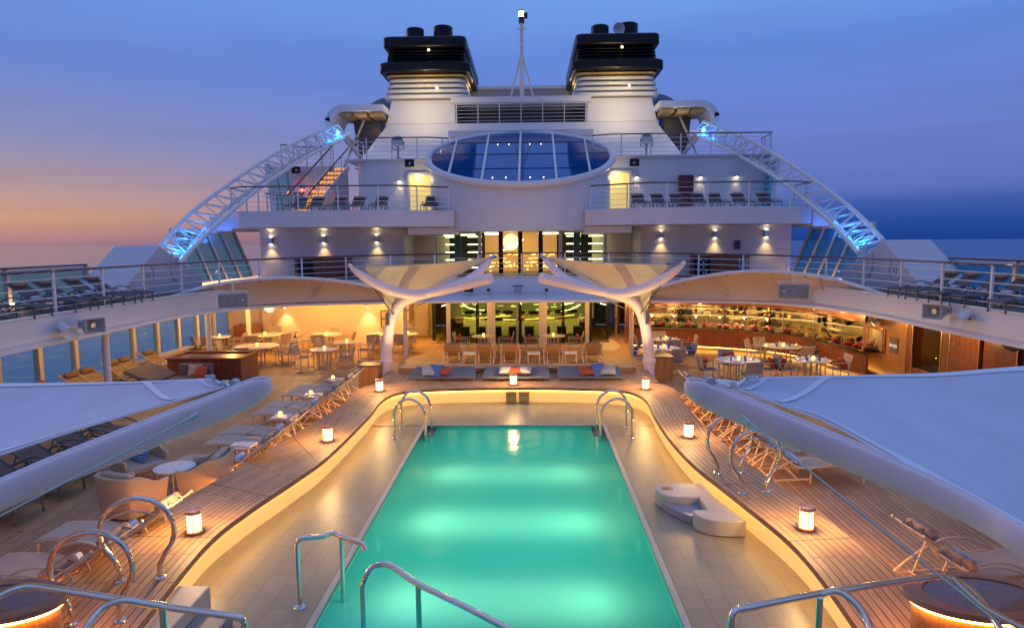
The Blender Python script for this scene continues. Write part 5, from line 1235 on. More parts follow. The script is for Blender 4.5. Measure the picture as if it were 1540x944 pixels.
# wicker armchairs
def wicker_chair(loc, rz, label, w_=0.95, d_=0.85):
    r = thing('wicker_armchair', label, 'armchair', (0, 0, 0), 'woven wicker armchairs'); b = MB()
    # curved shell: back plus arms, local front = +Y
    prof = [(-w_ / 2 + 0.04, d_ / 2), (-w_ / 2, 0.1), (-w_ / 2 + 0.03, -d_ / 2 + 0.12), (-w_ / 2 + 0.16, -d_ / 2), (0, -d_ / 2 - 0.04), (w_ / 2 - 0.16, -d_ / 2), (w_ / 2 - 0.03, -d_ / 2 + 0.12), (w_ / 2, 0.1), (w_ / 2 - 0.04, d_ / 2)]
    c = smooth([(x, y, 0) for x, y in prof], 4); rows = []
    for p in c:
        hh = 0.56 + 0.2 * max(0, min(1, (-p.y + 0.15) / 0.35))
        rows.append([Vector((p.x * (0.86 + 0.14 * k / 4), p.y * (0.86 + 0.14 * k / 4), 0.05 + (hh - 0.05) * k / 4)) for k in range(5)])
    b.sheet(rows, thick=0.06); b.build('wicker_shell', M['wicker'], r, bevel=0.012)
    b = MB(); b.prism([(p.x * 0.86, p.y * 0.86) for p in c][::-1], 0.04, 0.26); b.build('wicker_base', M['wicker'], r)
    b = MB(); b.bb(-w_ / 2 + 0.1, w_ / 2 - 0.1, -d_ / 2 + 0.12, d_ / 2 + 0.02, 0.26, 0.42); b.build('seat_cushion', M['cushion'], r, bevel=0.04)
    b = MB(); b.box((0, -d_ / 2 + 0.16, 0.62), (w_ - 0.3, 0.14, 0.36), M=Matrix.Rotation(R(-10), 3, 'X')); b.build('back_cushion', M['cushion'], r, bevel=0.045)
    r.location = loc; r.rotation_euler = (0, 0, rz); return r
wicker_chair((-5.75, 12.15, 0), R(95), 'wicker armchair lit orange, side on beside the bench')
wicker_chair((-6.65, 11.2, 0), R(-18), 'wicker armchair seen from behind, nearest the steel hoops')
wicker_chair((-7.45, 12.75, 0), R(-125), 'grey wicker armchair under the sail spar with a blue patterned pillow')
cushion(-7.35, 12.75, 0.6, R(-35), R(60), M['bluestripe'], 'blue and white patterned pillow in the wicker armchair under the spar', 0.46)
cushion(-5.55, 12.35, 0.55, R(60), R(50), M['blue'], 'small blue pillow in the orange lit wicker armchair', 0.34)
t_ = thing('coffee_table', 'small round white table between the wicker armchairs', 'table', (-6.35, 12.1, 0))
b = MB(); b.lathe([(0, 0.49), (0.36, 0.49), (0.37, 0.5), (0.37, 0.515), (0, 0.515)], (-6.35, 12.1, 0), 30); b.build('tabletop', M['tablewhite'], t_)
for k in range(4): a = k * PI / 2 + 0.4; b = MB(); b.tube([(-6.35 + 0.32 * math.cos(a), 12.1 + 0.32 * math.sin(a), 0), (-6.35 + 0.28 * math.cos(a), 12.1 + 0.28 * math.sin(a), 0.49)], 0.02, 6); b.build('leg', M['frame'], t_)
# window loungers
for i, y in enumerate((17.2, 18.0, 19.4, 20.1, 21.4, 22.1, 23.5)):
    LGO.put((-12.55, y, 0), R(180 + random.uniform(-3, 3)), 'lounger glowing orange by the sea windows, %s from the front' % ORD[i], 'loungers by the left windows')
    TW.put((-12.85, y, 0.345), R(180), 'rolled towel on the %s lounger by the sea windows' % ORD[i], 'rolled towels by the left windows')
for y in (18.6, 20.8, 22.8): lamp('POINT', (-12.2, y, 2.15), 32, (1, 0.55, 0.17), 0.15)
# brown cabinet, sofa
cb = thing('service_cabinet', 'large low reddish brown cabinet in front of the left dining tables', 'cabinet', (-10.6, 22.7, 0))
b = MB(); b.bb(-11.9, -9.35, 22.0, 23.4, 0, 0.84); b.build('cabinet_body', wood('redwood_panel', (0.13, 0.04, 0.025), (0.2, 0.065, 0.04), 0.3, 0.3), cb, bevel=0.01)
b = MB(); b.bb(-11.95, -9.3, 21.95, 22.06, 0.845, 0.9); b.bb(-11.95, -9.3, 23.34, 23.45, 0.845, 0.9); b.bb(-11.95, -11.85, 22.06, 23.34, 0.845, 0.9); b.bb(-9.4, -9.3, 22.06, 23.34, 0.845, 0.9); b.pieces('top_frame', M['cherry'], cb)
b = MB(); b.bb(-11.3, -10.6, 22.3, 22.5, 0.845, 0.87); b.build('tray', M['dark'], cb)
b = MB(); b.bb(-13.0, -12.2, 29.6, 30.8, 0, 1.05); cb2 = b.build('service_station', M['cherry'], bevel=0.01); T(cb2, 'tall reddish service station in the far left corner by the windows', 'cabinet')
b = MB(); b.lathe([(0, 0.0), (0.25, 0), (0.3, 0.08), (0, 0.1)], (-12.6, 30.0, 1.053), 16); T(b.build('food_tray', M['foodgold']), 'tray of snacks on the far left service station', 'tray')
sf = thing('daybed_sofa', 'dark grey daybed sofa with cushions in front of the brown cabinet', 'sofa', (-11.3, 20.8, 0))
b = MB(); b.bb(-12.2, -10.1, 20.0, 21.6, 0.05, 0.42); b.build('base', M['sofa'], sf, bevel=0.04)
b = MB(); b.box((-11.75, 20.8, 0.6), (1.0, 1.5, 0.12), M=Matrix.Rotation(R(22), 3, 'Y')); b.build('raised_back', M['sofa'], sf, bevel=0.03)
b = MB(); b.box((-10.65, 21.5, 0.6), (1.1, 0.2, 0.4)); b.build('back_bolster', M['sofa'], sf, bevel=0.05)
cushion(-10.55, 21.2, 0.62, R(5), R(62), M['stripe'], 'striped cushion on the grey daybed by the brown cabinet', 0.42); cushion(-10.25, 21.0, 0.6, R(-8), R(60), M['red'], 'red cushion on the grey daybed by the brown cabinet', 0.44)

# dining tables on the left
def place_chairs(tx, ty, dist, angs, desc, cush=None):
    names = {0: 'right', 180: 'left', 90: 'far', 270: 'near', 315: 'near right', 45: 'far right', 135: 'far left', 225: 'near left'}
    for a in angs:
        near = min(names, key=lambda k: abs((a - k + 180) % 360 - 180))
        x, y = tx + dist * math.cos(R(a)), ty + dist * math.sin(R(a))
        CH.put((x, y, 0), R(a + 90 + random.uniform(-6, 6)), 'grey armchair, %s of the %s' % (names[near], desc), 'grey sling dining chairs')
        if cush and near in cush:
            m_, lb = cush[near]; cushion(x + 0.16 * math.cos(R(a)), y + 0.16 * math.sin(R(a)), 0.62, R(a + 90), R(68), m_, '%s cushion, %s chair, %s' % (lb, names[near], desc), 0.42)
LT = [(-13.0, 28.2, 0.5, (0, 270, 225), 'white table by the far left windows'), (-11.3, 28.9, 0.8, (90, 270, 0, 330), 'wide white table under the clock'), (-10.3, 25.6, 0.85, (270, 0, 30, 180), 'widest white table behind the brown cabinet'),
      (-7.36, 24.7, 0.52, (175, 5), 'small white table nearest the left loungers'), (-7.0, 26.5, 0.52, (0, 180), 'small table behind the nearest one on the left'), (-8.55, 28.9, 0.65, (180, 90, 0, 270), 'table in the middle of the cream wall'),
      (-6.2, 28.8, 0.55, (90, 270), 'table in front of the notice frame'), (-4.95, 28.9, 0.5, (95, 262), 'table behind the left sail mast')]
for x, y, rad, angs, d in LT:
    table(x, y, rad, 'round ' + d); CN.put((x + 0.04, y - 0.05, 0.747), 0, 'amber candle glass on the ' + d, 'amber candle glasses'); place_chairs(x, y, rad + 0.28, angs, d)
for x in (-1.53, 1.44):
    d = 'small round table by the glass doors, %s of centre' % ('left' if x < 0 else 'right')
    table(x, 28.1, 0.52, 'white ' + d); CN.put((x, 28.05, 0.747), 0, 'amber candle glass on the ' + d, 'amber candle glasses')
    place_chairs(x, 28.1, 0.92, (180, 0), d, {0: (M['red'], 'red'), 180: (M['red'], 'red')})
# rear loungers
for i, px in enumerate((680, 728, 767, 833, 893)):
    p = at(px, 553, z=0); LGO.put((p.x, 25.85, 0), R(-90), 'tan lounger seen from behind in front of the glass doors, %s from the left' % ORD[i], 'loungers behind the daybeds')
for i, px in enumerate((706, 803, 859)):
    p = at(px, 545, z=0.1); STB.put((p.x, 25.6, 0), 0, 'white side table between the rear loungers, %s from the left' % ORD[i], 'side tables between the rear loungers')
for s, x, y in ((-1, -4.75, 21.2), (1, 4.95, 22.6)):
    r = thing('planter_box', 'square wooden pedestal box beside the %s sail mast' % ('left' if s < 0 else 'right'), 'pedestal', (x, y, 0), 'wooden pedestals by the masts')
    b = MB(); b.bb(x - 0.32, x + 0.32, y - 0.3, y + 0.3, 0, 0.78); b.build('box_body', wood('box_wood%d' % s, (0.35, 0.13, 0.04), (0.5, 0.22, 0.08), 0.4, 0.2), r, bevel=0.01)
    b = MB(); b.bb(x - 0.35, x + 0.35, y - 0.33, y + 0.33, 0.782, 0.82); b.build('box_top', M['dark'], r, bevel=0.005)
b = MB(); b.bb(-3.7, 3.7, 22.205, 22.23, 0.5, 0.55); b.build('rear_strip_light', M['ledorange'], pit)
lamp('AREA', (0, 22.4, 0.35), 60, (1, 0.42, 0.09), 1, target=(0, 26, 0.6), sx=(7, 0.2))
# cushions on the daybeds
for px, py, rz, tl, m_, lb, w_ in ((636, 571, 10, 25, 'stripe', 'black and white striped cushion on the left daybed', .48), (648, 567, -15, 40, 'blue', 'blue cushion between the striped and red ones on the left daybed', .5), (660, 568, -25, 20, 'red', 'red cushion at the right of the left daybed group', .48),
                                  (760, 568, 0, 12, 'ivory', 'pale cushion lying left of the centre lantern', .48), (773, 563.5, 5, 8, 'red', 'red cushion lying behind the centre lantern', .45), (788, 568, -8, 12, 'stripe', 'striped cushion lying right of the centre lantern', .46),
                                  (888, 570, 10, 20, 'red', 'red cushion at the left of the right daybed group', .48), (905, 565, 30, 55, 'blue', 'blue cushion leaning in the middle of the right daybed', .48), (920, 567, -5, 20, 'stripe', 'striped cushion at the right end of the right daybed', .5)):
    p = at(px, py, z=0.72); y_ = min(21.4, max(20.4, p.y)); cushion(p.x, y_, 0.62 + 0.1 + 0.22 * (y_ - 20.3), R(rz), R(tl), M[m_], lb, w_)
# lanterns
def lantern():
    r = thing('lantern', 'x', 'lantern', (0, 0, 0))
    b = MB(); b.lathe([(0, 0), (0.13, 0), (0.13, 0.035), (0, 0.035)], (0, 0, 0), 20); b.build('base', M['copper'], r)
    b = MB(); b.lathe([(0.095, 0.035), (0.1, 0.05), (0.1, 0.29), (0.095, 0.3)], (0, 0, 0), 20); b.build('glowing_shade', M['lantern'], r)
    b = MB(); b.lathe([(0, 0.3), (0.12, 0.3), (0.125, 0.32), (0.115, 0.345), (0, 0.35)], (0, 0, 0), 20); b.build('cap', M['copper'], r)
    b = MB()
    for k in range(6): a = k * PI / 3; b.tube([(0.107 * math.cos(a), 0.107 * math.sin(a), 0.035), (0.107 * math.cos(a), 0.107 * math.sin(a), 0.3)], 0.005, 5)
    b.pieces('cage_wire', M['copper'], r)
    return r
LN = Proto(lantern())
for x, y, lb in ((-4.59, 9.38, 'left bench, nearest the steel hoops'), (-3.97, 13.95, 'left bench, beside the lounger row'), (-3.93, 18.82, 'left rear corner of the bench'), (-0.07, 19.62, 'middle of the rear bench'), (3.77, 19.0, 'right rear corner of the bench'), (3.87, 14.23, 'right bench, above the pool seat'), (4.49, 9.56, 'right bench, nearest the camera')):
    LN.put((x, y, 0.452), random.random(), 'round glowing lantern with copper cap on the ' + lb, 'glowing lanterns on the bench'); lamp('POINT', (x, y, 1.1), 72, (1, 0.58, 0.2), 0.12)

# ================================================================== POOL HARDWARE
def hoop(c1, c2, lb, grp, h=1.0):
    """keyhole shaped steel hoop standing on the bench"""
    c1, c2 = Vector(c1), Vector(c2); r = thing('hoop_rail', lb, 'handrail', (c1 + c2) / 2, grp); ax = (c2 - c1).normalized(); m_ = (c1 + c2) / 2
    hw = (c2 - c1).length / 2; up = Vector((0, 0, 1)); rad = 0.44; cz = 0.63
    pts = [m_ - ax * hw + up * 0.0, m_ - ax * hw + up * 0.15]
    for k in range(15):
        a = R(-138) - R(264) * k / 14; pts.append(m_ + ax * rad * math.cos(a) + up * (cz + rad * math.sin(a)))
    pts += [m_ + ax * hw + up * 0.15, m_ + ax * hw]
    b = MB(); b.tube(smooth(pts, 4), 0.032, 10); b.build('steel_tube', M['steel'], r)
    b = MB()
    for q in (c1, c2): b.lathe([(0, 0), (0.075, 0), (0.07, 0.015), (0.045, 0.025), (0, 0.025)], q, 14)
    b.build('base_flange', M['steel'], r)
G = 'steel hoops on the bench'
hoop((-4.83, 7.95, 0.452), (-4.36, 8.04, 0.452), 'steel hoop rail on the left bench, the farther of two', G); hoop((-4.79, 6.98, 0.452), (-4.28, 7.05, 0.452), 'steel hoop rail on the left bench, the nearer of two', G)
hoop((3.86, 11.95, 0.452), (4.3, 12.03, 0.452), 'steel hoop rail on the right bench, the farther of two', G); hoop((4.0, 10.98, 0.452), (4.43, 11.04, 0.452), 'steel hoop rail on the right bench, the nearer of two', G)
for s in (-1, 1):
    lb = 'left' if s < 0 else 'right'
    r = thing('pool_ladder', 'pool ladder with two arched steel handrails at the far %s corner' % lb, 'pool ladder', (s * 2.5, 16, 0), 'far corner pool ladders')
    for y in (16.6, 15.7):
        x0, x1 = s * 2.88, s * 2.1
        pts = [Vector((x0, y, 0)), Vector((x0, y, 0.62)), Vector((x0 - s * 0.12, y, 0.86)), Vector(((x0 + x1) / 2, y - 0.04, 0.97)), Vector((x1 + s * 0.12, y - 0.08, 0.84)), Vector((x1, y - 0.1, 0.58)), Vector((x1, y - 0.1, -0.5))]
        b = MB(); b.tube([pts[0]] + smooth(pts[1:6], 5) + [pts[6]], 0.033, 10); b.build('handrail', M['steel'], r)
        b = MB(); b.lathe([(0, 0), (0.07, 0), (0.06, 0.02), (0, 0.02)], (x0, y, 0), 12); b.build('base_flange', M['steel'], r)
    for z in (-0.2, -0.5): b = MB(); b.bb(s * 2.05, s * 2.2, 15.6, 16.5, z, z + 0.04); b.build('tread', M['dark'], r)
def pxpath(l): return [at(px, py, Y=Y) for px, py, Y in l]
def rail_thing(label, paths, posts, rad=0.034, name='pool_handrail', near=1.0):
    paths = [[(a, b_, c * near) for a, b_, c in l] for l in paths]; posts = [(a, b_, c * near, d) for a, b_, c, d in posts]; rad *= near
    ps_ = [pxpath(l) for l in paths]; bb_ = ps_[0][0]
    r = thing(name, label, 'handrail', (bb_.x, bb_.y, 0))
    for p in ps_: b = MB(); b.tube(smooth(p, 5), rad, 12); b.build('top_rail', M['steel'], r)
    for (px, py, Y, z) in posts:
        q = at(px, py, Y=Y); b = MB(); b.tube([q, (q.x, q.y, z)], rad * 0.92, 12); b.build('post', M['steel'], r)
        if z >= -0.01: b = MB(); b.lathe([(0, 0), (0.08, 0), (0.07, 0.015), (0, 0.02)], (q.x, q.y, z), 14); b.build('base_flange', M['steel'], r)
    return r
rail_thing('short steel handrail stepping down into the left side of the pool', [[(447, 828, 8.15), (448, 814, 8.15), (457, 808.5, 8.17), (475, 807, 8.25), (488, 805.5, 8.3), (500, 801, 8.4), (506, 803, 8.4), (530, 812, 8.3), (546, 818, 8.2), (549, 828, 8.15)]], [(447, 826, 8.15, 0.0), (513, 806, 8.38, -0.9)])
rail_thing('bent steel handrail rising from the pool steps in front of the camera', [[(545, 885, 7.0), (548, 872, 7.0), (558, 855, 7.02), (572, 848.5, 7.0), (590, 851, 6.95), (628, 877, 6.8), (700, 912, 6.5), (790, 958, 6.1), (860, 992, 5.8)]], [(545, 883, 7.0, -0.8), (629, 879, 6.8, -0.8)])
rail_thing('long steel handrail bending down beside the right wooden tub', [[(1100, 960, 5.9), (1101, 928, 5.9), (1108, 917, 5.92), (1130, 912, 5.95), (1250, 889, 6.15), (1400, 867, 6.4), (1430, 869, 6.4), (1460, 886, 6.3), (1485, 915, 6.15), (1510, 955, 5.9)]], [(1233, 898, 6.2, 0)], near=0.88)
rail_thing('second steel handrail curving down in front of the right wooden tub', [[(1235, 893, 6.12), (1258, 888, 6.1), (1280, 900, 6.0), (1300, 925, 5.9), (1315, 960, 5.7)]], [], near=0.88)
rail_thing('thin steel handrail crossing the right wooden tub', [[(1432, 868, 6.3), (1480, 912, 6.1), (1545, 945, 5.9), (1600, 965, 5.8)]], [], near=0.88)
rail_thing('long steel handrail over the left wooden tub', [[(-40, 920, 5.7), (-5, 898, 5.8), (20, 886, 5.9), (48, 881, 6.0), (100, 888, 6.0), (180, 901, 6.0), (270, 915, 5.95), (350, 926, 5.9), (364, 931, 5.9), (367, 945, 5.9), (367, 965, 5.85)]], [(244, 912, 5.96, 0)], near=0.88)
rail_thing('second steel handrail curving up at the lower left', [[(118, 965, 5.6), (133, 937, 5.7), (155, 913, 5.85), (185, 902, 5.9), (215, 906, 5.95), (250, 911, 5.97)]], [], near=0.88)
# seat block at the right of the basin
sb = thing('step_block', 'cream stone step seat with a sunken tray on the right side of the basin', 'pool seat', (3.2, 11, 0))
z = 0.3
b = MB()
def rpoly(p): return [(q.x, q.y) for q in smooth([(x, y, 0) for x, y in p], 4, closed=True)]
b.prism([(3.05, 11.15), (3.7, 11.15), (3.7, 11.95), (2.95, 11.95), (2.8, 11.9), (2.71, 11.8), (2.67, 11.65), (2.68, 11.45), (2.75, 11.3), (2.9, 11.19)], 0, z); b.prism([(3.4, 10.5), (3.86, 10.4), (3.7, 11.15), (3.4, 11.15)], 0, z - 0.001)
b.prism([(3.14, 10.5), (3.14, 10.3), (3.2, 10.14), (3.32, 10.02), (3.48, 9.96), (3.7, 9.93), (3.95, 9.95), (3.86, 10.4), (3.4, 10.5)], 0, z); b.v = [V(2.67 + (p.x - 2.67) * 0.93, 11.9 + (p.y - 11.9) * 0.84, p.z * 0.88) for p in b.v]; b.pieces('seat_block', M['stone'], sb, bevel=0.02)
b = MB(); b.prism([(2.74, 11.28), (2.84, 10.98), (3.0, 10.68), (3.13, 10.52), (3.39, 10.51), (3.39, 11.14), (3.0, 11.14)], 0, 0.16); b.v = [V(2.67 + (p.x - 2.67) * 0.93, 11.9 + (p.y - 11.9) * 0.84, p.z * 0.88) for p in b.v]; b.build('sunken_tray', mat('tray_blue', (0.3, 0.3, 0.36), 0.35), sb, bevel=0.01)
b = MB(); b.bb(2.8, 2.98, 11.62, 11.76, z * 0.88 + 0.001, z * 0.88 + 0.008); b.build('drain_cover', M['copper'], sb)
ls = thing('pool_steps', 'stone steps leading down into the basin at the lower left', 'steps', (-3.8, 7, 0))
b = MB(); b.bb(-4.15, -3.72, 6.2, 8.05, 0, 0.34); b.build('step', M['stone'], ls, bevel=0.015); b = MB(); b.bb(-3.71, -3.3, 6.0, 7.75, 0, 0.17); b.build('step', mat('step_grey', (0.27, 0.25, 0.26), 0.5), ls, bevel=0.015)
# wooden tubs glowing at the bottom corners
for s, cx, cy, ex, ey in ((-1, -4.88, 6.17, 0.62, 0.4), (1, 4.86, 6.37, 0.72, 0.45)):
    r = thing('wooden_tub', 'round wooden tub with orange lit sides at the lower %s corner' % ('left' if s < 0 else 'right'), 'tub', (cx, cy, 0.46), 'round wooden tubs')
    b = MB(); b.lathe([(0.86, 0.46), (0.88, 1.13)], (cx, cy, 0), 40, ex, ey); b.build('staved_side', M['honey'], r)
    b = MB(); b.lathe([(0.74, 1.15), (0.74, 1.21), (1.0, 1.21), (1.0, 1.15), (0.74, 1.15)], (cx, cy, 0), 40, ex, ey); b.build('top_ring', wood('ring_wood%d' % s, (0.4, 0.17, 0.1), (0.52, 0.24, 0.15), 0.5, 0.05, (3, 3, 3)), r)
    b = MB(); b.lathe([(0.0, 0.9), (0.73, 0.9), (0.73, 1.2)], (cx, cy, 0), 30, ex, ey); b.build('tub_liner', M['cherry'], r)
    b = MB(); b.lathe([(0.91, 1.12), (0.95, 1.12), (0.95, 1.145), (0.91, 1.145), (0.91, 1.12)], (cx, cy, 0), 40, ex, ey); b.build('ring_light', M['ledorange'], r)

# ================================================================== RIGHT SIDE
rY = [12.95, 13.9, 15.0, 15.85, 16.75, 17.5, 18.3, 19.15]
for i, y in enumerate(rY):
    x = 5.85; LG.put((x, y, 0), R(180 + random.uniform(-2, 2)), 'grey lounger under the right sail spar, %s from the front in its row' % ORD[i], 'loungers along the right bench')
    if i < 3: TW.put((x - 0.22, y, 0.345), R(180 + 8), 'rolled blue towel on the %s lounger of the right bench row' % ORD[i], 'rolled towels on the right row')
for i, (x, y) in enumerate(((6.5, 8.75), (6.45, 7.9))):
    LG.put((x, y, 0), R(184), ('grey lounger at the lower right, the farther of two', 'grey lounger at the lower right, right behind the wooden tub')[i], 'loungers in the near right corner')
    TW.put((x - 0.25, y, 0.345), R(180), ('rolled towel on the farther lounger at the lower right', 'rolled towel on the lounger behind the right tub')[i])
# dining tables on the right with place settings
RT = [(5.96, 26.93, 0.6, (180, 0, 90, 275), 'set table nearest the buffet and the right column', {180: ('blue', 'dark blue'), 0: ('red', 'red')}),
      (5.43, 24.72, 0.6, (175, 10, 285), 'set table right of the right sail mast', {180: ('blue', 'navy'), 0: ('blue', 'blue')}),
      (7.39, 22.13, 0.7, (180, 90, 0, 275), 'set table closest to the right sail tip', {180: ('red', 'red'), 90: ('red', 'rust red'), 0: ('red', 'bright red')}),
      (9.98, 25.08, 0.7, (150, 110, 0, 290), 'set table farthest back in front of the buffet curve', {180: ('blue', 'dark blue'), 0: ('blue', 'blue')}),
      (9.84, 22.08, 0.58, (180, 5), 'set table nearest the wooden wall', {180: ('red', 'rust red'), 0: ('red', 'red')})]
PL0 = thing('dinner_plate', 'x', 'plate', (0, 0, 0)); b = MB(); b.lathe([(0, 0), (0.07, 0), (0.125, 0.015), (0.122, 0.02), (0.07, 0.008), (0, 0.008)], (0, 0, 0), 18); b.build('plate_disc', M['china'], PL0); PL = Proto(PL0)
BG0 = thing('water_glass', 'x', 'glass', (0, 0, 0)); b = MB(); b.lathe([(0, 0), (0.032, 0), (0.04, 0.1), (0.036, 0.1), (0.03, 0.01), (0, 0.01)], (0, 0, 0), 12); b.build('glass_cup', M['blueglass'], BG0); BG = Proto(BG0)
NK0 = thing('folded_napkin', 'x', 'napkin', (0, 0, 0)); b = MB(); b.add([(-0.07, -0.05, 0), (0.07, -0.05, 0), (0.07, 0.05, 0), (-0.07, 0.05, 0), (0, 0, 0.12)], [(3, 2, 1, 0), (0, 1, 4), (1, 2, 4), (2, 3, 4), (3, 0, 4)]); b.build('cloth', M['china'], NK0); NK = Proto(NK0)
for x, y, rad, angs, d, cu in RT:
    table(x, y, rad, 'round ' + d); CN.put((x + 0.02, y, 0.747), 0, 'amber candle glass on the ' + d, 'amber candle glasses'); place_chairs(x, y, rad + 0.28, angs, d, {k: (M[a], c) for k, (a, c) in cu.items()})
    for k in range(4):
        a = R(45 + 90 * k + 20); PL.put((x + rad * 0.62 * math.cos(a), y + rad * 0.62 * math.sin(a), 0.747), 0, 'white dinner plate laid on the ' + d, 'plates on the ' + d)
        a = R(90 * k + 30); BG.put((x + rad * 0.45 * math.cos(a), y + rad * 0.45 * math.sin(a), 0.747), 0, 'blue water glass on the ' + d, 'glasses on the ' + d)
        a = R(90 * k - 8); NK.put((x + rad * 0.7 * math.cos(a), y + rad * 0.7 * math.sin(a), 0.747), a, 'folded white napkin on the ' + d, 'napkins on the ' + d)

# buffet counter
BC = [(5.0, 28.95), (6.4, 28.75), (7.8, 28.4), (9.2, 27.75), (10.3, 26.9), (11.0, 25.6), (11.35, 24.0), (11.5, 22.6), (11.55, 21.95)]
bc = smooth([(x, y, 0) for x, y in BC], 5)
bf = thing('buffet_counter', 'long curved wooden buffet counter with glass guards on the right', 'counter', (9.5, 26.5, 0))
lip(bc, -1, 0.2, 0.93, 0, 'counter_front', M['cherry'], bf, -0.05)
lip(bc, -1, 0.0, 0.2, -0.22, 'kick_plate', M['brass'], bf, -0.05)
lip(bc, -1, 0.16, 0.195, -0.16, 'kick_light', M['led'], bf, 0.04)
def off(c, d):
    out = []
    for i in range(len(c)):
        t_ = c[min(i + 1, len(c) - 1)] - c[max(i - 1, 0)]; t_.normalize(); out.append(c[i] + Vector((t_.y, -t_.x, 0)) * d)
    return out
o1, o2 = off(bc, 0.1), off(bc, -0.95)
b = MB(); b.sheet([[p + V(0, 0, 0.98), q + V(0, 0, 0.98)] for p, q in zip(o1, o2)][::-1], thick=0.045); b.build('counter_top', mat('granite', (0.025, 0.02, 0.018), 0.12, var=0.3, scale=40), bf)
b = MB(); b.tube([p + V(0, 0, 0.16) for p in off(bc, 0.14)[8:]], 0.022, 6); b.build('foot_rail', M['brass'], bf)
for i in range(8, len(bc), 6):
    p = off(bc, 0.14)[i]; b = MB(); b.tube([(p.x, p.y, 0), (p.x, p.y, 0.16)], 0.015, 5); b.build('rail_post', M['brass'], bf)
gd_ = off(bc, -0.15)
b = MB(); b.sheet([[p + V(0, 0, 1.42), p + V(0, 0, 1.75)] for p in gd_]); b.build('guard_glass', M['clear'], bf)
b = MB(); b.sheet([[p + V(0, 0, 1.42), q + V(0, 0, 1.46)] for p, q in zip(gd_, off(bc, -0.5))]); b.build('shelf_glass', M['clear'], bf)
for i in range(1, len(bc) - 3, 5):
    p = gd_[i]; b = MB(); b.tube([p + V(0, 0, 0.98), p + V(0, 0, 1.9)], 0.02, 6); b.build('guard_post', M['brushed'], bf)
b = MB(); b.tube([p + V(0, 0, 1.9) for p in gd_[:-6]], 0.018, 6); b.build('guard_rail', M['brushed'], bf)
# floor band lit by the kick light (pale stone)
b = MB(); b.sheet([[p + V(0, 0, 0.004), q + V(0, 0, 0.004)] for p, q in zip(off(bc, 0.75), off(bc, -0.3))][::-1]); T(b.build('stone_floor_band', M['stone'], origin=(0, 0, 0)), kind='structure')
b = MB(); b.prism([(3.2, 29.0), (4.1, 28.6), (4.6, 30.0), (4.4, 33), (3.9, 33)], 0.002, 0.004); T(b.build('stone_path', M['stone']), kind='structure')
# food
FO = ['foodred', 'foodpink', 'foodgreen', 'foodgold', 'foodpink', 'foodred', 'foodgold']
fl = ['deep red berries', 'sliced salmon', 'green leaves and fruit', 'golden bread', 'pink cured meat', 'red beet salad', 'yellow pastries']
o3 = off(bc, -0.38); o4 = off(bc, -0.7)
random.seed(21)
cnt = 0
for i in range(1, len(bc) - 3, 1):
    k = (i * 3 + i // 3) % 7; p = (o3 if i % 2 else o4)[i]; m_ = FO[k]
    r = thing('food_platter', 'white platter of %s on the buffet, %s' % (fl[k], ('number %d along from the doors' % i)), 'platter', (p.x, p.y, 0.982), 'food platters on the buffet')
    r['label'] = 'platter of %s, buffet, %s' % (fl[k], ('near end by the wooden wall' if i > 30 else 'curve near the menu wall' if i > 22 else 'middle of the curve' if i > 14 else 'behind the set tables' if i > 7 else 'far end beside the mast') + (', front row' if i % 2 else ', back row'))
    b = MB(); b.lathe([(0, 0), (0.15, 0), (0.23, 0.03), (0.22, 0.035), (0.14, 0.01), (0, 0.01)], (p.x, p.y, 0.982), 14); b.build('dish', M['china'] if k % 3 else M['black'], r)
    b = MB()
    for q in range(9): a = random.uniform(0, 6.3); d_ = random.uniform(0, 0.15); b.ball((p.x + d_ * math.cos(a), p.y + d_ * math.sin(a), 1.04 + random.uniform(0, 0.11) * (1.2 - d_ / 0.15)), (random.uniform(0.05, 0.1), random.uniform(0.05, 0.1), random.uniform(0.03, 0.08)), 8, 5)
    b.build('food', M[m_], r)
# tall fruit display
for i, px in ((4, 995), (1, 975), (37, 1285)):
    p = o3[min(i, len(o3) - 1)]; r = thing('fruit_display', 'heaped fruit and leaves %s' % {4: 'in a dark bowl at the far end of the buffet', 1: 'with pink shellfish beside the sail mast', 37: 'with pink flowers at the near end of the buffet'}[i], 'fruit display', (p.x, p.y, 0.982))
    b = MB(); b.lathe([(0, 0), (0.15, 0), (0.3, 0.1), (0.28, 0.1), (0, 0.04)], (p.x, p.y, 0.982), 16); b.build('bowl', M['dark'], r)
    for nm in ('foodgreen', 'foodred' if i != 1 else 'foodpink', 'black' if i == 4 else 'foodgold'):
        b = MB()
        for q in range(22): a = random.uniform(0, 6.3); d_ = random.uniform(0, 0.28); b.ball((p.x + d_ * math.cos(a), p.y + d_ * math.sin(a), 1.1 + random.uniform(0, 0.32) * (1 - d_ / 0.35)), random.uniform(0.035, 0.07), 6, 4)
        b.build('fruit' if nm != 'foodgreen' else 'leaves', M[nm], r)
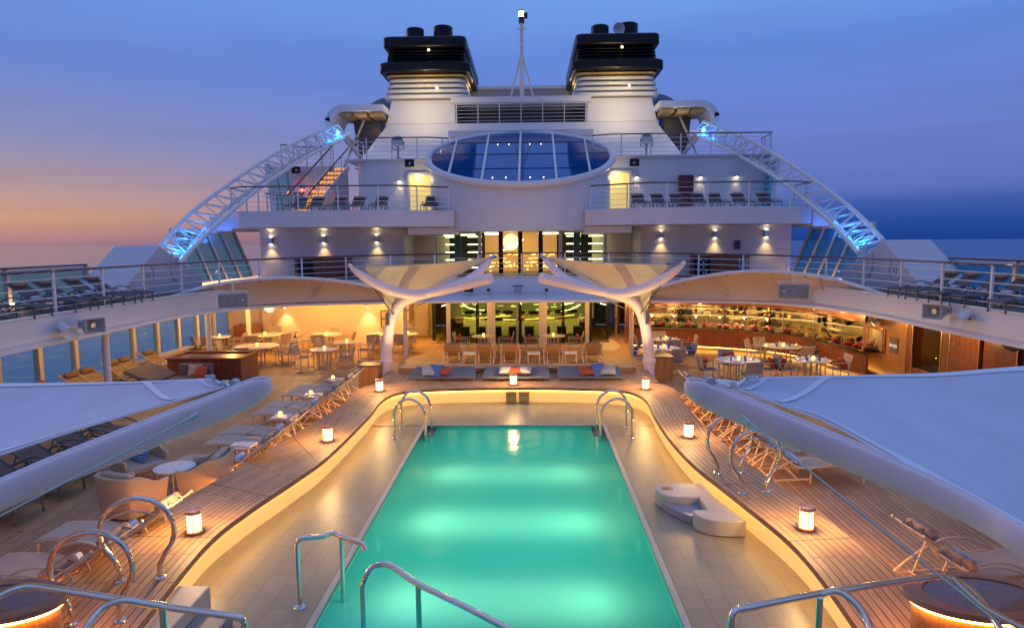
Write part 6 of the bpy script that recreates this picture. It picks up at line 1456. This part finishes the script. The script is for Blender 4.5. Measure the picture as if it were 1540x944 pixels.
# heat lamps
HL0 = thing('heat_lamp', 'x', 'heat lamp', (0, 0, 0), 'copper heat lamps over the buffet')
b = MB(); b.lathe([(0.03, 0.16), (0.05, 0.14), (0.12, 0.03), (0.13, 0.0), (0.12, 0.0), (0.04, 0.12), (0, 0.13)], (0, 0, 0), 16); b.build('shade', M['copper'], HL0)
b = MB(); b.ball((0, 0, 0.04), 0.045, 8, 5); b.build('bulb', M['bulb'], HL0)
b = MB(); b.tube([(0, 0, 0.16), (0, 0, 0.75)], 0.012, 6); b.build('stem', M['copper'], HL0)
HL = Proto(HL0)
hl = [1, 3, 6, 9, 12, 15, 18]
for i, k in enumerate(hl): q = o4[k]; HL.put((q.x, q.y, 1.6), 0, 'copper heat lamp over the buffet, %s from the sail mast' % ORD[i]); lamp('POINT', (q.x, q.y, 1.5), 14, (1, 0.68, 0.28), 0.06)
# galley behind
gy = thing('galley', 'stainless steel kitchen with shelves and hoods behind the buffet counter', 'kitchen', (12, 29, 0))
gb = off(bc, -2.6)
gb = [p for i, p in enumerate(gb) if p.x < 13.7]
lip(gb, -1, 0.0, 2.4, 0, 'steel_back', M['galley'], gy, -0.06)
lip(gb, -1, 0.0, 0.95, 0.55, 'work_counter', M['galley'], gy, -0.5)
for z in (1.35, 1.62): lip(gb, -1, z, z + 0.035, 0.32, 'shelf', M['galley'], gy, -0.3)
lip(gb, -1, 1.95, 2.25, 0.6, 'hood', M['galley'], gy, -0.5)
lip(gb, -1, 1.925, 1.945, 0.5, 'hood_light', emis('hood_light', (1, 0.75, 0.3), 1.4), gy, -0.04)
lip(gb, -1, 1.3, 1.32, 0.3, 'shelf_light', emis('shelf_light', (1, 0.72, 0.25), 1.2), gy, -0.03)
b = MB(); random.seed(3)
for k in range(60):
    i = random.randrange(0, len(gb) - 1); p = gb[i]; q = bc[min(i, len(bc) - 1)]; f = random.uniform(0.14, 0.2)
    c_ = p.lerp(q, f); b.box((c_.x, c_.y, random.choice((1.44, 1.72, 1.05))), (random.uniform(0.08, 0.35), 0.15, random.uniform(0.08, 0.2)), rz=random.random())
b.pieces('pot', M['galley'], gy)
b = MB()
for k in range(26):
    i = random.randrange(0, len(gb) - 1); c_ = gb[i].lerp(bc[min(i, len(bc) - 1)], 0.2); b.box((c_.x, c_.y, random.choice((1.1, 1.44, 1.72))), (random.uniform(0.1, 0.4), 0.15, random.uniform(0.1, 0.22)))
b.pieces('container', M['black'], gy)
b = MB()
for i in range(2, len(gb) - 1, 5): p = gb[i].lerp(bc[i], 0.1); b.bb(p.x - 0.05, p.x + 0.05, p.y - 0.05, p.y + 0.05, 0.9, 2.3)
b.pieces('divider', M['dark'], gy)
# wooden header over the opening
lip([p for p in bc], -1, 2.0, 2.42, 0.12, 'header', M['cherry'], bf, -0.1)
# pantry box left end
b = MB(); b.bb(4.95, 5.6, 29.3, 31.2, 0, 1.75); T(b.build('end_cabinet', M['cherry'], bevel=0.01), 'dark reddish cabinet at the far end of the buffet', 'cabinet')
b = MB(); b.bb(4.95, 7.0, 31.3, 31.4, 0, 2.4); T(b.build('lit_wood_panel', M['honey']), 'honey wood wall panel right of the glass doors', 'wall panel')
# wooden wall on the far right
ww = thing('wooden_wall', 'varnished reddish wood wall with menu board on the right', 'wall', (12.2, 19, 0))
X0 = 12.0
b = MB(); b.bb(X0, X0 + 0.3, 20.55, 23.2, 0, 2.4); b.build('honey_panel', M['honey'], ww)
b = MB(); b.bb(X0, X0 + 0.3, 20.2, 20.5, 0, 2.4); b.bb(X0, X0 + 0.3, 18.45, 18.8, 0, 2.4); b.bb(X0, X0 + 0.3, 18.81, 20.19, 0, 0.85); b.bb(X0, X0 + 0.3, 18.81, 20.19, 2.15, 2.4); b.pieces('cabinet_frame', M['cherry'], ww)
b = MB(); b.bb(X0 + 1.0, X0 + 1.1, 18.81, 20.19, 0.85, 2.15); b.bb(X0 + 0.05, X0 + 1.0, 18.81, 20.19, 0.84, 0.9); b.build('niche', M['black'], ww)
b = MB(); b.tube([(X0 + 0.4, 19.45, 0.9), (X0 + 0.4, 19.45, 1.2), (X0 + 0.28, 19.45, 1.25)], 0.02, 6); b.build('faucet', M['steel'], ww)
for y in (17.25, 15.9, 14.5): b = MB(); b.bb(X0, X0 + 0.3, y, y + 1.16, 0, 2.4); b.build('wood_panel', M['cherry'], ww)
b = MB()
for y in (20.52, 20.19, 18.8, 18.43, 17.23, 15.88): b.bb(X0 - 0.015, X0 + 0.05, y - 0.018, y + 0.018, 0, 2.4)
b.pieces('brass_strip', M['brass'], ww)
for y in (19.38, 19.6): b = MB(); b.tube([(X0 - 0.02, y, 0.6), (X0 - 0.02, y, 0.72)], 0.012, 6); b.build('door_handle', M['brass'], ww)
mb_ = thing('menu_board', 'framed menu board under three small lamps on the wooden wall', 'menu board', (X0 - 0.05, 22.1, 1.0))
b = MB(); b.bb(X0 - 0.05, X0 - 0.005, 21.7, 22.75, 0.98, 1.8); b.build('frame', M['copper'], mb_, bevel=0.008)
b = MB(); b.bb(X0 - 0.062, X0 - 0.052, 21.78, 22.67, 1.05, 1.73); b.build('board', mat('board_brown', (0.2, 0.16, 0.1), 0.5), mb_)
r = thing('spotlight_cluster', 'cluster of three small white spotlights above the menu board', 'spotlights', (X0 - 0.1, 22.3, 1.95))
for y in (22.05, 22.3, 22.55): b = MB(); b.lathe([(0, 0), (0.05, 0.02), (0.075, 0.14), (0, 0.12)], (0, 0, 0), 12); m4 = Matrix.Translation((X0 - 0.18, y, 2.0)) @ Matrix.Rotation(R(130 + 20 * (y - 22.3)), 4, 'Y'); b.v = [m4 @ p for p in b.v]; b.build('spot_head', M['whitem'], r)
b = MB(); b.tube([(X0 - 0.02, 22.0, 2.02), (X0 - 0.1, 22.05, 2.02), (X0 - 0.1, 22.55, 2.02)], 0.015, 6); b.build('bar', M['whitem'], r)
lamp('SPOT', (X0 - 0.3, 22.3, 1.95), 40, (1, 0.6, 0.2), 0.05, target=(X0 + 0.1, 22.2, 1.2), spot=100)
sg = thing('name_sign', 'small grey sign reading PATIO on the wooden wall', 'sign', (X0 - 0.03, 21.15, 1.1))
b = MB(); b.bb(X0 - 0.03, X0 - 0.004, 20.95, 21.4, 1.12, 1.6); b.build('sign_plate', mat('sign_grey', (0.13, 0.11, 0.1), 0.4), sg)
tx = bpy.data.curves.new('sign_text', 'FONT'); tx.body = 'PATIO'; tx.size = 0.15; tx.extrude = 0.004; tx.align_x = 'CENTER'; tx.align_y = 'CENTER'
to = bpy.data.objects.new('lettering', tx); C.objects.link(to)
dg = bpy.context.evaluated_depsgraph_get(); me = bpy.data.meshes.new_from_object(to.evaluated_get(dg)); bpy.data.objects.remove(to)
me.materials.clear(); me.materials.append(emis('sign_white', (1, 0.95, 0.9), 0.5)); to = bpy.data.objects.new('lettering', me); C.objects.link(to)
to.parent = sg; to.matrix_local = Matrix.Translation(V(-0.006, 0.03, 0.24)) @ Matrix(((0, 0, -1), (-1, 0, 0), (0, 1, 0))).to_4x4()
b = MB(); b.ball((X0 + 0.02, 16.1, 2.2), (0.12, 0.4, 0.2), 14, 8); T(b.build('round_fixture', M['dark']), 'dark round fixture high on the wooden wall', 'fixture')

# ---- loungers on upper decks
for s in (-1, 1):
    for i, y in enumerate((19.6, 18.7, 17.6, 16.7, 15.3)):
        LGD.put((s * 11.9, y, zd(12.3)), 0 if s > 0 else R(180), scale=0.86, label= 'dark lounger on the upper deck, %s from the wedge housing on the %s' % (ORD[i], 'left' if s < 0 else 'right'), group='dark loungers on the upper deck')
        TW.put((s * 12.25, y, zd(12.3) + 0.3), R(90 * (1 - s)), 'rolled towel on the %s upper deck lounger from the housing on the %s' % (ORD[i], 'left' if s < 0 else 'right'), 'rolled towels on the upper deck')
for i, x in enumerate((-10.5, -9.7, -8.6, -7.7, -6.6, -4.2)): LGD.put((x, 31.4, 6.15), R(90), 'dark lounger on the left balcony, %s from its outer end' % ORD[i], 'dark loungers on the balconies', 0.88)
for i, x in enumerate((5.6, 6.5, 7.4, 8.4, 9.2, 10.3, 11.5)): LGD.put((x, 31.4, 6.15), R(90), 'dark lounger on the right balcony, %s from the lit doorway' % ORD[i], 'dark loungers on the balconies', 0.88)

# ================================================================== SHADE SAILS (far pair)
def tri_membrane(A, Bp, Cp, sag, ctr, n_=12):
    """triangular membrane with concave edges; sag pulls each edge inward and ctr drops the middle"""
    A, Bp, Cp = Vector(A), Vector(Bp), Vector(Cp); G_ = (A + Bp + Cp) / 3
    rows = []
    for i in range(n_ + 1):
        u = i / n_; r_ = []
        for j in range(n_ + 1):
            v = j / n_; a, b_, c_ = (1 - u), u * (1 - v), u * v
            p = A * a + Bp * b_ + Cp * c_
            k = sag * (4 * a * b_ + 4 * b_ * c_ + 4 * c_ * a) * (1 - 9 * min(a * b_, 1) * 0)
            m_ = 27 * a * b_ * c_
            r_.append(p + (G_ - p) * min(0.95, k * (1 - 0.5 * m_)) + Vector(ctr) * m_)
        rows.append(r_)
    return rows
for s in (-1, 1):
    def mp_(px, py, Y):
        if s < 0: return at(px, py, Y=Y)
        p = at(px, py, Y=Y); return Vector((-p.x - 0.0, p.y, p.z))
    r = thing('shade_mast', 'white curved mast with a cream triangular sail on the %s behind the pool' % ('left' if s < 0 else 'right'), 'shade sail', (s * 4.4, 22.1, 0), 'cream shade sails behind the pool')
    trunk = [(582, 574, 22.1), (581, 541, 22.1), (583, 514, 22.1), (587, 488, 22.1), (595, 467, 22.1), (608, 453, 22.0), (627, 446, 21.8), (648, 441, 21.6)]
    P2 = [mp_(*q) for q in trunk]
    b = MB(); b.tube(smooth(P2, 5), [0.2, 0.19, 0.185, 0.18, 0.17, 0.16, 0.15, 0.14], 14); b.build('trunk', M['spar'], r)
    b = MB(); b.lathe([(0.22, 0), (0.23, 0.03), (0.23, 0.12), (0.21, 0.14)], mp_(581, 547, 22.1) , 16); b.lathe([(0, 0), (0.3, 0), (0.3, 0.03), (0.22, 0.05)], (P2[0].x, P2[0].y, 0), 16); b.build('collar', M['spar'], r)
    b = MB(); b.tube(smooth([mp_(*q) for q in ((524, 397, 20.8), (538, 409, 20.9), (560, 424, 21.1), (590, 437, 21.3), (620, 443, 21.5), (646, 441, 21.6))], 5), [0.05, 0.13, 0.15, 0.16, 0.16, 0.16], 14); b.build('outer_arm', M['spar'], r)
    b = MB(); b.tube(smooth([mp_(*q) for q in ((640, 442, 21.6), (680, 433, 21.2), (710, 425, 20.9), (738, 418, 20.6))], 5), [0.15, 0.16, 0.17, 0.17], 14); b.build('front_arm', M['spar'], r)
    b = MB(); b.tube(smooth([mp_(*q) for q in ((650, 440, 21.7), (690, 428, 23.0), (718, 411, 24.2), (732, 396, 24.8), (744, 383, 25.2))], 5), [0.13, 0.14, 0.15, 0.13, 0.05], 14); b.build('rear_arm', M['spar'], r)
    A, Cc, Mm = mp_(548, 402, 20.95), mp_(735, 388, 24.9), mp_(584, 479, 22.0)
    rows = tri_membrane(Mm, A, Cc, 0.13, (0, 0.25, -0.1)); b = MB(); b.sheet(rows, thick=0.015); b.build('sail', M['sailtan'], r)
    b = MB(); b.tube(rows[-1], 0.03, 6); b.tube([q[0] for q in rows], 0.025, 6); b.tube([q[-1] for q in rows], 0.025, 6); b.build('edge_rope', M['sailtan'], r)
    b = MB(); b.beam(mp_(530, 400, 20.8), A, 0.12, 0.05); b.beam(mp_(745, 386, 25.2), Cc, 0.15, 0.05); b.box(mp_(545, 400, 20.9), (0.35, 0.2, 0.07)); b.box(Mm + V(0, -0.12, 0), (0.12, 0.12, 0.4)); b.build('clamp_plate', M['steel'], r)
    for q1, q2 in (((552, 420, 21.0), (592, 473, 21.9)), ((668, 440, 21.3), (610, 468, 21.9))):
        b = MB(); b.tube([mp_(*q1), mp_(*q2)], 0.018, 6); b.build('stay_wire', M['dark'], r)

for s in (-1, 1): lamp('SPOT', (s * 3.9, 20.9, 0.7), 210, (1, 0.72, 0.28), 0.08, target=(s * 3.4, 22.4, 4.0), spot=95, blend=0.9)  # added uplights that brighten the cream sails, no fixture stands there
# ---- near sails at both edges of the view
def near_sail(s, spar, clew, fab, seam, wire, label):
    r = thing('near_sail', label, 'shade sail', (s * 6.2, 3.2, 0), 'large white shade sails beside the pool')
    P2 = [at(px, py, Y=Y) for px, py, Y, _ in spar]; rr = [q[3] for q in spar]
    hub = Vector((s * 5.2, 3.3, 1.9)); P2 = P2 + [hub]; rr = rr + [0.15]
    sm = smooth(P2, 6); rs = []
    for i in range(len(sm)):
        f = i * (len(rr) - 1) / (len(sm) - 1); k = min(int(f), len(rr) - 2); rs.append(rr[k] + (rr[k + 1] - rr[k]) * (f - k))
    b = MB(); b.tube(sm, rs, 24, thin=0.42); b.build('spar', M['spar'], r)
    b = MB(); b.tube([p + V(0, 0, q_ * 0.985) for p, q_ in list(zip(sm, rs))[3:-8]], 0.012, 6); b.build('edge_highlight', M['sailseam'], r)  # slim pale tube paints the bright highlight along the spar's top
    b = MB(); b.tube(smooth([(s * 5.9, 2.9, 0), (s * 5.9, 2.9, 1.0), (s * 5.6, 3.1, 1.7), hub], 5), [0.2, 0.19, 0.17, 0.15], 16); b.build('trunk', M['spar'], r)
    rows = []
    top, bot = fab
    tp = smooth([at(px, py, Y=Y) for px, py, Y in top], 5); bt = smooth([at(px, py, Y=Y) for px, py, Y in bot], 5)
    n_ = 14
    def samp(c, f): f = f * (len(c) - 1); k = min(int(f), len(c) - 2); return c[k].lerp(c[k + 1], f - k)
    for i in range(41):
        a, c_ = samp(tp, i / 40), samp(bt, i / 40); L_ = (a - c_).length
        rows.append([a.lerp(c_, j / n_) + V(0, 0, -0.045 * L_ * math.sin(PI * j / n_) + 0.012 * math.sin(j * 2.4 + 1.3) * math.sin(PI * j / n_) * max(0.15, 1 - i / 16) + 0.006 * math.sin(i * 1.7) * (1 if j < 3 else 0) * math.sin(PI * j / n_)) for j in range(n_ + 1)])
    b = MB(); b.sheet(rows if s > 0 else [q[::-1] for q in rows], thick=0.008); b.build('sail_cloth', M['sail'], r, angle=60)
    for jj in (0, n_):
        ws = 1 if jj == 0 else n_ - 1
        b = MB(); q = [[rw[jj] + V(0, 0, 0.02), rw[jj].lerp(rw[ws], 0.55) + V(0, 0, 0.02)] for rw in rows]; b.sheet(q); b.build('hem', M['sailseam'], r)
        b = MB(); b.tube([rw[jj] for rw in rows], 0.014, 6); b.build('edge_rope', M['sailseam'], r)
    # radial seams
    for (i0, i1) in seam:
        q = []
        for j in range(n_ + 1):
            f = i0 + (i1 - i0) * (j / n_) ** 0.8; k = int(f); fr_ = f - k
            def g(o): ff = min(39.99, f + o); kk = int(ff); return rows[kk][j].lerp(rows[kk + 1][j], ff - kk) + V(0, 0, 0.024)
            q.append([g(0), g(0.9)])
        b = MB(); b.sheet(q); b.build('seam', M['sailseam'], r)
    # clew plate, shackle, turnbuckle
    c0 = samp(tp, 0).lerp(samp(bt, 0), 0.5); tip = at(clew[0], clew[1], Y=clew[2])
    b = MB(); d_ = (tip - c0); sd = V(0, 1, 0)
    k1, k2 = samp(tp, 0.06), samp(bt, 0.03)
    b.sheet([[k1 + V(0, 0.03, 0.02), k2 + V(0, -0.03, 0.02)], [samp(tp, 0) + V(0, 0, 0.02), samp(bt, 0) + V(0, 0, 0.02)]], thick=0.012); b.build('corner_plate', M['steel'], r)
    b = MB()
    for k in range(5):
        for q in (k1.lerp(samp(tp, 0), k / 4), k2.lerp(samp(bt, 0), k / 4)): b.cyl(q + V(0, 0, 0.02), 0.012, 0.03, 8)
    b.pieces('bolt', M['steel'], r)
    b = MB(); b.tube([c0, c0.lerp(tip, 0.3), c0.lerp(tip, 0.7), tip], [0.015, 0.03, 0.03, 0.015], 10); b.tube([samp(bt, 0.0), samp(bt, 0).lerp(tip, 0.6)], 0.022, 8); b.build('turnbuckle', M['steel'], r)
    b = MB(); disc(b, tip, 0.045, -0.05, 0.05, 14); b.build('shackle', M['brushed'], r)
    w1, w2 = [at(q[0], q[1], Y=q[2]) for q in wire]
    b = MB(); b.tube([w1, w2], 0.008, 8); b.build('guy_wire', M['brushed'], r)
    b = MB(); b.tube([w1, w1.lerp(w2, 0.04)], 0.022, 8); b.tube([w1.lerp(w2, 0.04), w1.lerp(w2, 0.09)], 0.014, 8); b.build('wire_end', M['brushed'], r)
    return r
near_sail(-1, [(407, 571, 6.05, 0.02), (401, 580, 6.0, 0.085), (385, 588, 5.95, 0.125), (362, 599, 5.9, 0.142), (312, 620, 5.75, 0.142), (247, 645, 5.55, 0.142), (182, 671, 5.35, 0.141), (91, 707, 5.1, 0.137), (0, 746, 4.85, 0.132), (-120, 800, 4.5, 0.13)],
          (352, 577, 5.95),
          ([(322, 571, 6.0), (280, 573, 6.4), (220, 575.5, 6.9), (110, 577.5, 7.8), (0, 578, 8.6), (-150, 576, 9.6), (-330, 570, 10.6)], [(338, 580, 5.85), (300, 592, 5.8), (234, 611, 5.7), (130, 641, 5.5), (0, 683, 5.2), (-150, 735, 4.8), (-330, 800, 4.3)]),
          [(13.0, 10.5), (3.6, 3.0)], [(298, 622, 5.58), (-20, 786, 4.6)], 'huge white sail on a thick white spar cutting in from the left edge')
near_sail(1, [(1031, 574, 6.05, 0.02), (1036, 582, 6.0, 0.085), (1052, 590, 5.95, 0.125), (1078, 602, 5.9, 0.142), (1120, 620, 5.75, 0.142), (1179, 645, 5.55, 0.142), (1260, 679, 5.35, 0.141), (1330, 709, 5.15, 0.137), (1400, 740, 4.95, 0.13), (1480, 780, 4.7, 0.12), (1600, 850, 4.3, 0.12)],
          (1068, 574, 5.95),
          ([(1124, 571, 6.0), (1170, 569, 6.4), (1230, 568, 6.9), (1330, 565, 7.8), (1420, 562, 8.4), (1540, 552, 9.2), (1720, 540, 10.3), (1900, 525, 11)], [(1100, 582, 5.85), (1140, 595, 5.8), (1190, 614, 5.7), (1244, 634, 5.6), (1322, 677, 5.4), (1400, 722, 5.2), (1514, 794, 4.95), (1640, 880, 4.6)]),
          [(12.0, 9.0), (3.6, 3.0)], [(1116, 626, 5.6), (1500, 935, 4.1)], 'huge blue white sail on a thick white spar cutting in from the right edge')

# ================================================================== WARM LIGHTS UNDER THE DECK
for px, py, Y in ((428, 463, 30.95), (552, 461, 30.95)):
    p = at(px, py, Y=Y); r = thing('downlight', 'small round downlight over the cream wall, %s' % ('left, beside the clock' if px < 500 else 'right, above the tables'), 'downlight', p, 'downlights on the cream wall')
    b = MB(); b.cyl(p, 0.07, 0.1, 12); b.build('can', M['grey'], r); b = MB(); b.cyl(p + V(0, 0, -0.01), 0.055, 0.008, 12); b.build('lens', M['bulb'], r)
    lamp('SPOT', p + V(0, -0.05, -0.05), 95, (1, 0.66, 0.24), 0.04, target=p + V(0, 0.25, -1.6), spot=80, blend=0.9)
for x, y, pw in ((-12.2, 27.5, 90), (-9.5, 29.0, 130), (-6.8, 29.2, 130), (-9.5, 26.3, 70), (-5.0, 30.6, 100), (-3.9, 31.0, 50), (4.6, 31.0, 90), (3.8, 29.8, 50), (6.4, 27.8, 50), (9.0, 25.6, 55), (10.6, 23.0, 60), (-2.2, 28.9, 25), (2.0, 28.9, 25)):
    lamp('POINT', (x, y, 2.2), pw * 1.7, (1, 0.5, 0.13), 0.15)
for x, y in ((11.3, 20.0), (11.3, 17.5)): lamp('POINT', (x, y, 2.1), 20, (1, 0.55, 0.2), 0.12)
for k in range(3): q = gb[min(len(gb) - 1, 4 + 9 * k)].lerp(bc[4 + 9 * k], 0.5); lamp('POINT', (q.x, q.y, 2.2), 34, (1, 0.72, 0.3), 0.2)

# ================================================================== RENDER SETTINGS
sc.render.engine = 'CYCLES'
cy = sc.cycles; cy.use_denoising = True; cy.max_bounces = 8; cy.diffuse_bounces = 3; cy.glossy_bounces = 3; cy.transparent_max_bounces = 14; cy.transmission_bounces = 4
cy.sample_clamp_indirect = 4.0; cy.caustics_reflective = False; cy.caustics_refractive = False
cy.use_light_tree = True
vs = sc.view_settings; vs.view_transform = 'Standard'; vs.look = 'None'; vs.exposure = 0.0; vs.gamma = 1.0
for o in list(C.objects):
    if o.get('label') == 'x': print('UNPLACED', o.name)
